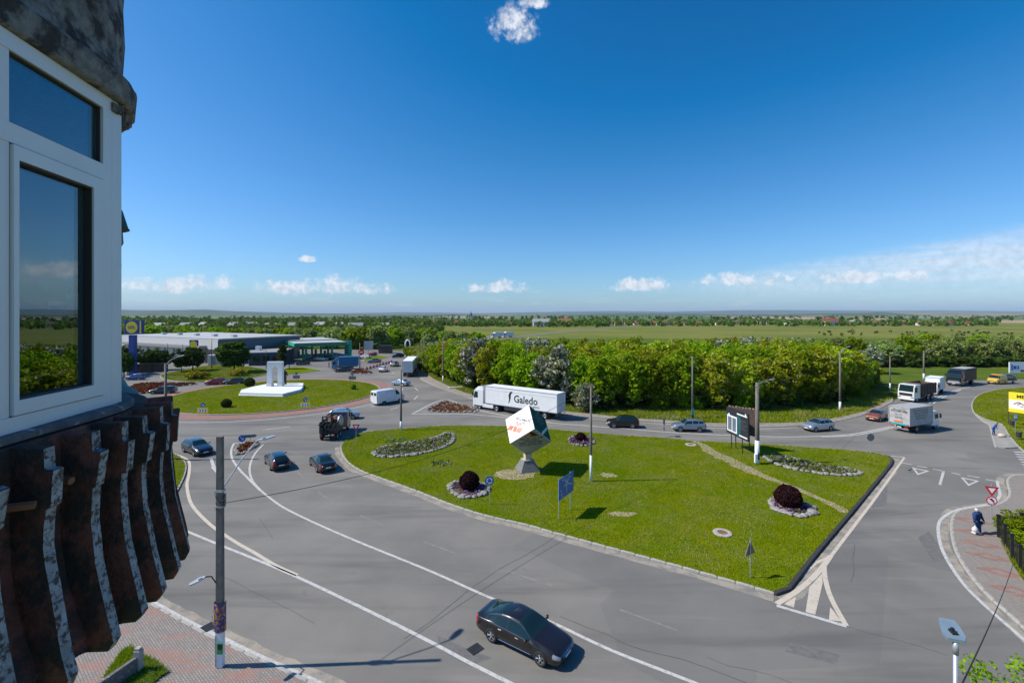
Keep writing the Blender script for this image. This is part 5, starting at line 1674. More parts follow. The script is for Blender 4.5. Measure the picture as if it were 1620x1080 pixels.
# near LED lamp at the lower right, seen from above
t = thing('street_lamp', 'slender silver lamp post with flat spotted head at lower right', 'street lamp', (7.78, 7.98, 0))
MB().cyl((0, 0, 0), (0, 0, 10.0), .06, .036, 14).build('shaft', 'galv', t, smooth=True)
MB().cyl((0, 0, 9.95), (0, .0, 10.18), .044, .044, 14).build('lamp_neck', 'galv', t, smooth=True)
hb = MB()
Mx = frame((.0, .0, 10.21), (.52, .85, .04), (-.85, .52, -.10))
poly = [(-.05, .115), (.09, .155), (.36, .14), (.54, .105), (.54, -.105), (.36, -.14), (.09, -.155), (-.05, -.115)]
hb.prism(poly, -.025, .03, Mx)
hb.build('lamp_head', mat('lamp_skin', (0.22, 0.30, 0.36), 0.5, 0.3, vary=0.1, dirt=(0.62, 0.64, 0.64), dscale=26, dlo=.68, dhi=.72), t)
MB().box((.13, 0, .045), (.13, .08, .04), rz=.3, M=Mx).cyl(Mx @ Vector((.15, 0, .06)), Mx @ Vector((.15, 0, .1)), .03, n=8).build('sensor_socket', 'black_plastic', t)

# ---------------------------------------------------------------- traffic signs
def sign_post(label, base, h, z0=.12, name='traffic_sign', r=.03):
    t = thing(name, label, 'traffic sign', (base[0], base[1], z0))
    MB().cyl((0, 0, 0), (0, 0, h), r, r, 8).build('post', 'galv', t)
    return t


def plate_disc(t, z, r, m, back=False, face=(0, -1, 0), name='sign_plate'):
    x = Vector((0, 0, 1)).cross(Vector(face)).normalized()
    Mx = frame(Vector((0, 0, z)) + Vector(face) * .045, x, (0, 0, 1))
    o = MB().prism(disc(24, r), -.012, .012, Mx).build(name, m, t)
    return o, Mx


def arrow_poly(M_, t, m, pts, z=.015, name='sign_symbol'):
    return MB().add([(p[0], p[1], z) for p in pts], [tuple(range(len(pts)))], M_).build(name, m, t)


t = sign_post('blue round roundabout sign on a post at the island kerb', (-1.86, 37.72), 2.38)
o, Mx = plate_disc(t, 2.02, .37, 'sign_blue')
for k3 in range(3):
    a0 = R(100 + 120 * k3)
    pts_o = [(.25 * math.cos(a0 - R(75) * i / 6), .25 * math.sin(a0 - R(75) * i / 6)) for i in range(7)]
    pts_i = [(.17 * math.cos(a0 - R(75) * i / 6), .17 * math.sin(a0 - R(75) * i / 6)) for i in range(7)]
    sy_ = MB()
    for i in range(6):
        sy_.add([(*pts_i[i], .015), (*pts_i[i + 1], .015), (*pts_o[i + 1], .015), (*pts_o[i], .015)], [(0, 1, 2, 3)], Mx)
    ae = a0 - R(75)
    sy_.add([(.30 * math.cos(ae), .30 * math.sin(ae), .015), (.12 * math.cos(ae), .12 * math.sin(ae), .015), (.21 * math.cos(ae - R(32)), .21 * math.sin(ae - R(32)), .015)], [(0, 2, 1)], Mx)
    sy_.build('sign_symbol', 'ink_white', o)


def yield_plate(t, z, s, face=(0, -1, 0), flip=True):
    x = Vector((0, 0, 1)).cross(Vector(face)).normalized()
    Mx = frame(Vector((0, 0, z)) + Vector(face) * .045, x, (0, 0, 1))
    tri_ = [(-s / 2, s * .29), (s / 2, s * .29), (0, -s * .58)]
    o = MB().prism(tri_, -.012, .012, Mx).build('sign_plate', 'sign_red', t)
    inn = [(p[0] * .52, p[1] * .52) for p in tri_]
    MB().add([(p[0], p[1], .016) for p in inn], [(0, 2, 1)], Mx).build('sign_symbol', 'ink_white', o)


t = sign_post('red and white give-way triangle at the tip of the grass island', (-19.12, 55.84), 2.33)
yield_plate(t, 2.02, .95)
t = sign_post('give-way triangle above a no left turn disc on the right footway', (36.22, 34.38), 2.96, .13)
yield_plate(t, 2.53, .86, (-.35, -.93, 0))
o, Mx = plate_disc(t, 1.72, .33, 'sign_red', face=(-.35, -.93, 0))
MB().prism(disc(24, .26), .012, .016, Mx).build('sign_ground', 'ink_white', o)
arrow_poly(Mx, o, 'ink_black', [(.07, -.18), (.13, -.18), (.13, .02), (.03, .12), (.0, .19), (-.17, .12), (-.04, -.0), (-.01, .05), (.07, -.01)], .02)
arrow_poly(Mx, o, 'sign_red', [(-.20, .16), (-.16, .20), (.20, -.16), (.16, -.20)][::-1], .024)
t = sign_post('grey triangular sign seen from behind near the island corner', (14.29, 27.29), 2.41)
b = MB().prism([(-.5, -.28), (.5, -.28), (0, .6)], -.012, .012, frame((0, .04, 1.65), (.86, .51, 0), (0, 0, 1)))
b.build('sign_plate', mat('sign_back', (0.17, 0.155, 0.14), .6, .3, vary=.3, vscale=9), t)
t = sign_post('round sign seen from behind at the top corner of the island', (40.61, 51.57), 2.22)
plate_disc(t, 1.86, .42, 'sign_grey')
t = sign_post('thin post with a sign seen edge-on at the island top', (19.76, 59.16), 2.42)
MB().box((0, 0, 1.85), (.03, .7, .8)).build('sign_plate', 'ink_black', t)
MB().box((0, 0, 0.94), (.035, .3, .5)).build('sign_plate', 'ink_black', t)


def chevron(label, base, back=False):
    t = sign_post(label, base, 1.35, .14)
    f = (0, -1, 0)
    Mx = frame((0, -.05, .62), (1, 0, 0), (0, 0, 1))
    o = MB().prism([(-.85, -.42), (.85, -.42), (.85, .42), (-.85, .42)], -.015, .015, Mx).build('chevron_board', 'sign_grey' if back else 'sign_yellow', t)
    if not back:
        MB().add([(-.68, -.27, .018), (.68, -.27, .018), (.68, .27, .018), (-.68, .27, .018)], [(0, 1, 2, 3)], Mx).build('board_ground', 'ink_white', o)
        for i in range(3):
            x0 = -.55 + i * .42
            MB().add([(x0, -.24, .022), (x0 + .14, -.24, .022), (x0 + .32, 0, .022), (x0 + .14, .24, .022), (x0, .24, .022), (x0 + .18, 0, .022)], [(0, 1, 2, 5), (5, 2, 3, 4)], Mx).build('chevron', 'ink_black' if i != 1 else 'paint_red', o)
    d_, Md = plate_disc(t, 1.5, .36, 'sign_grey' if back else 'sign_blue')
    if not back:
        arrow_poly(Md, d_, 'ink_white', [(-.2, .15), (-.15, .2), (.08, -.03), (.16, .05), (.2, -.2), (-.05, -.16), (.03, -.08)][::-1])


chevron('yellow chevron board and blue arrow disc at the left of the round lawn', (-48.75, 71.77))
chevron('yellow chevron board and blue arrow disc on the near right of the round lawn', (-34.55, 76.07))
chevron('grey back of a chevron sign just beyond the bronze statue', (-52.13, 110.08), True)
chevron('grey back of a chevron sign on the far side of the round lawn', (-38.05, 108.51), True)

# flower splitter with its small signs
t = sign_post('small blue arrow disc on the flower splitter island', (-32.18, 54.26), .9)
o, Mx = plate_disc(t, 1.0, .40, 'sign_blue', face=(.2, -.95, 0))
arrow_poly(Mx, o, 'ink_white', [(-.2, .15), (-.15, .2), (.08, -.03), (.16, .05), (.2, -.2), (-.05, -.16), (.03, -.08)][::-1])
t = sign_post('grey direction arrow seen from behind on the flower splitter', (-31.8, 55.3), 1.05)
MB().prism([(-.9, -.18), (.6, -.18), (.85, 0), (.6, .18), (-.9, .18)], -.015, .015, frame((-.1, -.05, 1.0), (.94, .34, 0), (0, 0, 1))).build('sign_plate', 'sign_grey', t)

# blue direction board
bA, bB = Vector((3.61, 35.12)), Vector((4.71, 36.76))
t = thing('direction_sign', 'large blue direction board on two posts in the grass island', 'traffic sign', (bA.x, bA.y, .12))
dv = bB - bA
for q_ in (Vector((0, 0)), dv):
    MB().cyl((q_.x, q_.y, 0), (q_.x, q_.y, 3.1), .04, .04, 8).build('post', 'galv', t)
u_ = dv.normalized()
nrm = Vector((u_.y, -u_.x))
lo = -u_ * .12 + nrm * .06
Mx = frame((lo.x, lo.y, 1.54 - .12), (u_.x, u_.y, 0), (0, 0, 1))
bw, bh_ = dv.length + .55, 1.62
o = MB().prism([(0, 0), (bw, 0), (bw, bh_), (0, bh_)], -.02, .02, Mx).build('board', 'sign_blue', t)
MB().add([(.04, .04, .022), (bw - .04, .04, .022), (bw - .04, .06, .022), (.04, .06, .022)], [(0, 1, 2, 3)], Mx).build('border', 'ink_white', o)
sb = MB()
rc, rr_ = Vector((bw * .52, bh_ * .62)), .17
for i in range(16):
    a, b_ = R(22.5 * i), R(22.5 * (i + 1))
    sb.add([(rc.x + math.cos(x_) * k_, rc.y + math.sin(x_) * k_, .023) for x_, k_ in ((a, rr_), (b_, rr_), (b_, rr_ - .045), (a, rr_ - .045))], [(0, 1, 2, 3)], Mx)
for a, L_ in ((90, .28), (200, .3), (-20, .32), (40, .3), (270, .55), (135, .25)):
    d_ = Vector((math.cos(R(a)), math.sin(R(a))))
    n_ = Vector((-d_.y, d_.x)) * .024
    p0, p1_ = rc + d_ * rr_, rc + d_ * (rr_ + L_)
    sb.add([(p0.x - n_.x, p0.y - n_.y, .023), (p1_.x - n_.x, p1_.y - n_.y, .023), (p1_.x + n_.x, p1_.y + n_.y, .023), (p0.x + n_.x, p0.y + n_.y, .023)], [(0, 1, 2, 3)], Mx)
sb.build('route_symbol', 'ink_white', o)
for i, (w_, x_, y_) in enumerate(((.5, .30, .87), (.45, .74, .86), (.4, .2, .22), (.35, .82, .45), (.2, .13, .42), (.3, .2, .12))):
    print_line(w_, .10, 'ink_white', o, Mx @ Matrix.Translation((bw * x_, bh_ * y_, .024)), 30 + i)

# blue stop sign and bins at the right edge
t = sign_post('small blue and white sign on the lawn under the yellow billboard', (66.97, 60.57), 2.52, .12)
MB().box((0, -.04, 2.1), (.55, .03, .75)).build('sign_plate', 'sign_blue', t)
MB().box((0, -.06, 2.15), (.42, .012, .5)).build('sign_symbol', 'ink_white', t)
for p_, lb in (((69.92, 63.6), 'dark litter bin behind the small blue sign'), ((64.08, 57.53), 'dark litter bin in front of the small blue sign')):
    t = thing('litter_bin', lb, 'litter bin', (p_[0], p_[1], .12))
    MB().cyl((0, 0, .25), (0, 0, .9), .24, .28, 12).build('bin', 'dark_metal', t)
    MB().cyl((.32, 0, 0), (.32, 0, 1.0), .03, .03, 6).build('post', 'dark_metal', t)

# ---------------------------------------------------------------- advertising
# cube standing on its corner
F_ = Vector((1.9763, 39.904, 4.4725 - 14.5)) * S_ + Vector((0, 0, CAMH))
e1, e2, e3 = Vector((-.1559, .7816, .6039)), Vector((-.7914, .267, -.5499)), Vector((.5911, .5637, -.577))
sE = 2.7238 * S_
cb = F_ + (e1 + e2 + e3) * sE / 2
bot = F_ + (e2 + e3) * sE
t = thing('advertising_cube', 'large advertising cube balanced on one corner on a concrete pedestal', 'advertising cube', (bot.x, bot.y, .12))
org = Vector((bot.x, bot.y, .12))
mat('cube_grey', (0.30, 0.295, 0.28), .6, vary=.08, vscale=1.5)
mat('cube_green', (0.006, 0.085, 0.062), .8, spec=.15, vary=.15, vscale=2)
mat('ad_orange', (0.72, 0.14, 0.03), .5)
core = MB()
V8 = [F_ + (e1 * a + e2 * b + e3 * c) * sE - org for a in (0, 1) for b in (0, 1) for c in (0, 1)]
core.add(V8, [(0, 1, 3, 2), (4, 6, 7, 5), (0, 4, 5, 1), (2, 3, 7, 6), (0, 2, 6, 4), (1, 5, 7, 3)])
core.build('cube_core', 'white_board', t)


def face_panel(o0, a, b, m, name):
    """panel a little proud of a cube face; returns its matrix (unit = metre, origin at o0)"""
    n_ = a.cross(b).normalized()
    if n_.dot(o0 + (a + b) * sE / 2 - cb) < 0:
        n_ = -n_
    Mx = frame(o0 - org + n_ * .012, a, b)
    if (Mx.to_3x3() @ Vector((0, 0, 1))).dot(n_) < 0:
        Mx = frame(o0 - org + n_ * .012, b, a)
    k_ = .03
    return MB().add([(k_, k_, 0), (sE - k_, k_, 0), (sE - k_, sE - k_, 0), (k_, sE - k_, 0)], [(0, 1, 2, 3)], Mx).build(name, m, t), Mx


def on_face(o0, xd, yd):
    n_ = xd.cross(yd).normalized()
    return frame(o0 - org + n_ * .016, xd, yd)


pw, _ = face_panel(F_, e1, e2, 'white_board', 'advert_panel')
pg, _ = face_panel(F_, e1, e3, 'cube_green', 'advert_panel')
pk, _ = face_panel(F_, e2, e3, 'cube_grey', 'advert_panel')
# white face: text runs along -e2+e1 mix; build frame with x to the right on the face, y up
cW = F_ + (e1 + e2) * sE / 2
nW = e1.cross(e2).normalized()
nW = nW if nW.y < 0 else -nW
xw = Vector((0, 0, 1)).cross(nW).normalized()
yw = nW.cross(xw)
MW = frame(cW - org + nW * .02, xw, yw)
text('RECLAMA TA', .38, 'ink_black', pw, MW @ Matrix.Translation((.25, .48, 0)), bold=.010, sx=.9)
text('AICI!', .60, 'ad_orange', pw, MW @ Matrix.Translation((.10, .03, 0)), bold=.010)
fr_ = MB()
for x0, y0, x1, y1 in ((-.65, .76, 1.20, .79), (1.17, .20, 1.20, .79), (-.65, .56, -.62, .79), (-.6, -.22, .8, -.20)):
    fr_.add([(x0, y0, 0), (x1, y0, 0), (x1, y1, 0), (x0, y1, 0)], [(0, 1, 2, 3)], MW)
fr_.build('advert_frame', 'ad_orange', pw)
for x0, x1, sk in ((-1.22, -.90, .2), (-.85, -.62, .1), (-.48, -.05, .05), (.02, .18, .15), (.23, .40, .15), (.45, .60, .15)):
    MB().add([(x0 - sk * .3, -.88, 0), (x1 - sk * .3, -.88, 0), (x1 + sk * .5, -.36, 0), (x0 + sk * .5, -.36, 0)], [(0, 1, 2, 3)], MW).build('advert_stripe', 'ad_orange', pw)
# green face
cG = F_ + (e1 + e3) * sE / 2
nG = e1.cross(e3).normalized()
nG = nG if nG.dot(cG - cb) > 0 else -nG
xg = e3 - e1
xg = (xg - nG * xg.dot(nG)).normalized()
yg = nG.cross(xg)
MG = frame(cG - org + nG * .02, xg, yg)
for i, y_ in enumerate((.95, .65, .35, .05, -.3)):
    print_line(1.5 - .1 * i, .13, 'sign_grey', pg, MG @ Matrix.Translation((-.35, y_, 0)), 40 + i)
MB().add([(.75, -1.1, 0), (1.0, -1.1, 0), (1.0, 1.1, 0), (.75, 1.1, 0)], [(0, 1, 2, 3)], MG).build('advert_stripe', 'paint_sky', pg)
# grey face
cK = F_ + (e2 + e3) * sE / 2
nK = e2.cross(e3).normalized()
nK = nK if nK.dot(cK - cb) > 0 else -nK
xk = Vector((1, .05, 0))
xk = (xk - nK * xk.dot(nK)).normalized()
yk = nK.cross(xk)
MK = frame(cK - org + nK * .02, xk, yk)
MB().add([(-.75, 1.0, 0), (.75, 1.0, 0), (0, 1.75, 0)], [(0, 1, 2)], MK).build('advert_photo', 'ink_black', pk)
MB().add([(p[0], p[1], .004) for p in [(-.35 + .33 * math.cos(R(a)), 1.22 + .2 * math.sin(R(a))) for a in range(0, 360, 30)]], [tuple(range(12))], MK).build('advert_motif', 'ad_orange', pk)
for i, (w_, y_) in enumerate(((2.3, .72), (1.7, .40), (2.5, .06), (2.4, -.28))):
    print_line(w_, .19, 'ink_black', pk, MK @ Matrix.Translation((0.05, y_, 0)), 50 + i)
pz = bot.z - .12 + .28
MB().box((0.0, 0, pz / 2 + .2), (.62, .62, pz - .4), rz=.35).build('pedestal_column', mat('ochre_wash', (0.50, 0.42, 0.27), .9, vary=.15), t)
b = MB().box((0, 0, .52), (2.15, 1.9, 1.05), rz=.35, top=.48)
b.build('pedestal', mat('pedestal_grey', (.17, .165, .16), .95, vary=.25, vscale=5, bump=.4), t)
MB().box((0, 0, 1.07), (1.12, 1.0, .06), rz=.35).build('pedestal_cap', 'kerb_stone', t)

# V-shaped dark billboard on the island
A_, B_, C2 = Vector((23.47, 49.7)) * S_, Vector((23.83, 45.8)) * S_, Vector((25.7, 47.7)) * S_
z0b, z1b = 1.55 * S_, 4.36 * S_
t = thing('billboard', 'dark V-shaped billboard with a white window advert', 'billboard', (A_.x, A_.y, .12))
mat('board_dark', (0.022, 0.024, 0.030), .5, vary=.1)
mat('board_teal', (0.012, 0.085, 0.10), .5, vary=.3)
mat('board_wood', (0.30, 0.20, 0.13), .8, vary=.35, vscale=4)
ub = (B_ - A_).normalized()
Lb = (B_ - A_).length
nb = Vector((ub.y, -ub.x))
if nb.dot(A_) > 0:
    nb = -nb
Mx = frame((0, 0, z0b), (ub.x, ub.y, 0), (0, 0, 1))
face_sign = 1 if (Mx.to_3x3() @ Vector((0, 0, 1))).dot(Vector((nb.x, nb.y, 0))) > 0 else -1
o = MB().prism([(0, 0), (Lb, 0), (Lb, z1b - z0b), (0, z1b - z0b)], -.06, .06, Mx).build('board', 'board_dark', t)
fz = .064 * face_sign


def bq(x0, y0, x1, y1, m, nm, par=o, z=fz, M_=Mx):
    vs = [(x0, y0, z), (x1, y0, z), (x1, y1, z), (x0, y1, z)]
    return MB().add(vs, [(0, 1, 2, 3) if z > 0 else (3, 2, 1, 0)], M_).build(nm, m, par)


Hb = z1b - z0b
bq(Lb * .50, Hb * .05, Lb * .66, Hb * .80, 'board_teal', 'advert_gradient')
bq(Lb * .04, Hb * .10, Lb * .50, Hb * .72, 'ink_white', 'window_picture', z=fz * 1.05)
bq(Lb * .08, Hb * .15, Lb * .26, Hb * .66, 'paint_silver_blue', 'window_pane', z=fz * 1.1)
bq(Lb * .29, Hb * .15, Lb * .46, Hb * .66, 'paint_silver_blue', 'window_pane', z=fz * 1.1)
bq(Lb * .10, Hb * .72, Lb * .16, Hb * .78, 'ink_white', 'window_picture', z=fz * 1.05)
bq(Lb * .50, Hb * .84, Lb * .95, Hb * .89, 'ink_white', 'logo_bar', z=fz * 1.05)
bq(Lb * .86, Hb * .89, Lb * .91, Hb * .96, 'ink_white', 'logo_bar', z=fz * 1.05)
for i, w_ in enumerate((.32, .20, .34, .22, .30)):
    bq(Lb * .60, Hb * (.66 - i * .075), Lb * (.60 + w_), Hb * (.672 - i * .075), 'sign_grey', 'text_line', z=fz * 1.05)
bq(Lb * .60, Hb * .07, Lb * .96, Hb * .12, 'ink_white', 'text_line', z=fz * 1.05)
uc = (C2 - A_).normalized()
Lc_ = (C2 - A_).length
M2 = frame((uc.x * .15, uc.y * .15, z0b), (uc.x, uc.y, 0), (0, 0, 1))
MB().prism([(0, 0), (Lc_, 0), (Lc_, Hb), (0, Hb)], -.06, .06, M2).build('board', 'tipper_brown', t)
for i in range(9):
    MB().prism([(i * Lc_ / 9 + .05, Hb), (i * Lc_ / 9 + Lc_ / 11, Hb), (i * Lc_ / 9 + Lc_ / 11, Hb + random.uniform(.05, .22)), (i * Lc_ / 9 + .05, Hb + .15)], -.05, .05, M2).build('torn_strip', 'board_wood', t)
for q_, L_, k_ in ((ub, Lb, .22), (ub, Lb, .72), (uc, Lc_, .3), (uc, Lc_, .75)):
    MB().cyl((q_.x * L_ * k_, q_.y * L_ * k_, 0), (q_.x * L_ * k_, q_.y * L_ * k_, z0b + .3), .055, .055, 8).build('post', 'dark_metal', t)
MB().cyl((ub.x * Lb * .5, ub.y * Lb * .5, z0b + Hb * .5), (uc.x * Lc_ * .6, uc.y * Lc_ * .6, z0b + Hb * .5), .04, .04, 6).build('brace', 'dark_metal', t)

# yellow billboard and white billboard at the right edge
Yb = (71.41, 65.42)
t = thing('billboard', 'yellow and white billboard on a brown post at the right edge', 'billboard', (Yb[0], Yb[1], .12))
ud = Vector((.45, -.89))
Mx = frame((0, 0, 1.94 - .12), (ud.x, ud.y, 0), (0, 0, 1))
hgt = 4.79 - 1.94
zs_ = 1 if (Mx.to_3x3() @ Vector((0, 0, 1))).x < 0 else -1
o = MB().prism([(0, 0), (4.2, 0), (4.2, hgt), (0, hgt)], -.07, .07, Mx).build('board', 'sign_yellow', t)
bq(0.05, hgt * .18, 4.15, hgt * .62, 'ink_white', 'advert_ground', o, .074 * zs_, Mx)
Mt = Mx if zs_ > 0 else Mx @ Matrix.Rotation(math.pi, 4, 'Y')
text('METIL', .62, 'ink_black', o, frame(Mx @ Vector((1.6, hgt * .80, .078 * zs_)), (ud.x, ud.y, 0), (0, 0, 1)) if zs_ > 0 else frame(Mx @ Vector((1.6, hgt * .80, .078 * zs_)), (-ud.x, -ud.y, 0), (0, 0, 1)), bold=.02)
rf_ = MB()
for x0, x1, y0, y1 in ((.5, 1.0, .38, .50), (1.0, 1.6, .50, .36), (.85, 1.25, .36, .46)):
    rf_.add([(x0, hgt * y0, .078 * zs_), (x1, hgt * y1, .078 * zs_), (x1, hgt * (y1 + .05), .078 * zs_), (x0, hgt * (y0 + .05), .078 * zs_)], [(0, 1, 2, 3)], Mx)
rf_.build('roof_logo', 'paint_red', o)
print_line(1.3, .16, 'sign_grey', o, frame(Mx @ Vector((1.75, hgt * .32, .078 * zs_)), (ud.x * zs_, ud.y * zs_, 0), (0, 0, 1)), 60)
MB().cyl((0, 0.05, 0), (0, .05, 4.79), .07, .07, 8).build('post', 'tipper_brown', t)
MB().cyl((ud.x * 3.6, ud.y * 3.6, 0), (ud.x * 3.6, ud.y * 3.6, 2.0), .07, .07, 8).build('post', 'tipper_brown', t)
Wb = (125.7, 113.35)
t = thing('billboard', 'white billboard with blue pictures before the willows at the right edge', 'billboard', (Wb[0], Wb[1], 0))
zt_, zb_ = 4.01, 1.34
o = box('board', (1.6, 0, (zt_ + zb_) / 2), (7.0, .2, zt_ - zb_), 'white_board', t)
for x_, w_, h_ in ((-1.3, .35, 1.5), (-.55, .8, .8), (.25, .35, .9)):
    box('advert_picture', (x_, -.11, (zt_ + zb_) / 2), (w_, .02, h_), 'sign_blue', o)
box('advert_picture', (1.4, -.11, zb_ + .5), (1.2, .02, .5), 'rust', o)
for x_ in (0, 3.0):
    MB().cyl((x_, .1, 0), (x_, .1, zb_ + .2), .1, .1, 8).build('post', 'galv', t)

# ---------------------------------------------------------------- monument on the round lawn
t = thing('monument', 'white arch monument on a low white plinth in the roundabout', 'monument', ((-50.24, 96.2)[0], (-50.24, 96.2)[1], .14))
mb = Vector((-50.24, 96.2))
mat('marble', (0.74, 0.74, 0.73), .6, vary=.06, dirt=(.45, .44, .42), dlo=.66, dhi=.9)
pl_ = [Vector(p) - mb for p in [(-52.92, 88.4), (-54.66, 91.95), (-54.48, 96.61), (-53.28, 100.42), (-46.23, 100.86), (-44.04, 95.8), (-42.83, 92.32), (-43.89, 87.06)]]
MB().prism([(p.x, p.y) for p in pl_], 0, .55, None).build('plinth', 'marble', t)
MB().prism([(p.x * 1.03, p.y * 1.03) for p in pl_], 0, .12, None).build('plinth_step', 'marble', t)
aw, ah = 3.1, 5.21
b = MB()
outl = [(-aw / 2, 0), (-aw / 2, ah), (aw / 2, ah), (aw / 2, 0), (aw * .19, 0), (aw * .19, ah * .70)]
for i in range(7):
    a = R(180 * i / 6)
    outl.append((aw * .19 * math.cos(a), ah * .70 + aw * .19 * math.sin(a)))
outl += [(-aw * .19, ah * .70), (-aw * .19, 0)]
Ma = frame((0, .45, .5), (1, .12, 0), (0, 0, 1))
vs, fs = tri_poly(outl, 0)
n_ = len(outl)
b.add([(p[0], p[1], .45) for p in outl] + [(p[0], p[1], -.45) for p in outl], [f for f in fs] + [tuple(n_ + i for i in reversed(f)) for f in fs] + [(i, n_ + i, n_ + (i + 1) % n_, (i + 1) % n_) for i in range(n_)], Ma)
b.build('arch', 'marble', t)
for x_ in (-aw * .345, aw * .345):
    MB().box((x_, .45 + x_ * .12, .82), (1.1, 1.1, .66)).build('arch_foot', 'marble', t)


# ---------------------------------------------------------------- people
def body(name, joints, edges, m, parent, sub=2):
    """one continuous skinned figure: joints {name: (x, y, z, r)}"""
    names = list(joints)
    me = bpy.data.meshes.new(name)
    me.from_pydata([joints[n][:3] for n in names], [(names.index(a), names.index(b)) for a, b in edges], [])
    me.materials.append(MATS[m])
    o = link(name, me, parent)
    sk = o.modifiers.new('skin', 'SKIN')
    for i, n in enumerate(names):
        r = joints[n][3]
        r = r if isinstance(r, tuple) else (r, r)
        me.skin_vertices[0].data[i].radius = r
        me.skin_vertices[0].data[i].use_root = (n == names[0])
    sk.use_smooth_shade = True
    sb_ = o.modifiers.new('sub', 'SUBSURF')
    sb_.levels = sb_.render_levels = sub
    return o


def hand(parent, p, d, s=1.0, m='skin'):
    """small hand: palm with five curled fingers"""
    J = {'w': (*p, .028 * s)}
    d = Vector(d).normalized()
    side = d.cross(Vector((0, 1, 0.2))).normalized()
    pal = Vector(p) + d * .07 * s
    J['p'] = (*pal, .034 * s)
    E_ = [('w', 'p')]
    for i, k_ in enumerate((-.03, -.01, .012, .032)):
        a = pal + d * .045 * s + side * k_ * s
        b_ = a + d * (.045 - abs(k_) * .4) * s + d.cross(side) * .012
        J['a%d' % i] = (*a, .010 * s)
        J['b%d' % i] = (*b_, .008 * s)
        E_ += [('p', 'a%d' % i), ('a%d' % i, 'b%d' % i)]
    th = pal + side * .05 * s
    J['t'] = (*th, .010 * s)
    J['t2'] = (*(th + d * .04 * s), .008 * s)
    E_ += [('p', 't'), ('t', 't2')]
    return body('hand', J, E_, m, parent, 1)


mat('skin', (0.42, 0.25, 0.18), .6)
mat('cloth_navy', (0.014, 0.040, 0.130), .85, vary=.2, vscale=8)
mat('cloth_jeans', (0.022, 0.060, 0.150), .9, vary=.2, vscale=8)
mat('cloth_blue', (0.010, 0.085, 0.30), .85, vary=.2)
mat('cloth_dark', (0.018, 0.018, 0.022), .9)
mat('cap_white', (0.66, 0.66, 0.64), .8)
mat('bag_white', (0.70, 0.71, 0.74), .35, vary=.1, vscale=14, bump=.5)
mat('bronze', (0.050, 0.042, 0.036), .5, .5, vary=.3)
mat('hair', (0.06, 0.05, 0.045), .9)


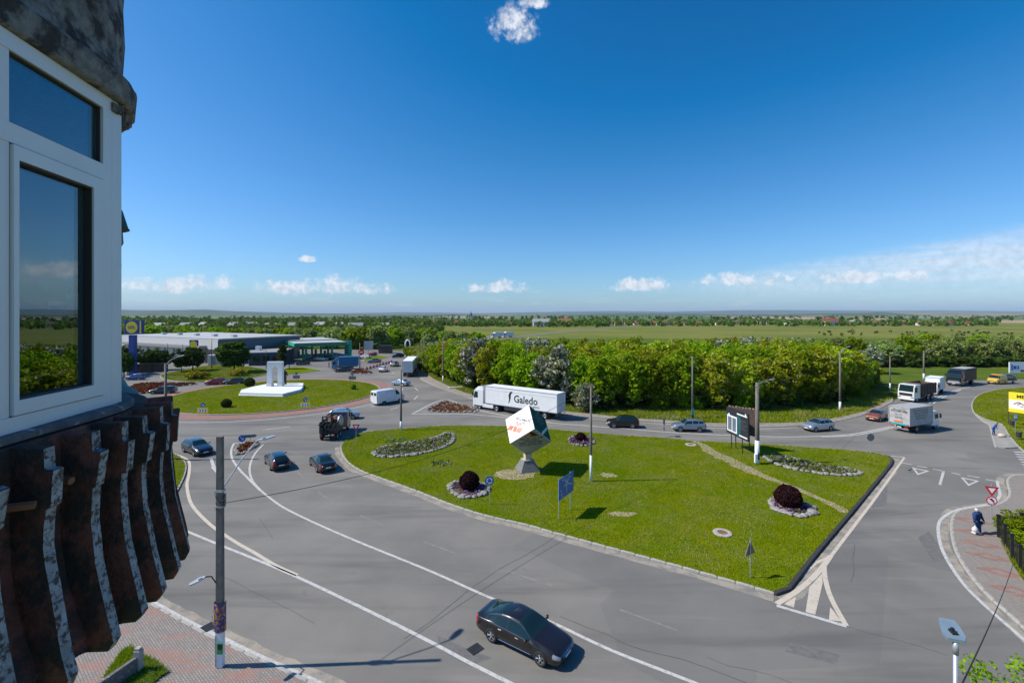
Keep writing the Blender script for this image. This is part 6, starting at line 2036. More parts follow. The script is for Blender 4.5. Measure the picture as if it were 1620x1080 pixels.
def person(label, base, rz, h=1.75, jacket='cloth_navy', trousers='cloth_jeans', cap='cap_white', stride=.28, lean=.0, arms=((.30, .05, .62), (.33, -.10, .64)), wide=1.0, z0=.13, name='person', cat='person', skin='skin', legs=None):
    """walking figure facing +x before rz; legs and jacket meet in one body"""
    t = thing(name, label, cat, (base[0], base[1], z0), rz)
    k_ = h / 1.75
    L_ = lambda x, y, z: (x * k_, y * k_, z * k_)
    s = stride / 2
    J = {'hip': (*L_(0, 0, .92), (.15 * k_ * wide, .13 * k_)), 'waist': (*L_(lean * .3, 0, 1.08), (.165 * k_ * wide, .135 * k_)), 'chest': (*L_(lean * .7, 0, 1.30), (.185 * k_ * wide, .14 * k_)), 'neckb': (*L_(lean, 0, 1.45), (.12 * k_ * wide, .09 * k_)), 'neck': (*L_(lean * 1.15, 0, 1.52), .058 * k_)}
    E_ = [('hip', 'waist'), ('waist', 'chest'), ('chest', 'neckb'), ('neckb', 'neck')]
    for sd, nm, am in ((1, 'l', arms[0]), (-1, 'r', arms[1])):
        J['sh' + nm] = (*L_(lean * .9, sd * .19 * wide, 1.42), .075 * k_ * wide)
        J['el' + nm] = (*L_(lean * .8 - .02, sd * (am[0] - .02) * wide, 1.14), .060 * k_ * wide)
        J['wr' + nm] = (*L_(am[1], sd * am[0] * wide, am[2] + .24), .042 * k_)
        E_ += [('neckb', 'sh' + nm), ('sh' + nm, 'el' + nm), ('el' + nm, 'wr' + nm)]
    body('jacket', J, E_, jacket, t)
    Jl = {'pel': (*L_(0, 0, .93), (.14 * k_ * wide, .12 * k_))}
    El = []
    for sd, nm, f in ((1, 'l', 1), (-1, 'r', -1)):
        Jl['th' + nm] = (*L_(0.0, sd * .09, .84), .095 * k_ * wide)
        Jl['kn' + nm] = (*L_(f * s * .55 + .03, sd * .095, .48), .068 * k_ * wide)
        Jl['an' + nm] = (*L_(f * s, sd * .095, .09), .050 * k_)
        El += [('pel', 'th' + nm), ('th' + nm, 'kn' + nm), ('kn' + nm, 'an' + nm)]
    body('trousers', Jl, El, trousers, t)
    for sd, f in ((1, 1), (-1, -1)):
        MB().box(L_(f * s + .06, sd * .095, .045), (.27 * k_, .10 * k_, .09 * k_), bev=.03).build('shoe', 'cap_white' if cap == 'cap_white' else 'cloth_dark', t)
        am = arms[0] if sd > 0 else arms[1]
        hand(t, Vector(L_(am[1], sd * am[0] * wide, am[2] + .24)), (0.05, 0, -1), k_, skin)
    hz_ = 1.635
    hd_ = MB()
    prof = [(.0, -.125), (.045, -.118), (.068, -.07), (.078, .0), (.080, .05), (.062, .095), (.03, .118), (.0, .122)]
    hd_.lathe([(r * k_, z * k_) for r, z in prof], 14, Matrix.Translation(L_(lean * 1.25 + .02, 0, hz_)) @ Matrix.Diagonal((1.15, .95, 1, 1)))
    hd_.add([L_(lean * 1.25 + .105, .015, hz_ - .02), L_(lean * 1.25 + .105, -.015, hz_ - .02), L_(lean * 1.25 + .135, 0, hz_ - .03), L_(lean * 1.25 + .105, 0, hz_ + .03)], [(0, 2, 1), (0, 3, 2), (1, 2, 3)])
    for sd in (1, -1):
        hd_.box(L_(lean * 1.25 + .01, sd * .078, hz_ - .01), (.03 * k_, .02 * k_, .055 * k_))
    head = hd_.build('head', skin, t, smooth=True)
    for sd in (1, -1):
        MB().box(L_(lean * 1.25 + .098, sd * .03, hz_ + .012), (.012, .02, .01)).build('eye', 'ink_black', head)
    MB().box(L_(lean * 1.25 + .092, 0, hz_ - .065), (.012, .045, .008)).build('mouth', 'sign_red', head)
    prof2 = [(.088, .03), (.090, .06), (.074, .105), (.04, .132), (.0, .138)]
    MB().lathe([(r * k_, z * k_) for r, z in prof2], 14, Matrix.Translation(L_(lean * 1.25 + .015, 0, hz_)) @ Matrix.Diagonal((1.15, 1, 1, 1))).build('cap' if cap != 'hair' else 'hair', cap, t, smooth=True)
    if cap == 'cap_white':
        MB().lathe([(.082 * k_, -.06 * k_), (.086 * k_, .035 * k_)], 14, Matrix.Translation(L_(lean * 1.25 - .0, 0, hz_)) @ Matrix.Diagonal((1.02, 1, 1, 1))).build('hair', mat('grey_hair', (.45, .44, .42), .9), t, smooth=True)
    return t


pm = (33.48, 32.71)
person('person in a navy jacket and white cap walking away with a white bag', pm, R(112), 1.78, wide=1.75, lean=.05, arms=((.23, .03, .60), (.29, -.14, .58)), stride=.22)
bg_ = Vector((math.cos(R(112)), math.sin(R(112))))
sdv = Vector((-bg_.y, bg_.x))
bp = Vector(pm) + sdv * .36 + bg_ * .0
bag = MB().lathe([(.02, .0), (.15, .02), (.19, .12), (.17, .26), (.08, .36), (.03, .44), (.025, .52)], 10, Matrix.Diagonal((1.1, .8, 1, 1))).build('shopping_bag', 'bag_white', smooth=True)
bag.location = (bp.x, bp.y, .13 + .22)
tag(bag, 'white plastic shopping bag in the hand of the walking person', 'bag')
pw_ = (63.06, 59.62)
person('person in a bright blue work suit bending over a broom', pw_, R(-60), 1.7, 'cloth_blue', 'cloth_blue', 'hair', stride=.14, lean=.30, arms=((.22, .34, .72), (.22, .30, .66)), z0=.11)
br = MB().cyl((0, 0, .12), (-.75, .55, 1.25), .018, n=6)
br.box((.05, -.05, .07), (.45, .12, .12), rz=.5)
o = br.build('broom', 'board_wood', loc=(pw_[0] + 1.0, pw_[1] - .9, .11))
tag(o, 'wooden broom held by the person in bright blue', 'broom')
sk_ = MB().lathe([(.02, 0), (.34, .03), (.40, .16), (.30, .32), (.12, .42), (.02, .44)], 12, Matrix.Diagonal((1.25, .85, 1, 1))).build('sack', mat('sack_cream', (.56, .50, .38), .9, vary=.2), smooth=True, loc=((63.19, 58.71)[0], (63.19, 58.71)[1], .11))
tag(sk_, 'cream coloured refuse sack lying on the concrete footway', 'sack')
person('person in black walking beside the blue lorry at the filling station', (-54.47, 135.48), R(20), 1.75, 'cloth_dark', 'cloth_dark', 'hair', stride=.5, z0=0)
st_ = person('bronze statue of a robed figure beside the white arch', (-49.4, 98.95), R(-40), 3.67 - .45, 'bronze', 'bronze', 'bronze', stride=.1, arms=((.24, .22, .86), (.30, .06, .64)), wide=1.15, z0=.66, name='statue', cat='statue', skin='bronze')
MB().lathe([(.34, .05), (.36, .6), (.33, 1.4), (.36, 1.9), (.22, 2.45)], 12, Matrix.Diagonal((.9, 1.05, 1, 1))).build('robe', 'bronze', st_, smooth=True)

# crow on the road
t = thing('bird', 'black crow standing on the asphalt near the give-way triangle', 'bird', ((40.17, 45.98)[0], (40.17, 45.98)[1], 0))
Jb = {'b': (0, 0, .18, (.06, .06)), 'c': (.10, 0, .21, (.055, .055)), 'n': (.17, 0, .26, .035), 'h': (.21, 0, .29, .034), 'bk': (.27, 0, .285, .008), 't1': (-.12, 0, .16, (.035, .02)), 't2': (-.24, 0, .13, (.03, .008))}
body('plumage', Jb, [('b', 'c'), ('c', 'n'), ('n', 'h'), ('h', 'bk'), ('b', 't1'), ('t1', 't2')], 'ink_black', t, 1)
for sd in (1, -1):
    MB().cyl((.02, sd * .03, .14), (.03, sd * .035, 0), .007, n=5).build('leg', 'ink_black', t)

# ---------------------------------------------------------------- covers, drains
def cover(label, p, r=.36, z=.128, ringm='kerb_stone', lidm='rust', rr=.66):
    t = thing('manhole_cover', label, 'manhole cover', (p[0], p[1], z))
    b = MB()
    for a, b_ in (((rr, 0), (r, .05)),):
        b.lathe([(rr, 0), (rr * .97, .06), (r, .07), (r, .02)], 24)
    b.build('ring', ringm, t)
    MB().prism(disc(20, r * .98), 0.0, .05).build('lid', lidm, t)


cover('brown manhole lid in a white ring near the island corner', (15.19, 32.85))
cover('manhole lid in a white ring at the start of the dirt path', (21.63, 55.04))
cover('manhole in a white ring on the far verge beside the footway', (25.47, 70.67), z=.02)
for p_, lb, rz_ in (((-1.74, 21.64), 'dark square drain grating beside the brown sedan', .75), ((-15.42, 23.17), 'dark drain grating at the kerb behind the square pole', -.55)):
    t = thing('drain_grating', lb, 'drain', (p_[0], p_[1], .002), rz_)
    MB().box((0, 0, .006), (.66, .56, .008)).build('frame', 'black_iron', t)
    for i in range(5):
        MB().box((-.24 + i * .12, 0, .013), (.05, .5, .01)).build('bar', 'dark_metal', t)

# red and white plastic barriers along the north road
mat('barrier_red', (.50, .03, .04), .5)
mat('barrier_white', (.72, .71, .69), .5)
bm = {}
for c_ in ('barrier_red', 'barrier_white'):
    o = MB().box((0, 0, .18), (.95, .55, .36), top=.7).box((0, 0, .55), (.9, .28, .42), top=.8).build('traffic_barrier', c_)
    bm[c_] = o.data
    bpy.data.objects.remove(o)
a_, b_ = Vector((-42.04, 128.63)), Vector((-39.75, 150.24))
n_ = 19
ORD = 'first second third fourth fifth sixth seventh eighth ninth tenth eleventh twelfth thirteenth fourteenth fifteenth sixteenth seventeenth eighteenth nineteenth'.split()
for i in range(n_):
    p = a_.lerp(b_, i / (n_ - 1))
    o = link('traffic_barrier', bm['barrier_red' if i % 2 == 0 else 'barrier_white'], None, (p.x, p.y, 0), math.atan2(b_.y - a_.y, b_.x - a_.x))
    tag(o, '%s barrier block, %s of the row from the red flower bed' % ('red' if i % 2 == 0 else 'white', ORD[i]), 'barrier', 'barrier blocks dividing the north road')
a_, b_ = Vector((-35.72, 165.91)), Vector((-35.0, 177.49))
for i in range(7):
    p = a_.lerp(b_, i / 6)
    o = link('traffic_barrier', bm['barrier_red' if i % 2 == 0 else 'barrier_white'], None, (p.x, p.y, 0.02), math.atan2(b_.y - a_.y, b_.x - a_.x))
    tag(o, '%s barrier block, %s from the left in the short far row' % ('red' if i % 2 == 0 else 'white', ORD[i]), 'barrier', 'barrier blocks of the far row')
# concrete slab lying in the verge, white ring sculpture
t = MB().box((0, 0, .12), (3.2, 1.4, .24), bev=.05).build('concrete_slab', 'kerb_stone', loc=(*(-12.15, 98.27), 0), rz=.3)
tag(t, 'pale concrete slab lying in the grass by the north road', 'slab')
t = thing('ring_sculpture', 'white open ring sculpture on a grey plinth by the north road', 'sculpture', (*(-43.73, 190.8), 0))
MB().tube([(1.0 * math.cos(R(a)), 0, 3.2 + 1.9 * math.sin(R(a))) for a in range(60, 421, 20)], .33, 8).build('ring', 'white_metal', t, smooth=True)
MB().box((-.3, 0, .7), (2.6, 1.6, 1.4)).build('plinth', 'paint_silver_blue', t)
t = thing('bus_shelter', 'dark brown wooden shelter at the edge of the willows', 'shelter', (*(-51.71, 186.15), 0))
MB().box((0, 0, 1.5), (5.0, 3.0, 3.0)).build('hut', 'tipper_brown', t)
MB().box((0, 0, 3.1), (5.6, 3.6, .2)).build('roof', 'dark_metal', t)
t = sign_post('red disc sign on the north splitter island', (-42.13, 127.2), 5.48, 0)
plate_disc(t, 5.3, .85, 'sign_red')
MB().box((0, -.1, 5.3), (1.0, .03, .25)).build('sign_symbol', 'ink_white', t)
t = thing('notice_board', 'grey notice board beyond the filling station totem', 'notice board', (*(-54.69, 173.45), 0))
box('board', (0, 0, 4.0), (3.4, .15, 3.4), 'galv', t)
MB().cyl((0, 0, 0), (0, 0, 2.5), .12, n=8).build('post', 'galv', t)

# ---------------------------------------------------------------- supermarket, filling station
def wall_box(name, o0, xd, L_, D_, z0, z1, m, parent):
    """box from corner o0 along direction xd (length L_) and its left normal (depth D_)"""
    x = Vector(xd).normalized()
    y = Vector((-x.y, x.x))
    pts = [o0, o0 + x * L_, o0 + x * L_ + y * D_, o0 + y * D_]
    return MB().prism([(p.x, p.y) for p in pts], z0, z1).build(name, m, parent)


mat('store_wall', (0.56, 0.545, 0.525), .7, vary=.06)
mat('store_roof', (0.40, 0.40, 0.40), .7, vary=.1, vscale=.3)
mat('store_grey', (0.27, 0.27, 0.27), .6)
mat('store_blue', (0.030, 0.075, 0.125), .4, vary=.1)
mat('store_glass', (0.014, 0.020, 0.026), .06, 0, .9)
mat('pylon_blue', (0.006, 0.045, 0.26), .4)
mat('sun_yellow', (0.80, 0.60, 0.01), .45)
mat('canopy_green', (0.008, 0.21, 0.115), .4)
mat('canopy_bright', (0.02, 0.42, 0.24), .4)
mat('station_blue', (0.020, 0.055, 0.10), .6)

C0 = Vector((-85, 131.5)) * S_
fx_ = Vector((.893, -.45))
L0, D0, H0 = 60, 30, 7.1 * S_
st0 = C0 - fx_ * L0
t = thing('supermarket', 'long low grey supermarket with a flat pale roof and glazed corner', 'building', (C0.x, C0.y, 0))


def loc(p):
    return Vector((p[0] - C0.x, p[1] - C0.y))


wall_box('wall', loc(st0), fx_, L0, D0, 0, H0, 'store_wall', t)
wall_box('roof', loc(st0 - fx_ * .4 - Vector((fx_.y, -fx_.x)) * -.0), fx_, L0 + .8, D0 + .4, H0 + .003, H0 + .35, 'store_roof', t)
nf = Vector((fx_.y, -fx_.x))      # outward on the front (towards us)
wall_box('canopy_beam', loc(st0 + fx_ * 2 + nf * 2.2), fx_, L0 - 8, 2.1, H0 * .62, H0 * .74, 'store_grey', t)
wall_box('glazed_corner', loc(C0 - fx_ * 9 + nf * .06), fx_, 9.08, .05, .2, H0 * .60, 'store_glass', t)
sdx = Vector((-fx_.y, fx_.x))
wall_box('side_cladding', loc(C0 + fx_ * .06), sdx, D0, -.05 * -1, H0 * .55, H0 - .1, 'store_blue', t)
wall_box('side_glazing', loc(C0 + fx_ * .05), sdx, D0 * .9, .04, .2, H0 * .55, 'store_glass', t)
for i in range(5):
    wall_box('mullion', loc(C0 - fx_ * (8.5 - i * 2) + nf * .12), fx_, .15, .1, .2, H0 * .60, 'store_grey', t)
for i in range(6):
    wall_box('window', loc(C0 - fx_ * (20 + i * 5.5) + nf * .06), fx_, 1.2, .05, 2.6, 4.2, 'store_glass', t)
wall_box('advert_panel', loc(C0 - fx_ * 19.5 + nf * 1.2), fx_, 3.6, .1, 3.2, 5.6, 'paint_sky', t)
pc = C0 - fx_ * 8.6 + nf * 2.4
box('sign_box', (*loc(pc), H0 * .80), (2.6, .5, 2.9), 'pylon_blue', t)
MB().prism(disc(20, 1.15), -.02, .02, frame((*loc(pc), H0 * .80), (1, 0, 0), (0, 0, 1)) @ Matrix.Translation((0, 0, .28))).build('sign_disc', 'sun_yellow', t)
for i in range(5):
    wall_box('roof_vent', loc(st0 + fx_ * (8 + i * 11) - nf * 9), fx_, 1.4, 1.4, H0 + .34, H0 + 1.1, 'galv', t)

# tall supermarket sign
sb_ = Vector(((-97.69, 118.02)))
t = thing('pylon_sign', 'tall blue pylon sign with a lettered yellow disc', 'pylon sign', (sb_[0], sb_[1], 0))
zc = 12.54
MB().box((-.6, 0, zc / 2 - 1), (1.5, .9, zc - 2)).build('mast', 'pylon_blue', t)
o = MB().box((-.2, 0, zc), (4.4, 1.0, 3.6)).build('sign_box', 'pylon_blue', t)
MB().prism(disc(28, 1.5), -.02, .02, frame((-.5, -.53, zc), (1, 0, 0), (0, 0, 1))).build('sign_disc', 'sun_yellow', o)
text('LiDL', 1.0, 'pylon_blue', o, frame((-.5, -.565, zc), (1, 0, 0), (0, 0, 1)), bold=.04)
MB().box((1.75, -.52, zc), (.35, .05, 3.2)).build('sign_edge', 'sun_yellow', o)

# filling station
t = thing('filling_station', 'filling station with two green edged canopies and a small shop', 'building', (-66 * S_, 138 * S_, 0))
K0 = Vector((-66, 138)) * S_
lo_ = lambda p: (p[0] * S_ - K0.x, p[1] * S_ - K0.y)
for quad, z0, z1 in (([(-66, 138), (-53, 146.5), (-60, 157), (-73, 148.5)], 4.55 * S_, 5.55 * S_), ([(-73, 149.5), (-60, 158), (-72, 172), (-87, 158)], 4.75 * S_, 5.75 * S_)):
    q4 = [lo_(p) for p in quad]
    MB().prism(q4, z0, z1).build('canopy', 'canopy_green', t)
    cx_, cy_ = sum(p[0] for p in q4) / 4, sum(p[1] for p in q4) / 4
    MB().prism([(cx_ + (p[0] - cx_) * .97, cy_ + (p[1] - cy_) * .97) for p in q4], z1 + .002, z1 + .12).build('canopy_roof', 'store_roof', t)
    for i in (3,):
        a, b_ = Vector(q4[i]), Vector(q4[(i + 1) % 4])
        wall_box('canopy_fascia', a + (b_ - a).normalized() * .0, (b_ - a), (b_ - a).length, -.06, z0 + .05, z1 - .02, 'canopy_bright', t)
    for fx2, fy2 in ((.25, .3), (.75, .3), (.25, .75), (.75, .75)):
        p = (Vector(q4[0]).lerp(Vector(q4[1]), fx2)).lerp(Vector(q4[3]).lerp(Vector(q4[2]), fx2), fy2)
        box('column', (p.x, p.y, z0 / 2), (.6, .6, z0), 'canopy_bright', t)
        MB().box((p.x + 1.6, p.y - .3, 1.0), (.8, .6, 2.0), bev=.05).build('fuel_pump', 'store_grey', t)
q4 = [lo_(p) for p in [(-74, 128), (-66.5, 131), (-70, 146), (-82, 142)]]
MB().prism(q4, 0, 3.5 * S_).build('shop_wall', 'station_blue', t)
MB().prism([(p[0] * 1.0, p[1] * 1.0 - .05) for p in q4], 3.5 * S_ + .003, 3.7 * S_).build('shop_roof', 'store_grey', t)
a, b_ = Vector(q4[3]), Vector(q4[0])
wall_box('shop_gable', a, (b_ - a), (b_ - a).length, -.08, .02, 3.45 * S_, 'store_wall', t)
box('air_unit', (*((Vector(q4[3]) + Vector(q4[0])) / 2 + Vector((2.0, 2.0))), 3.7 * S_ + .7), (1.4, 1.4, 1.4), 'white_metal', t)
a, b_ = Vector(q4[0]), Vector(q4[1])
for i in range(3):
    wall_box('shop_window', a + (b_ - a) * (.12 + i * .3), (b_ - a), 1.9, -.06, .8, 2.9, 'store_glass', t)
q5 = [lo_(p) for p in [(-59, 133), (-53, 135.5), (-54, 139), (-60, 137)]]
t2 = thing('price_totem', 'bright green fuel price totem beside the canopy', 'pylon sign', (*Vector((-59.68, 165.91)), 0))
zt_ = 6.34
MB().prism([(-1.3, 0), (1.0, 0), (1.3, zt_ * .5), (1.1, zt_), (-1.3, zt_)], -.35, .35, frame((0, 0, 0), (1, .25, 0), (0, 0, 1))).build('totem_body', 'canopy_bright', t2)
for i in range(4):
    MB().box((-.45, -.5, zt_ * (.72 - i * .14)), (1.3, .06, zt_ * .09), rz=.245).build('price_field', 'station_blue', t2)
MB().box((-.45, -.5, zt_ * .88), (1.3, .06, zt_ * .12), rz=.245).build('logo_field', 'ink_white', t2)
box('totem_logo', (-.45, -.56, zt_ * .88), (1.0, .04, zt_ * .05), 'sign_red', t2)
t = thing('boundary_wall', 'low dark wooden wall below the bushes at the supermarket', 'wall', (*(-98.88, 125.11), 0), .35)
box('boards', (0, 0, 1.2), (7.0, .3, 2.4), 'tipper_brown', t)
for x_ in (-3.5, 0, 3.5):
    box('post', (x_, -.2, 1.3), (.3, .2, 2.6), 'dark_metal', t)
t = thing('kiosk', 'small pale box cabinet on the lawn by the supermarket', 'cabinet', (*(-93.41, 143.1), 0), .3)
MB().box((0, 0, 1.6), (3.2, 2.2, 3.2), bev=.06).build('cabinet', 'store_wall', t)
box('door', (0, -1.12, 1.4), (1.0, .05, 2.4), 'store_grey', t)

# ---------------------------------------------------------------- vegetation
def leaf_cloud(rs, centers, radii, per, size, squash=1.0, up=.35, elong=1.5):
    """numpy: diamond leaves scattered round clump centres"""
    n = len(centers) * per
    c = np.repeat(centers, per, 0)
    r = np.repeat(radii, per)[:, None]
    d = rs.normal(0, 1, (n, 3))
    d /= np.linalg.norm(d, axis=1)[:, None]
    rad = rs.uniform(.45, 1.0, (n, 1)) ** .6
    off = d * rad * r
    off[:, 2] *= squash
    p = c + off
    nrm = d * .8 + rs.normal(0, .6, (n, 3)) + np.array([0, 0, up])
    nrm /= np.linalg.norm(nrm, axis=1)[:, None]
    a = np.cross(nrm, rs.normal(0, 1, (n, 3)))
    a /= np.linalg.norm(a, axis=1)[:, None]
    b = np.cross(nrm, a)
    s = size * rs.uniform(.6, 1.35, (n, 1))
    v = np.stack([p - a * s * elong * .5, p - b * s * .5, p + a * s * elong * .5, p + b * s * .5], 1).reshape(-1, 3)
    return v, np.arange(n * 4).reshape(-1, 4)


def crown_mesh(name, seed, h0, h1, rx, m, clumps=55, per=44, leaf=.36, clump_r=.95, flat=1.0, drop=0.0):
    """uneven crown between heights h0 and h1: clumps spread through the volume, gaps between"""
    rs = np.random.RandomState(seed)
    cz, rz = (h0 + h1) / 2, (h1 - h0) / 2
    cs = []
    lob = rs.normal(0, 1, (5, 3))
    lob /= np.linalg.norm(lob, axis=1)[:, None]
    while len(cs) < clumps:
        d = rs.normal(0, 1, 3)
        d /= np.linalg.norm(d)
        k_ = rs.uniform(.25, 1.0) ** .55
        bulge = 1 + .22 * max(float((lob @ d).max()) - .5, -.4)
        p = d * k_ * bulge
        z = p[2] * rz + cz
        taper = 1.0 if p[2] > -.2 else 1.0 - flat * .25 * (-.2 - p[2])
        cs.append((p[0] * rx * taper, p[1] * rx * taper, z))
    cs = np.array(cs)
    rad = clump_r * rs.uniform(.6, 1.2, clumps)
    v, q = leaf_cloud(rs, cs, rad, per, leaf, .8)
    if drop:
        v[:, 2] -= drop * (np.hypot(v[:, 0], v[:, 1]) / rx) ** 2
    return arr_mesh(name, v, q, [m])


def trunk_mesh(name, seed, h, r, limbs=5, spread=1.6, z0=.3):
    rs = random.Random(seed)
    b = MB()
    pts = [(0, 0, -.1), (rs.uniform(-.1, .1), rs.uniform(-.1, .1), h * .3), (rs.uniform(-.25, .25), rs.uniform(-.25, .25), h * .62), (rs.uniform(-.4, .4), rs.uniform(-.4, .4), h * .92)]
    b.tube(pts, [r, r * .8, r * .5, r * .15], 7)
    for i in range(limbs):
        a = rs.uniform(0, 6.28)
        t_ = rs.uniform(z0, .75)
        p0 = Vector((0, 0, h * t_))
        p1 = p0 + Vector((math.cos(a) * spread * .5, math.sin(a) * spread * .5, h * .12))
        p2 = p0 + Vector((math.cos(a) * spread, math.sin(a) * spread, h * .24))
        b.tube([p0, p1, p2], [r * .45, r * .3, r * .08], 5)
    o = b.build(name, 'bark', smooth=True)
    me = o.data
    bpy.data.objects.remove(o)
    return me


class Kind:
    def __init__(self, variants):
        self.v = variants      # (crown mesh, trunk mesh, nominal height)

    def put(self, name, label, cat, p, h, rz=None, wide=1.0, group=None, z=0.0, k=None):
        c, tr, h0 = self.v[random.randrange(len(self.v)) if k is None else k % len(self.v)]
        t = thing(name, label, cat, (p[0], p[1], z), random.uniform(0, 6.28) if rz is None else rz, group)
        s = h / h0
        t.scale = (s * wide, s * wide, s)
        link('crown', c, t)
        if tr:
            link('trunk', tr, t)
        return t


random.seed(21)
LOC = Kind([(crown_mesh('crown', 100 + i, 1.2, 9.4, 3.1, 'leaf_locust', 88, 60, .33, .98), trunk_mesh('trunk', i, 8.6, .17, 5, 1.8), 9.6) for i in range(4)])
GRN = Kind([(crown_mesh('crown', 120 + i, .9, 9.2, 3.2, 'leaf_green', 88, 60, .33, .98), trunk_mesh('trunk', 10 + i, 8.6, .17, 5, 1.8), 9.4) for i in range(3)])
BLO = Kind([(crown_mesh('crown', 140 + i, .5, 8.6, 3.0, 'leaf_blossom', 76, 56, .32, .92), trunk_mesh('trunk', 20 + i, 8.0, .16, 5, 1.6), 8.8) for i in range(3)])
WIL = Kind([(crown_mesh('crown', 160 + i, .2, 9.0, 4.3, 'leaf_willow', 84, 52, .46, 1.25, drop=.8), trunk_mesh('trunk', 30 + i, 8.0, .24, 5, 2.0), 9.6) for i in range(4)])
SHR = Kind([(crown_mesh('crown', 180 + i, 0.0, 2.2, 1.5, 'leaf_dark', 26, 36, .30, .6), trunk_mesh('trunk', 40 + i, 1.6, .06, 3, .6), 2.3) for i in range(3)])
SHG = Kind([(crown_mesh('crown', 190 + i, 0.0, 2.2, 1.6, 'leaf_green', 26, 36, .30, .6), trunk_mesh('trunk', 50 + i, 1.6, .06, 3, .6), 2.3) for i in range(2)])
CRT = Kind([(crown_mesh('crown', 200 + i, 1.7, 7.0, 2.7, 'leaf_dark', 70, 40, .42, .85), trunk_mesh('trunk', 60 + i, 5.5, .18, 5, 1.4, .35), 7.2) for i in range(2)])
FARW = Kind([(crown_mesh('crown', 210 + i, .1, 9.0, 4.6, 'leaf_willow', 46, 26, .95, 1.6, drop=.8), trunk_mesh('trunk', 70 + i, 8.0, .24, 3, 1.6), 9.6) for i in range(3)])
FARG = Kind([(crown_mesh('crown', 220 + i, .1, 9.0, 4.2, 'leaf_green', 46, 26, .95, 1.6), trunk_mesh('trunk', 75 + i, 8.0, .24, 3, 1.6), 9.6) for i in range(2)])


def interp(x, tab):
    return float(np.interp(x, [a for a, b in tab], [b for a, b in tab]))


# the wood behind the far lane: rows of trees from the verge inwards
base_line = [(-24.93, 130.09), (-17.67, 115.64), (-12.4, 105.03), (-6.62, 95.4), (-1.23, 88.74), (4.58, 82.36), (9.8, 78.41), (15.9, 76.32), (23.09, 75.56), (30.34, 75.32), (37.78, 75.56), (45.73, 76.58), (53.0, 79.5), (61.24, 84.8), (71.36, 93.07), (81.63, 102.21)]
wl = spline(base_line, 4.3)
dirs = []
for row in range(9):
    dd = row * 5.2
    n_w = len(wl)
    for i in range(0, n_w):
        p = Vector(wl[i])
        fr_ = i / (n_w - 1)
        inward = Vector((-.35 + .55 * fr_ - (.3 if fr_ > .85 else 0), .92)).normalized()
        q_ = p + inward * (dd + random.uniform(-1.2, 1.2)) + Vector((random.uniform(-1.4, 1.4), 1.2))
        pxx = 810 + 720 * q_.x / q_.y
        if pxx > 1390 or (row > 3 and (i + row) % 2):
            continue
        ytop = interp(pxx, [(660, 548), (700, 540), (740, 534), (790, 536), (850, 530), (940, 528), (1010, 532), (1100, 531), (1200, 535), (1260, 534), (1320, 546), (1360, 560), (1395, 578)])
        hmax = CAMH - (ytop - 497) * q_.y / 720
        h = min(hmax * random.uniform(.92, 1.04), random.uniform(8.4, 10.6))
        if h < 3:
            continue
        leftish = pxx < 905
        far_side = row > 5 and pxx > 1180
        u = random.random()
        zone = next(z_ for lim, z_ in ((740, 'by the north road poles'), (815, 'behind the trailer cab'), (895, 'behind the trailer tail'), (960, 'left of the black SUV'), (1020, 'behind the black SUV'), (1080, 'left of the far footway pole'), (1130, 'right of the far footway pole'), (1185, 'behind the dark billboard'), (1240, 'behind the thick lamp post'), (1310, 'behind the silver hatchback'), (9999, 'at the right end')) if pxx < lim)
        deep = 'front row' if row == 0 else 'second row' if row == 1 else 'third row' if row == 2 else 'deep interior' if row < 6 else 'back rows'
        if (leftish and u < (.34 if pxx < 880 else .12)) or (not leftish and u < .05) or (far_side and u < .3):
            BLO.put('blossom_tree', 'white blossoming tree of the wood, %s, %s' % (deep, zone), 'tree', q_, h, group='blossoming trees, %s %s' % (deep, zone))
        elif u < .66:
            LOC.put('locust_tree', 'yellow-green locust tree of the wood, %s, %s' % (deep, zone), 'tree', q_, h, group='locust trees, %s %s' % (deep, zone))
        else:
            GRN.put('leafy_tree', 'fresh green tree of the wood, %s, %s' % (deep, zone), 'tree', q_, h, group='green trees, %s %s' % (deep, zone))
# undergrowth along the edge
for i in range(0, len(wl)):
    p = Vector(wl[i]) + Vector((random.uniform(-1.5, 1.5), random.uniform(-.6, 1.6)))
    dk = random.random() < .6
    pxx = 810 + 720 * p.x / p.y
    zone = next(z_ for lim, z_ in ((740, 'by the north road poles'), (815, 'behind the trailer cab'), (895, 'behind the trailer tail'), (960, 'left of the black SUV'), (1020, 'behind the black SUV'), (1080, 'left of the far footway pole'), (1130, 'right of the far footway pole'), (1185, 'behind the dark billboard'), (1240, 'behind the thick lamp post'), (1310, 'behind the silver hatchback'), (9999, 'at the right end')) if pxx < lim)
    (SHR if dk else SHG).put('shrub', '%s shrub at the foot of the wood, %s' % ('dark' if dk else 'green', zone), 'shrub', p, random.uniform(1.6, 3.2), group='%s undergrowth %s' % ('dark' if dk else 'green', zone))
BLO.put('blossom_tree', 'low white hawthorn bush at the verge behind the trailer', 'tree', (12.08, 74.34), 4.6, wide=1.25)
BLO.put('blossom_tree', 'white blossoming bush nearest the north road poles', 'tree', (-20.39, 124.43), 7.6, wide=1.1)
BLO.put('blossom_tree', 'white blossoming bush at the right end of the wood', 'tree', (96.6, 123.1), 7.5, wide=1.2)

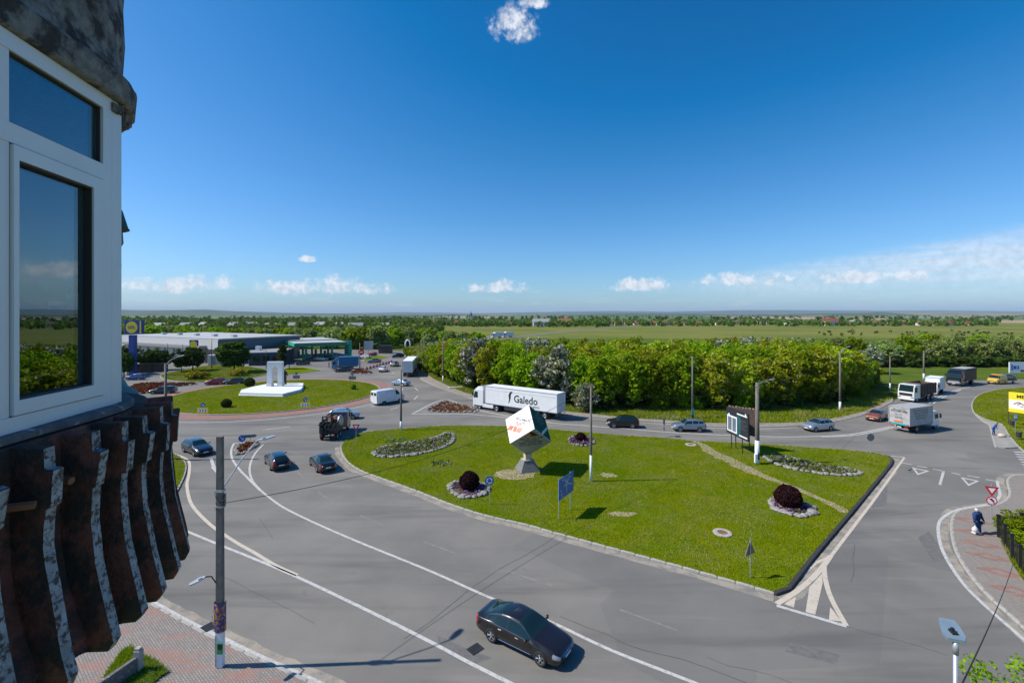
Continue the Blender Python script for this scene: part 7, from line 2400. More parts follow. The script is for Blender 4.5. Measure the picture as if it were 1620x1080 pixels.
# willows at the right
for row in range(4):
    Yr = 146 + row * 9
    for xp in np.arange(1255, 1800, 5.4 * 720 / Yr):
        q_ = Vector(((xp - 810 + random.uniform(-10, 10)) * Yr / 720, Yr + random.uniform(-3, 3)))
        ytop = interp(xp, [(1200, 534), (1290, 537), (1330, 530), (1400, 534), (1460, 528), (1530, 529), (1600, 528), (1800, 527)])
        h = (CAMH - (ytop - 497) * Yr / 720) * random.uniform(.86, 1.03)
        if row < 1 and xp < 1370:
            continue
        u = random.random()
        zone = next(z_ for lim, z_ in ((1330, 'behind the wood'), (1400, 'left of the two lamp posts'), (1462, 'between the two lamp posts'), (1500, 'behind the small white truck'), (1545, 'behind the black truck'), (1590, 'behind the yellow van'), (9999, 'behind the white billboard')) if xp < lim)
        rw = ('front', 'second', 'third', 'last')[row]
        (WIL if u < .8 else GRN).put('willow_tree' if u < .8 else 'leafy_tree', '%s in right belt, %s row, %s' % ('grey-green willow' if u < .8 else 'darker leafy tree', rw, zone), 'tree', q_, h, wide=1.05, group='%s, %s row %s' % ('willows' if u < .8 else 'leafy trees', rw, zone))
for xp in np.arange(1380, 1780, 11):
    Yr = 139
    zone = next(z_ for lim, z_ in ((1408, 'left of the two lamp posts'), (1435, 'just right of the wood end lamp post'), (1462, 'left of the tipper lamp post'), (1490, 'behind the small white truck'), (1515, 'behind the black truck cab'), (1545, 'behind the black truck box'), (1595, 'behind the yellow van'), (9999, 'behind the white billboard')) if xp < lim)
    SHR.put('shrub', 'low dark shrub below the right willows, ' + zone, 'shrub', Vector(((xp - 810) * Yr / 720, Yr + random.uniform(-2, 2))), random.uniform(2.2, 4.0), wide=1.3, group='shrubs below the willows ' + zone)

# willows and trees behind supermarket and filling station
for row in range(7):
    Yr = 214 + row * 17
    for xp in np.arange(120, 760, 7.6 * 720 / Yr):
        q_ = Vector(((xp - 810 + random.uniform(-10, 10)) * Yr / 720, Yr + random.uniform(-6, 6)))
        if xp > 640 and row < 1:
            continue
        ytop = interp(xp, [(120, 513), (250, 515), (350, 519), (450, 520), (560, 516), (650, 518), (700, 523), (760, 526)])
        h = min((CAMH - (ytop - 497) * Yr / 720) * random.uniform(.9, 1.05), 11.5)
        u = random.random()
        zone = next(z_ for lim, z_ in ((235, 'behind the pylon sign'), (290, 'behind the supermarket left end'), (345, 'behind the supermarket front corner'), (410, 'behind the supermarket side'), (470, 'behind the filling station shop'), (540, 'behind the green canopies'), (600, 'behind the price totem'), (650, 'behind the wooden shelter'), (9999, 'behind the north road poles')) if xp < lim)
        rw = ('front', 'second', 'third', 'fourth', 'fifth', 'sixth', 'last')[row]
        (FARW if u < .62 else FARG).put('willow_tree' if u < .62 else 'leafy_tree', '%s in the %s row of the thicket %s' % ('pale willow' if u < .62 else 'green tree', rw, zone), 'tree', q_, h, wide=1.1, group='%s, %s row %s' % ('thicket willows' if u < .62 else 'thicket green trees', rw, zone))
# single trees and shrubs about the supermarket
CRT.put('round_tree', 'round dark tree on the lawn beside the filling station shop', 'tree', (-75.46, 123.76), 8.6, k=0, wide=1.25)
CRT.put('round_tree', 'left one of the two small trees before the supermarket', 'tree', (-91.38, 125.8), 6.2, k=1, wide=1.1)
CRT.put('round_tree', 'right one of the two small trees before the supermarket', 'tree', (-89.22, 127.2), 6.6, k=0, wide=1.1)
for xp, yp, h, lb in ((230, 586, 5.8, 'dark bush above the wooden wall, nearest the pylon'), (243, 585.5, 6.2, 'dark bush above the middle of the wooden wall'), (256, 585, 5.6, 'dark bush above the wooden wall, nearest the lamp pole'), (202, 592, 7.5, 'dark tree behind the balcony edge at the pylon foot'), (196, 596, 6.0, 'low dark tree cut by the balcony edge')):
    CRT.put('leafy_bush', lb, 'tree', ((xp - 810) * CAMH / (yp - 497), CAMH * 720 / (yp - 497)), h, wide=1.05)
CYP = Kind([(crown_mesh('crown', 230, .1, 6.6, .85, 'leaf_dark', 60, 40, .24, .42), trunk_mesh('trunk', 80, 5, .08, 2, .3), 6.8)])
CYP.put('cypress_tree', 'narrow dark cypress beside the filling station shop', 'tree', (-66.34, 131.59), 7.4, wide=1.2)
YEL = Kind([(crown_mesh('crown', 240, 0, 1.2, .8, 'leaf_yellow', 18, 30, .2, .35), None, 1.3)])
for xp, yp, lb in ((307, 600, 'yellow-green shrub on the left of the far lawn'), (316, 599.5, 'second yellow-green shrub on the left of the far lawn'), (377, 595, 'yellow-green shrub below the round dark tree')):
    YEL.put('shrub', lb, 'shrub', ((xp - 810) * CAMH / (yp - 497), CAMH * 720 / (yp - 497)), 1.9, wide=1.5, z=.12)


# clipped round bushes
def ball_mesh(seed, r, m, leaf=.07, n=4200, sq=.85):
    rs = np.random.RandomState(seed)
    d = rs.normal(0, 1, (n, 3))
    d /= np.linalg.norm(d, axis=1)[:, None]
    rr_ = r * (1 + .05 * np.sin(5 * d[:, :1] + 3 * d[:, 2:3]) + rs.normal(0, .035, (n, 1)))
    c = d * rr_ * np.array([1, 1, sq]) + np.array([0, 0, r * sq * 1.0])
    v, q = leaf_cloud(rs, c, np.full(n, leaf * .3), 1, leaf)
    return arr_mesh('foliage', v, q, [m])


def ball_bush(label, p, r, m, seed, z=.12, leaf=None, sq=.85, name='round_bush'):
    t = thing(name, label, 'bush', (p[0], p[1], z))
    link('foliage', ball_mesh(seed, r, m, leaf or r * .10, 4200, sq), t)
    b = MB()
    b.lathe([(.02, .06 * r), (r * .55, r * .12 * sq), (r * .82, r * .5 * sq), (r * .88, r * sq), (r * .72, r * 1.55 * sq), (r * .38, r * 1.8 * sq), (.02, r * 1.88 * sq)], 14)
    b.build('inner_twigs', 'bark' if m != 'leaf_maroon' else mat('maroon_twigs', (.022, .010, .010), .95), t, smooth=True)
    MB().cyl((0, 0, -.05), (0, 0, r * .6), r * .12, r * .1, 7).build('stem', 'bark', t)
    return t


ball_bush('clipped maroon bush in the stone ring by the blue roundabout sign', (-3.82, 41.03), .78 * S_, 'leaf_maroon', 301, sq=.92)
ball_bush('clipped maroon bush in the stone ring near the dirt path', (22.67, 37.35), .88 * S_, 'leaf_maroon', 302, sq=.88)
ball_bush('small maroon bush in the little ring behind the advertising cube', (8.58, 56.67), .58 * S_, 'leaf_maroon', 303, sq=.8)
ball_bush('dark round bush near the left chevron board', (-48.51, 77.35), .72 * S_, 'leaf_dark', 304, z=.14)
ball_bush('dark round bush behind the arch plinth', (-57.63, 99.98), .95 * S_, 'leaf_dark', 305, z=.14)
ball_bush('small green shrub at the right side of the round lawn', (-33.4, 95.8), .5 * S_, 'leaf_green', 306, z=.14, sq=1.0)

# ---------------------------------------------------------------- flower beds edged with stones
ROCKS = []
for s_ in range(4):
    rs = random.Random(s_)
    b = MB()
    b.lathe([(.02, -.3), (.42, -.25), (.52, .02), (.40, .26), (.02, .34)], 7)
    b.v = [(x * rs.uniform(.75, 1.2), y * rs.uniform(.75, 1.2), z * rs.uniform(.8, 1.2)) for x, y, z in b.v]
    o = b.build('stone', 'rock')
    ROCKS.append(o.data)
    bpy.data.objects.remove(o)


def flower_bed(label, pts, m, stones=True, size=.42, step=.5, z=.125, per_m2=10, leaf=.16, soil='soil', h=.22, closed_from=0, extra=None):
    p = spline(pts, .5, True)
    c = Vector((sum(q[0] for q in p) / len(p), sum(q[1] for q in p) / len(p)))
    t = thing('flower_bed', label, 'flower bed', (c.x, c.y, z))
    loc_ = [(q[0] - c.x, q[1] - c.y) for q in p]
    sheet('soil', loc_, .03, soil, t)
    rs = np.random.RandomState(len(label))
    P_ = np.array(loc_)
    lo_b, hi_b = P_.min(0), P_.max(0)
    area = abs(sum(loc_[i][0] * loc_[(i + 1) % len(loc_)][1] - loc_[(i + 1) % len(loc_)][0] * loc_[i][1] for i in range(len(loc_)))) / 2
    n = max(6, int(area * per_m2))
    pts_in = []
    while len(pts_in) < n:
        q = rs.uniform(lo_b, hi_b)
        ins = False
        j = len(P_) - 1
        for i in range(len(P_)):
            if (P_[i, 1] > q[1]) != (P_[j, 1] > q[1]) and q[0] < (P_[j, 0] - P_[i, 0]) * (q[1] - P_[i, 1]) / (P_[j, 1] - P_[i, 1]) + P_[i, 0]:
                ins = not ins
            j = i
        if ins:
            pts_in.append((q[0], q[1], h * .6))
    v, q4_ = leaf_cloud(rs, np.array(pts_in), np.full(n, .18), 12, leaf, .8)
    o = link('planting', arr_mesh('planting', v, q4_, [m]), t)
    o['kind'] = 'stuff'
    if stones:
        st_p = spline(pts, step, True)
        k0 = int(len(st_p) * closed_from)
        for q in st_p[k0:]:
            o = link('stone', random.choice(ROCKS), t, (q[0] - c.x + random.uniform(-.08, .08), q[1] - c.y + random.uniform(-.08, .08), .08), random.uniform(0, 6.28))
            s_ = size * random.uniform(.7, 1.35)
            o.scale = (s_, s_ * random.uniform(.7, 1.1), s_ * random.uniform(.6, .9))
    return t


random.seed(5)
flower_bed('long crescent flower bed edged with pale stones at the left of the island', [(-15.72, 51.68), (-15.31, 53.5), (-14.07, 54.78), (-12.31, 56.12), (-10.34, 57.24), (-9.26, 59.01), (-8.62, 60.25), (-7.74, 59.32), (-7.35, 57.24), (-7.6, 55.3), (-8.4, 53.5), (-9.68, 52.04), (-11.31, 50.88), (-13.14, 50.32), (-14.74, 50.54)], 'bed_leaf', size=.55, step=.52)
flower_bed('ring of stones and flowers round the left maroon bush', [(-5.61, 41.63), (-5.13, 40.17), (-4.37, 39.34), (-3.53, 39.14), (-2.75, 39.61), (-2.25, 40.45), (-2.44, 41.78), (-3.25, 42.56), (-4.27, 42.72), (-5.2, 42.56)], 'bed_pink', size=.60, step=.55, per_m2=8)
flower_bed('ring of stones and flowers round the right maroon bush', [(21.75, 38.29), (21.25, 37.05), (21.54, 36.23), (22.04, 35.66), (22.85, 35.61), (23.8, 36.0), (24.39, 37.05), (24.11, 37.91), (23.37, 38.68), (22.61, 38.94)], 'bed_pink', size=.62, step=.55, per_m2=8)
flower_bed('curved bed of leafy plants with a stone kerb beside the thick lamp post', [(28.02, 50.43), (27.71, 49.13), (27.82, 47.7), (28.65, 46.35), (29.65, 45.43), (31.12, 44.81), (32.79, 44.54), (34.23, 44.81), (34.59, 45.61), (33.61, 46.54), (32.33, 47.5), (31.26, 48.92), (30.12, 50.43), (29.24, 51.11)], 'bed_leaf', size=.50, step=.52, closed_from=0)
flower_bed('small round flower ring behind the advertising cube', [(7.2, 56.96), (7.3, 55.3), (8.2, 54.64), (9.21, 54.78), (10.01, 55.84), (10.12, 57.82), (9.16, 58.86), (7.99, 58.71)], 'bed_pink', size=.42, step=.5)
flower_bed('teardrop flower bed on the painted splitter island', [(-31.73, 52.51), (-32.82, 54.64), (-32.81, 55.84), (-32.11, 56.39), (-31.49, 56.26), (-30.89, 54.78), (-30.77, 53.12), (-30.8, 51.57)], 'bed_red', size=.5, step=.55, z=.01, per_m2=12, soil='soil')
flower_bed('bare earth triangle on the splitter island before the trailer', [(-14.09, 75.71), (-13.19, 79.78), (-12.4, 82.66), (-10.0, 80.9), (-7.65, 78.14), (-5.61, 74.82), (-7.04, 74.05), (-11.83, 74.05)], 'bed_red', size=.5, step=.9, z=.01, per_m2=2.5)
flower_bed('flower bed with a red patch left of the roundabout', [(-82.93, 98.69), (-84.56, 104.07), (-79.57, 104.55), (-71.66, 103.6), (-73.73, 100.16), (-74.79, 98.27), (-73.18, 91.95), (-76.32, 91.58)], 'bed_red', size=.6, step=1.3, z=.01, per_m2=3, leaf=.4)
flower_bed('red flower bed at the end of the north barriers', [(-44.01, 124.03), (-44.25, 129.5), (-42.52, 128.63), (-38.63, 124.43), (-38.1, 122.18), (-43.15, 122.31)], 'bed_red', size=.6, step=1.2, z=.01, per_m2=3, leaf=.4)
for p_, lb in (((-7.35, 48.1), 'clump of pale flowers in the middle of the left lawn'), ((-14.52, 56.81), 'clump of pale flowers above the crescent bed')):
    t = thing('flower_clump', lb, 'plant', (p_[0], p_[1], .12))
    rs = np.random.RandomState(int(p_[1]))
    v, q4_ = leaf_cloud(rs, np.c_[rs.uniform(-1.2, 1.2, 26), rs.uniform(-.7, .7, 26), np.full(26, .12)], np.full(26, .16), 10, .13)
    link('foliage', arr_mesh('foliage', v, q4_, ['bed_leaf']), t)


# ---------------------------------------------------------------- grass
def blades(name, label, poly, n, h, w, m, z, seed):
    rs = np.random.RandomState(seed)
    P_ = np.array(poly)
    lo_b, hi_b = P_.min(0), P_.max(0)
    out = np.zeros((0, 2))
    while len(out) < n:
        q = rs.uniform(lo_b, hi_b, (n, 2))
        ins = np.zeros(n, bool)
        j = len(P_) - 1
        for i in range(len(P_)):
            with np.errstate(divide='ignore', invalid='ignore'):
                cr_ = ((P_[i, 1] > q[:, 1]) != (P_[j, 1] > q[:, 1])) & (q[:, 0] < (P_[j, 0] - P_[i, 0]) * (q[:, 1] - P_[i, 1]) / (P_[j, 1] - P_[i, 1] + 1e-12) + P_[i, 0])
            ins ^= cr_
            j = i
        out = np.vstack([out, q[ins]])
    out = out[:n]
    a = rs.uniform(0, 2 * np.pi, n)
    ww = w * rs.uniform(.6, 1.4, n)
    hh = h * rs.uniform(.5, 1.4, n)
    le = rs.normal(0, .5, (n, 2)) * h
    base = np.c_[out, np.full(n, z)]
    dx = np.c_[np.cos(a) * ww, np.sin(a) * ww, np.zeros(n)]
    tip = base + np.c_[le, hh]
    v = np.stack([base - dx, base + dx, tip], 1).reshape(-1, 3)
    o = link(name, arr_mesh(name, v, np.arange(n * 3).reshape(-1, 3), [m]))
    return tag(o, label, 'grass', kind='stuff')


blades('grass', 'short mown grass on the triangular island', tri_p, 230000, .075, .028, 'grass_blade', .118, 1)
blades('grass', 'short grass on the round lawn', ci, 60000, .09, .05, 'grass_blade', .138, 2)
blades('grass', 'short grass of the small kerbed lawn at the left', spline([(-45.43, 49.56), (-42.86, 52.76), (-39.7, 52.15), (-37.62, 51.11), (-35.42, 49.13), (-33.49, 46.73), (-31.62, 43.69), (-29.89, 40.45), (-29.03, 38.42), (-29.91, 37.78), (-34.63, 37.78)], 1, True), 30000, .08, .03, 'grass_blade', .118, 3)
blades('grass', 'short grass on the lawn under the yellow billboard', [(142.5, 108.0), (120.67, 102.21), (111.03, 98.69), (102.37, 95.72), (93.19, 90.43), (84.72, 83.56), (78.21, 77.35), (73.76, 72.46), (71.2, 68.26), (70.73, 65.79), (64.84, 59.32), (58.95, 52.27), (53.81, 43.53), (70.59, 51.34)], 50000, .09, .05, 'grass_blade', .118, 7)
blades('grass', 'short grass on the lawn before the supermarket', [(-90.97, 118.02), (-93.61, 128.63), (-93.24, 141.33), (-79.21, 137.1), (-71.23, 130.83), (-65.29, 121.79), (-65.19, 114.48), (-66.96, 110.08), (-69.84, 106.99), (-75.43, 106.49), (-83.47, 110.08)], 40000, .12, .09, 'grass_blade', .118, 8)
blades('grass', 'tall rough grass on the verge before the wood', eb[3:] + [(p[0] - 2, p[1] + 5) for p in wl[::-1]], 60000, .36, .06, 'grass_blade', -.03, 4)

# ---------------------------------------------------------------- hedge and fence at the right edge
gA = [(34.05, 31.71), (31.72, 28.91), (30.17, 26.75), (27.86, 23.46), (32.26, 23.46), (44.59, 32.43), (38.7, 33.57)]
ga_ = sheet('lawn', gA, .15, 'verge', side=.0)
struct(ga_, 'strip of garden grass behind the iron fence')
blades('grass', 'long grass along the iron fence', gA, 16000, .22, .03, 'grass_blade', .15, 6)


def fence(label, a, b, n):
    a, b = Vector(a), Vector(b)
    t = thing('iron_fence', label, 'fence', (a.x, a.y, .13))
    d = b - a
    L_ = d.length
    u = d.normalized()
    for i in range(n + 1):
        p = d * i / n
        MB().box((p.x, p.y, .75), (.14, .14, 1.5), rz=math.atan2(u.y, u.x)).box((p.x, p.y, 1.53), (.2, .2, .08), rz=math.atan2(u.y, u.x)).build('post', 'black_iron', t)
    for i in range(n):
        p0, p1 = d * i / n + u * .09, d * (i + 1) / n - u * .09
        b_ = MB()
        for zz_ in (.2, 1.3):
            b_.cyl((p0.x, p0.y, zz_), (p1.x, p1.y, zz_), .02, n=5)
        b_.build('rail', 'black_iron', t)
        b2 = MB()
        m_ = max(3, int((p1 - p0).length / .14))
        for j in range(1, m_):
            q = p0.lerp(p1, j / m_)
            b2.cyl((q.x, q.y, .1), (q.x, q.y, 1.45), .012, n=4)
        o = b2.build('bars', 'black_iron', t)
        o['kind'] = 'stuff'


fence('black iron fence running along the right footway towards us', (34.49, 32.25), (28.27, 23.95), 6)
fence('black iron fence turning away at the hedge corner', (34.49, 32.25), (42.68, 33.77), 4)
HED = Kind([(crown_mesh('crown', 260 + i, .0, 1.7, 1.0, 'leaf_green', 46, 60, .10, .34), trunk_mesh('trunk', 90 + i, 1.3, .05, 4, .5), 1.8) for i in range(2)])
for xp, yp, h, lb in ((1606, 853, 1.5, 'bright green bush at the iron fence corner'), (1622, 850, 1.9, 'tall bright bush behind the fence at the right edge'), (1624, 874, 1.3, 'lower bush behind the fence posts'), (1650, 885, 1.6, 'bush behind the fence nearest the right edge'), (1592, 849, .8, 'small bush sprouting at the fence corner')):
    HED.put('hedge_bush', lb, 'bush', ((xp - 810) * CAMH / (yp - 497), CAMH * 720 / (yp - 497)), h, wide=1.15, z=.13)
NT_ = Kind([(crown_mesh('crown', 270, 3.6, 6.5, 1.55, 'leaf_green', 60, 70, .075, .36), trunk_mesh('trunk', 95, 6.2, .08, 7, 1.1, .5), 6.7)])
NT_.put('young_tree', 'leafy young tree whose top shows at the lower right corner', 'tree', (13.9, 11.9), 6.8, k=0)

# ---------------------------------------------------------------- village and far woods
mat('house_wall', (0.58, 0.55, 0.50), .9, vary=.1)
mat('house_wall_white', (0.72, 0.71, 0.69), .9)
mat('house_wall_ochre', (0.52, 0.33, 0.17), .9)
for nm, c_ in (('roof_red', (.27, .095, .06)), ('roof_brown', (.14, .085, .065)), ('roof_grey', (.30, .30, .30)), ('roof_crimson', (.27, .06, .06))):
    mat(nm, c_, .85, vary=.15)
house_parts = {}


def house(label, p, w, d, h, rz, wall, roof, group):
    t = thing('village_house', label, 'house', (p[0], p[1], 0), rz, group)
    box('wall', (0, 0, h / 2), (w, d, h), wall, t)
    r = MB().add([(-w / 2 - .4, -d / 2 - .4, h), (w / 2 + .4, -d / 2 - .4, h), (w / 2 + .4, d / 2 + .4, h), (-w / 2 - .4, d / 2 + .4, h), (-w / 2 - .2, 0, h + d * .38), (w / 2 + .2, 0, h + d * .38)], [(0, 1, 5, 4), (2, 3, 4, 5), (1, 2, 5), (3, 0, 4), (3, 2, 1, 0)])
    r.build('roof', roof, t)
    for x_ in (-w * .25, w * .25):
        box('window', (x_, -d / 2 - .03, h * .5), (w * .14, .06, h * .35), 'store_glass', t)
    return t


random.seed(33)
for i in range(104):
    u = i / 103
    xp = 590 + u * 960 + random.uniform(-8, 8)
    if 915 < xp < 950:
        continue
    Yr = random.uniform(640, 800)
    rf = random.choice(['roof_red', 'roof_red', 'roof_brown', 'roof_grey', 'roof_crimson'])
    wl_ = random.choice(['house_wall', 'house_wall_white', 'house_wall_white', 'house_wall_ochre'])
    cn = {'roof_red': 'red', 'roof_brown': 'brown', 'roof_grey': 'grey', 'roof_crimson': 'crimson'}[rf]
    zone = next(z_ for lim, z_ in ((700, 'left of the church spire'), (800, 'right of the church spire'), (900, 'above the lettered trailer'), (1010, 'above the black SUV'), (1100, 'above the silver blue SUV'), (1200, 'above the dark billboard'), (1330, 'above the silver hatchback'), (1420, 'above the orange sedan'), (9999, 'above the right willows')) if xp < lim)
    wn = {'house_wall': 'beige', 'house_wall_white': 'white', 'house_wall_ochre': 'ochre'}[wl_]
    house('far %s house with %s roof in the village, %s' % (wn, cn, zone), ((xp - 810) * Yr / 720, Yr), random.uniform(6, 12), random.uniform(5.5, 8), random.uniform(2.4, 3.8), random.uniform(-.9, .9), wl_, rf, '%s houses with %s roof %s' % (wn, cn, zone))
for xp, Yr, lb, wl_, rf, w in ((893, 640, 'larger ochre house standing out in the middle of the village', 'house_wall_ochre', 'roof_red', 18), (856, 600, 'white hall with a flat grey roof in the village', 'house_wall_white', 'roof_grey', 22), (1312, 640, 'broad house with a crimson roof right of the village centre', 'house_wall_white', 'roof_crimson', 20)):
    house(lb, ((xp - 810) * Yr / 720, Yr), w, 11, 6, .1, wl_, rf, None)
t = thing('church_tower', 'dark church spire rising over the village trees', 'tower', ((745 - 810) * 820 / 720, 820, 0))
MB().box((0, 0, 7), (4, 4, 14)).build('tower', 'house_wall', t)
MB().lathe([(2.8, 14), (2.2, 16), (.9, 18.5), (.05, 22)], 8).build('spire', 'station_blue', t)
for i in range(12):
    xp = 230 + i * 34 + random.uniform(-12, 12)
    Yr = random.uniform(380, 470)
    house('pale roofed shed among the left far trees, %s from the balcony' % ORD[i], ((xp - 810) * Yr / 720, Yr), random.uniform(8, 14), 8, 5.5, random.uniform(-.5, .5), 'house_wall_white', 'roof_grey', 'sheds among the left far trees')


def far_mass(name, label, pts, per, size, m, seed, hh=(4, 9)):
    rs = np.random.RandomState(seed)
    P_ = np.array(pts)
    h = rs.uniform(hh[0], hh[1], len(P_))
    c = np.c_[P_, h * .5]
    d = rs.normal(0, 1, (len(P_) * per, 3))
    d /= np.linalg.norm(d, axis=1)[:, None]
    cc_ = np.repeat(c, per, 0) + d * np.repeat(np.c_[h * .55, h * .55, h * .5], per, 0) * rs.uniform(.5, 1, (len(d), 1))
    v, q = leaf_cloud(rs, cc_, np.full(len(cc_), .3), 1, size)
    o = link(name, arr_mesh(name, v, q, [m]))
    return tag(o, label, 'woodland', kind='stuff')


rs = np.random.RandomState(9)
pts = []
for i in range(900):
    Yr = rs.uniform(600, 830)
    xp = rs.uniform(560, 1580)
    pts.append(((xp - 810) * Yr / 720, Yr))
for i in range(150):
    Yr = rs.uniform(830, 1000)
    xp = rs.uniform(560, 1330)
    pts.append(((xp - 810) * Yr / 720, Yr))
for i in range(130):
    Yr = rs.uniform(560, 680)
    xp = rs.uniform(690, 960)
    pts.append(((xp - 810) * Yr / 720, Yr))
far_mass('village_trees', 'dark mass of garden trees around the far village', pts, 26, 2.4, 'leaf_far', 1)
pts = []
for i in range(900):
    Yr = 340 + 760 * rs.uniform(0, 1) ** 1.3
    xp = rs.uniform(60, 700)
    pts.append(((xp - 810) * Yr / 720, Yr))
far_mass('far_woods', 'far mixed woodland at the left reaching the horizon', pts, 24, 2.8, 'leaf_far', 2, (5, 11))
pts = []
for i in range(420):
    Yr = rs.choice([1150, 1450, 1900, 2600]) * rs.uniform(.96, 1.04)
    xp = rs.uniform(100, 1700)
    pts.append(((xp - 810) * Yr / 720, Yr))
far_mass('far_hedgerows', 'thin dark treelines between the farthest fields', pts, 20, 4.5, 'leaf_far', 3, (6, 12))
pts = []
for i in range(46):
    Yr = rs.uniform(330, 420)
    xp = rs.uniform(1290, 1640)
    pts.append(((xp - 810) * Yr / 720, Yr))
far_mass('field_shrubs', 'scattered dark shrubs on the pasture behind the right willows', pts, 16, .9, 'leaf_far', 4, (1.2, 2.6))

# ---------------------------------------------------------------- the balcony bay beside the camera
mat('bay_paint', (0.16, 0.060, 0.050), .9, vary=.45, vscale=9, bump=.8, bscale=30, dirt=(.040, .034, .033), dscale=6.5, dlo=.42, dhi=.58)
mat('rib_face', (0.30, 0.32, 0.34), .9, vary=.3, vscale=12, bump=.6, bscale=60, dirt=(.070, .056, .052), dscale=34, dlo=.47, dhi=.60)
mat('bay_slab', (0.215, 0.21, 0.20), .95, vary=.45, vscale=14, bump=1.0, bscale=55, dirt=(.045, .042, .040), dscale=8.5, dlo=.42, dhi=.60)
mat('bay_ledge', (0.13, 0.125, 0.125), .9, vary=.3, vscale=8, bump=.7, bscale=30, dirt=(.40, .42, .43), dscale=9, dlo=.58, dhi=.68)
mat('pvc', (0.70, 0.72, 0.74), .35, spec=.5, vary=.03, dirt=(.45, .45, .44), dscale=3, dlo=.66, dhi=.9)
mat('gasket', (0.03, 0.03, 0.032), .6)
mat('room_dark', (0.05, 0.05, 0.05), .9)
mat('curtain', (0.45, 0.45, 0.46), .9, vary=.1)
gl = bpy.data.materials.new('window_glass')
gl.use_nodes = True
k_ = NT(gl.node_tree)
gg = k_.n('ShaderNodeBsdfGlossy')
gg.inputs['Roughness'].default_value = 0.0
gg.inputs['Color'].default_value = (.80, .88, .92, 1)
tr_ = k_.n('ShaderNodeBsdfTransparent')
tr_.inputs[0].default_value = (.62, .72, .74, 1)
mx_ = k_.n('ShaderNodeMixShader')
lw_ = k_.n('ShaderNodeLayerWeight')
lw_.inputs[0].default_value = .5
k_.set(mx_.inputs[0], k_.smooth(lw_.outputs['Facing'], 0, 1, .10, .42))
k_.set(mx_.inputs[1], tr_.outputs[0])
k_.set(mx_.inputs[2], gg.outputs[0])
oo = k_.n('ShaderNodeOutputMaterial')
k_.set(oo.inputs[0], mx_.outputs[0])
MATS['window_glass'] = gl

Z0 = CAMH
bay = thing('apartment_building', 'weathered balcony bay with white window, rough slab and ribbed apron at the left', 'building', (-2.6, 2.0, Z0))
BL = Vector((-2.6, 2.0, Z0))


def B3(x, y, z):
    return (x - BL.x, y - BL.y, z)


# plan of the window wall: straight facet, then turning away
wall_plan = [(-1.86, 1.10), (-1.968, 1.75), (-2.066, 2.375), (-2.43, 2.74), (-3.1, 2.95), (-4.2, 2.95)]


def sweep(name, plan, prof, m, smooth=False, cap=True):
    """profile (outward offset, z) carried along a plan path (outward = right of travel)"""
    n, k2 = len(plan), len(prof)
    b = MB()
    for i, p in enumerate(plan):
        a = Vector(plan[max(0, i - 1)])
        c = Vector(plan[min(n - 1, i + 1)])
        t_ = (c - a).normalized()
        out_ = Vector((t_.y, -t_.x))
        for o_, z_ in prof:
            b.v.append(B3(p[0] + out_.x * o_, p[1] + out_.y * o_, z_))
    for i in range(n - 1):
        for j in range(k2 - 1):
            b.f.append((i * k2 + j, (i + 1) * k2 + j, (i + 1) * k2 + j + 1, i * k2 + j + 1))
    if cap:
        b.f.append(tuple(range(k2)))
        b.f.append(tuple(reversed(range((n - 1) * k2, n * k2))))
    b.mi = [0] * len(b.f)
    return b.build(name, m, bay, smooth)


def fine(plan, step=.06):
    return spline(plan, step)


def rough(path, amp, seed):
    rs = random.Random(seed)
    return [(p[0] + rs.uniform(-amp, amp), p[1] + rs.uniform(-amp, amp)) for p in path]


# window frame in the straight facet: origin at Y=1.10, u along the facet, z up
d_ = Vector((-.167, 1)).normalized()
O_ = Vector((-1.968, 1.75)) - d_ * .66


def wpt(u, o_, z):
    n_ = Vector((d_.y, -d_.x))
    p = O_ + d_ * u + n_ * o_
    return B3(p.x, p.y, z)


def wbar(b, u0, u1, z0, z1, o0, o1):
    vs = [wpt(u, o_, z) for u in (u0, u1) for o_ in (o0, o1) for z in (z0, z1)]
    b.add(vs, [(0, 1, 3, 2), (4, 6, 7, 5), (0, 4, 5, 1), (2, 3, 7, 6), (0, 2, 6, 4), (1, 5, 7, 3)])
    return b


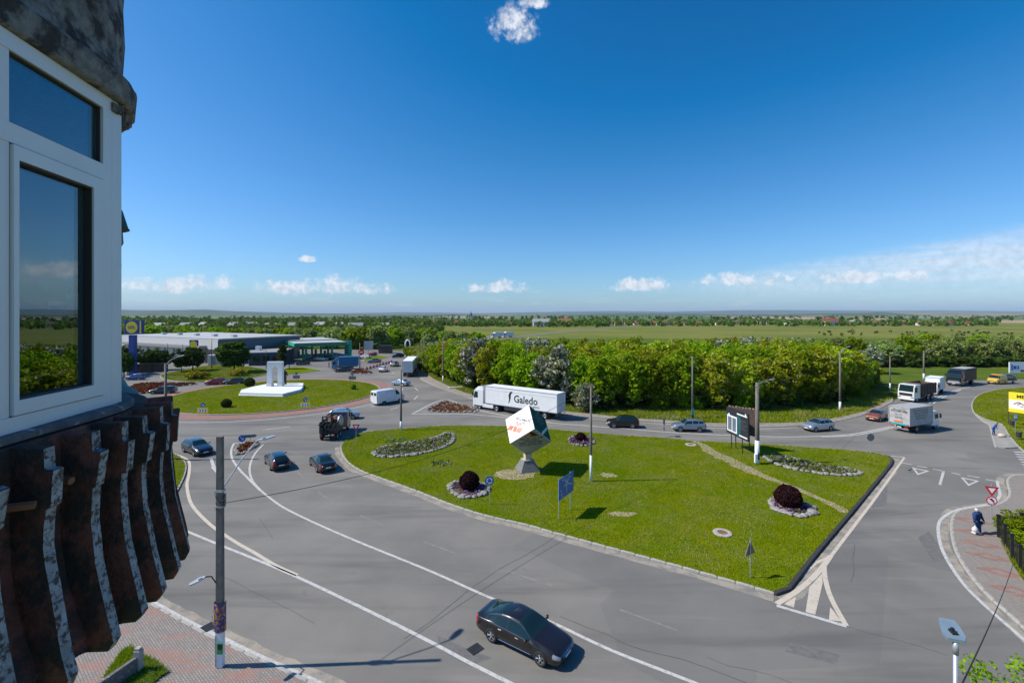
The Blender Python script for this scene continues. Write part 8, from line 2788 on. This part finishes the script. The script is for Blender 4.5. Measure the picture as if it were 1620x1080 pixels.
U = lambda y: (y - 1.75) / d_.y + .66          # facet coordinate of a depth
win = wbar(MB(), U(1.10), U(1.30), -.46, 1.09, -.03, .03)
wbar(win, U(1.69), U(1.755), -.46, 1.09, -.03, .025)
wbar(win, U(2.245), U(2.305), -.46, 1.09, -.03, .03)
wbar(win, U(1.30), U(2.245), 1.022, 1.09, -.03, .03)
wbar(win, U(1.30), U(2.245), .665, .742, -.03, .03)
wbar(win, U(1.30), U(2.245), -.46, -.40, -.03, .03)
win = win.build('window', 'pvc', bay)
jm = wbar(MB(), U(2.309), U(2.352), -.47, 1.09, -.03, .028)
wbar(jm, U(2.356), U(2.392), -.47, 1.09, -.05, .020)
jm.build('corner_post', 'pvc', bay)
for y0, y1 in ((1.31, 1.685), (1.76, 2.24)):
    s_ = MB()
    e = .046
    wbar(s_, U(y0), U(y0) + e * .5, -.395, .66, -.025, .038)
    wbar(s_, U(y1) - e * 1.5, U(y1), -.395, .66, -.025, .038)
    wbar(s_, U(y0) + e * .5, U(y1) - e * 1.5, .605, .66, -.025, .038)
    wbar(s_, U(y0) + e * .5, U(y1) - e * 1.5, -.395, -.338, -.025, .038)
    s_.build('sash', 'pvc', win)
    g_ = MB()
    for a, b_, c, dd in ((U(y0) + e * .5, U(y0) + e * .5 + .008, -.338, .605), (U(y1) - e * 1.5 - .008, U(y1) - e * 1.5, -.338, .605), (U(y0) + e * .5 + .008, U(y1) - e * 1.5 - .008, .597, .605), (U(y0) + e * .5 + .008, U(y1) - e * 1.5 - .008, -.338, -.330)):
        wbar(g_, a, b_, c, dd, 0.0, .03)
    g_.build('gasket', 'gasket', win)
    wbar(MB(), U(y0) + .01, U(y1) - .03, -.36, .62, -.004, .004).build('pane', 'window_glass', win)
    wbar(MB(), U(y0) - .005, U(y1) + .003, .73, 1.03, -.004, .004).build('pane', 'window_glass', win)
    g2 = MB()
    for a, b_, c, dd in ((U(y0) - .008, U(y1) + .004, .742, .749), (U(y0) - .008, U(y1) + .004, 1.015, 1.022), (U(y1) - .004, U(y1) + .004, .749, 1.015)):
        wbar(g2, a, b_, c, dd, .005, .018)
    g2.build('gasket', 'gasket', win)
hn = MB()
wbar(hn, U(2.205), U(2.225), .02, .10, -.10, -.03)
wbar(hn, U(2.10), U(2.225), .04, .06, -.10, -.08)
hn.build('window_handle', 'pvc', win)
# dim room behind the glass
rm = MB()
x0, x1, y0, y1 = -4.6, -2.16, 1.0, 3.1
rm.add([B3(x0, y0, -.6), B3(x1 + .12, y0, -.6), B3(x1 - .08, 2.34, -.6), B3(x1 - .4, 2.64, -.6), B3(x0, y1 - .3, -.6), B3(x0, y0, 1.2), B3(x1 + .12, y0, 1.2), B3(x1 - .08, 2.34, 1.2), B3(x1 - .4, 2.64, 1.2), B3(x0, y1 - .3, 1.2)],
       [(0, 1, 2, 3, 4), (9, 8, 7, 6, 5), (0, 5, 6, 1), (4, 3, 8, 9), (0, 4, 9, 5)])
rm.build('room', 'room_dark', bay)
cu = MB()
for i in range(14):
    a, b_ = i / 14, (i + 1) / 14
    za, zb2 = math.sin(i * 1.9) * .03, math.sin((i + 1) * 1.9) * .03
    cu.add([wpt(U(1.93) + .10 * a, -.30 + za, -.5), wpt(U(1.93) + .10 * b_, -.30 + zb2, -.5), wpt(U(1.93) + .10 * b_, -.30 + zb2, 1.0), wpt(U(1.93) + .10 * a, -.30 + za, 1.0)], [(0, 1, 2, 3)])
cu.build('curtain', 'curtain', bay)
# closed shell of the other facets (plastered wall round the bay)
sweep('side_wall', wall_plan[2:], [(-.02, -.5), (-.02, 1.1)], 'bay_slab', cap=False)
# sill ledge
sweep('sill', fine(wall_plan[:4], .05), [(-.05, -.452), (.05, -.462), (.062, -.475), (.06, -.492), (.0, -.50), (-.05, -.50)], 'bay_ledge')
# slab and parapet of the balcony above
pl_s = rough(fine(wall_plan, .05), .004, 3)
sweep('upper_slab', pl_s, [(-.35, 1.092), (.040, 1.092), (.052, 1.10), (.060, 1.205), (.050, 1.222), (.018, 1.226), (.012, 1.26), (-.35, 1.26)], 'bay_slab')
sweep('upper_parapet', rough(fine(wall_plan, .06), .007, 4), [(-.3, 1.25), (.012, 1.25), (.002, 1.32), (.012, 1.5), (.004, 1.7), (.016, 1.9), (.05, 1.94), (.06, 2.05), (.05, 2.4), (-.3, 2.4)], 'bay_slab')
rg = MB()
rs_ = random.Random(8)
for i in range(26):
    u_ = i / 25
    p = Vector((-2.07, 2.32)).lerp(Vector((-2.18, 2.54)), u_)
    rg.box(B3(p.x + .02 + rs_.uniform(-.02, .02), p.y, 1.075 + rs_.uniform(-.035, .02)), (rs_.uniform(.02, .06), rs_.uniform(.02, .05), rs_.uniform(.02, .07)), rs_.uniform(0, 3))
o = rg.build('broken_edge', 'bay_slab', bay)
o['kind'] = 'stuff'
# apron below the sill: recessed panel with projecting ribs, flaring outwards at the foot
ap_plan = [(-1.82, .90), (-1.845, 1.34), (-1.86, 1.74), (-1.875, 1.945), (-1.895, 2.11), (-1.925, 2.26), (-1.975, 2.43), (-2.05, 2.60), (-2.17, 2.76), (-2.36, 2.9), (-2.7, 3.0), (-3.4, 3.05), (-4.2, 3.05)]
ap_prof = [(-.30, -.50), (-.035, -.50), (-.03, -.66), (-.035, -.80), (-.03, -.95), (-.01, -1.1), (.03, -1.25), (.07, -1.36), (.06, -1.40), (-.05, -1.42), (-.30, -1.42)]
sweep('apron', fine(ap_plan, .05), ap_prof, 'bay_paint', smooth=False)
rib_y = [.94, 1.14, 1.34, 1.54, 1.74, 1.945, 2.11, 2.26, 2.43, 2.60, 2.76]
tabx = [p[1] for p in ap_plan]
outp = [(.085, -.505), (.088, -.588), (.120, -.592), (.106, -.732), (.088, -.738), (.084, -.80), (.084, -.88), (.092, -.96), (.104, -1.05), (.128, -1.19), (.150, -1.30), (.170, -1.392), (.150, -1.43)]
for i, yy in enumerate(rib_y):
    xx = float(np.interp(yy, tabx[:10], [p[0] for p in ap_plan[:10]]))
    a = Vector((float(np.interp(yy - .05, tabx[:10], [p[0] for p in ap_plan[:10]])), yy - .05))
    c = Vector((float(np.interp(yy + .05, tabx[:10], [p[0] for p in ap_plan[:10]])), yy + .05))
    t_ = (c - a).normalized()
    on = Vector((t_.y, -t_.x))
    rs_ = random.Random(i)
    prof = [(o_ + rs_.uniform(-.004, .004), z_ + rs_.uniform(-.006, .006)) for o_, z_ in outp]
    full = [(-.06, -.505)] + prof + [(-.02, -1.43), (-.06, -.9)]
    hw_ = .022
    b = MB()
    n_ = len(full)
    for sd in (-1, 1):
        for o_, z_ in full:
            b.v.append(B3(xx + on.x * o_ + t_.x * hw_ * sd, yy + on.y * o_ + t_.y * hw_ * sd, z_))
    b.f += [tuple(range(n_)), tuple(range(2 * n_ - 1, n_ - 1, -1))]
    for j in range(n_):
        k2 = (j + 1) % n_
        b.f.append((j, n_ + j, n_ + k2, k2))
    b.mi = [0] * len(b.f)
    rb = b.build('rib', 'bay_paint', bay)
    fb = MB()
    for j in range(len(prof) - 1):
        (o0, z0), (o1, z1) = prof[j], prof[j + 1]
        dv_ = Vector((o1 - o0, z1 - z0)).normalized()
        ex_ = Vector((-dv_.y, dv_.x)) * .0025
        if ex_.x < 0:
            ex_ = -ex_
        vs = []
        for sd in (-1, 1):
            for o_, z_ in ((o0, z0), (o1, z1)):
                vs.append(B3(xx + on.x * (o_ + ex_.x) + t_.x * (hw_ + .0006) * sd, yy + on.y * (o_ + ex_.x) + t_.y * (hw_ + .0006) * sd, z_ + ex_.y))
        fb.add(vs, [(0, 1, 3, 2)])
    fb.build('rib_face', 'rib_face', rb)
# scalloped foot between the ribs
for i in range(len(rib_y) - 1):
    y0, y1 = rib_y[i], rib_y[i + 1]
    b = MB()
    pts_t, pts_b = [], []
    for j in range(7):
        f = j / 6
        yy = y0 + (y1 - y0) * f
        xx = float(np.interp(yy, tabx[:10], [p[0] for p in ap_plan[:10]]))
        sag = .05 * math.sin(math.pi * f)
        pts_t.append(B3(xx + .062, yy, -1.385))
        pts_b.append(B3(xx + .085, yy, -1.40 - .035 * (1 - math.sin(math.pi * f))))
    b.v = pts_t + pts_b
    b.f = [(j, j + 1, 7 + j + 1, 7 + j) for j in range(6)]
    b.mi = [0] * 6
    b.build('scallop', 'bay_paint', bay)
MB().tube([B3(-1.95, 1.60, -.70), B3(-1.78, 1.70, -.71)], .016, 7).build('drain_pipe', 'rust', bay)
MB().tube([B3(-1.96, 1.86, -.66), B3(-1.80, 1.86, -.68)], .016, 7).build('drain_pipe', 'rust', bay)
MB().box(B3(-3.2, 1.95, -.75), (1.6, 1.7, .4)).build('floor_slab', 'bay_slab', bay)
# next bay further along the same front
nb_ = thing('neighbour_bay', 'slice of the next turquoise bay with green cap behind the window', 'building', (-5.79, 6.0, Z0))
mat('bay_turq', (0.075, 0.17, 0.185), .85, vary=.3, vscale=5, dirt=(.28, .32, .33), dscale=6, dlo=.55, dhi=.7)
mat('cap_green', (0.020, 0.085, 0.075), .8, vary=.3)
MB().lathe([(.02, 1.47), (.50, 1.43), (.56, 1.20), (.58, 1.17), (.49, 1.16)], 28).build('cap', 'cap_green', nb_)
MB().lathe([(.50, 1.165), (.51, .98), (.47, .9), (.49, .66), (.44, .60), (.43, -.62)], 28).build('drum', 'bay_slab', nb_)
MB().lathe([(.44, -.60), (.49, -.70), (.50, -.86), (.56, -1.0), (.67, -1.09), (.69, -1.16), (.45, -1.22), (.1, -1.3)], 28).build('flared_foot', 'bay_turq', nb_)
MB().box((-1.2, 0, 0.0), (2.2, .9, 2.4)).build('wall', 'bay_slab', nb_)
# low wall, post and grass at ground level under the bay
gl_ = [(-16.58, 18.09), (-17.74, 19.81), (-18.23, 21.24), (-18.09, 21.56), (-17.31, 21.08), (-16.77, 20.89), (-16.19, 20.66), (-15.15, 20.05), (-15.3, 19.67), (-15.35, 18.99)]
o = sheet('lawn', gl_, .16, 'verge', side=.0)
struct(o, 'small grass patch beside the low wall below the balcony')
blades('grass', 'grass tufts beside the low wall below the balcony', gl_, 9000, .16, .022, 'grass_blade', .16, 12)
a, b_ = Vector((-16.9, 18.43)), Vector((-16.46, 20.05))
t = thing('garden_wall', 'low dark garden wall with a grey end post below the balcony', 'wall', (b_.x, b_.y, .13))
dv_ = a - b_
MB().box((dv_.x / 2, dv_.y / 2, .38), (dv_.length, .16, .76), rz=math.atan2(dv_.y, dv_.x)).build('wall', 'bay_ledge', t)
MB().box((0, 0, .5), (.26, .26, 1.0)).box((0, 0, 1.05), (.2, .2, .12)).build('end_post', 'concrete', t)
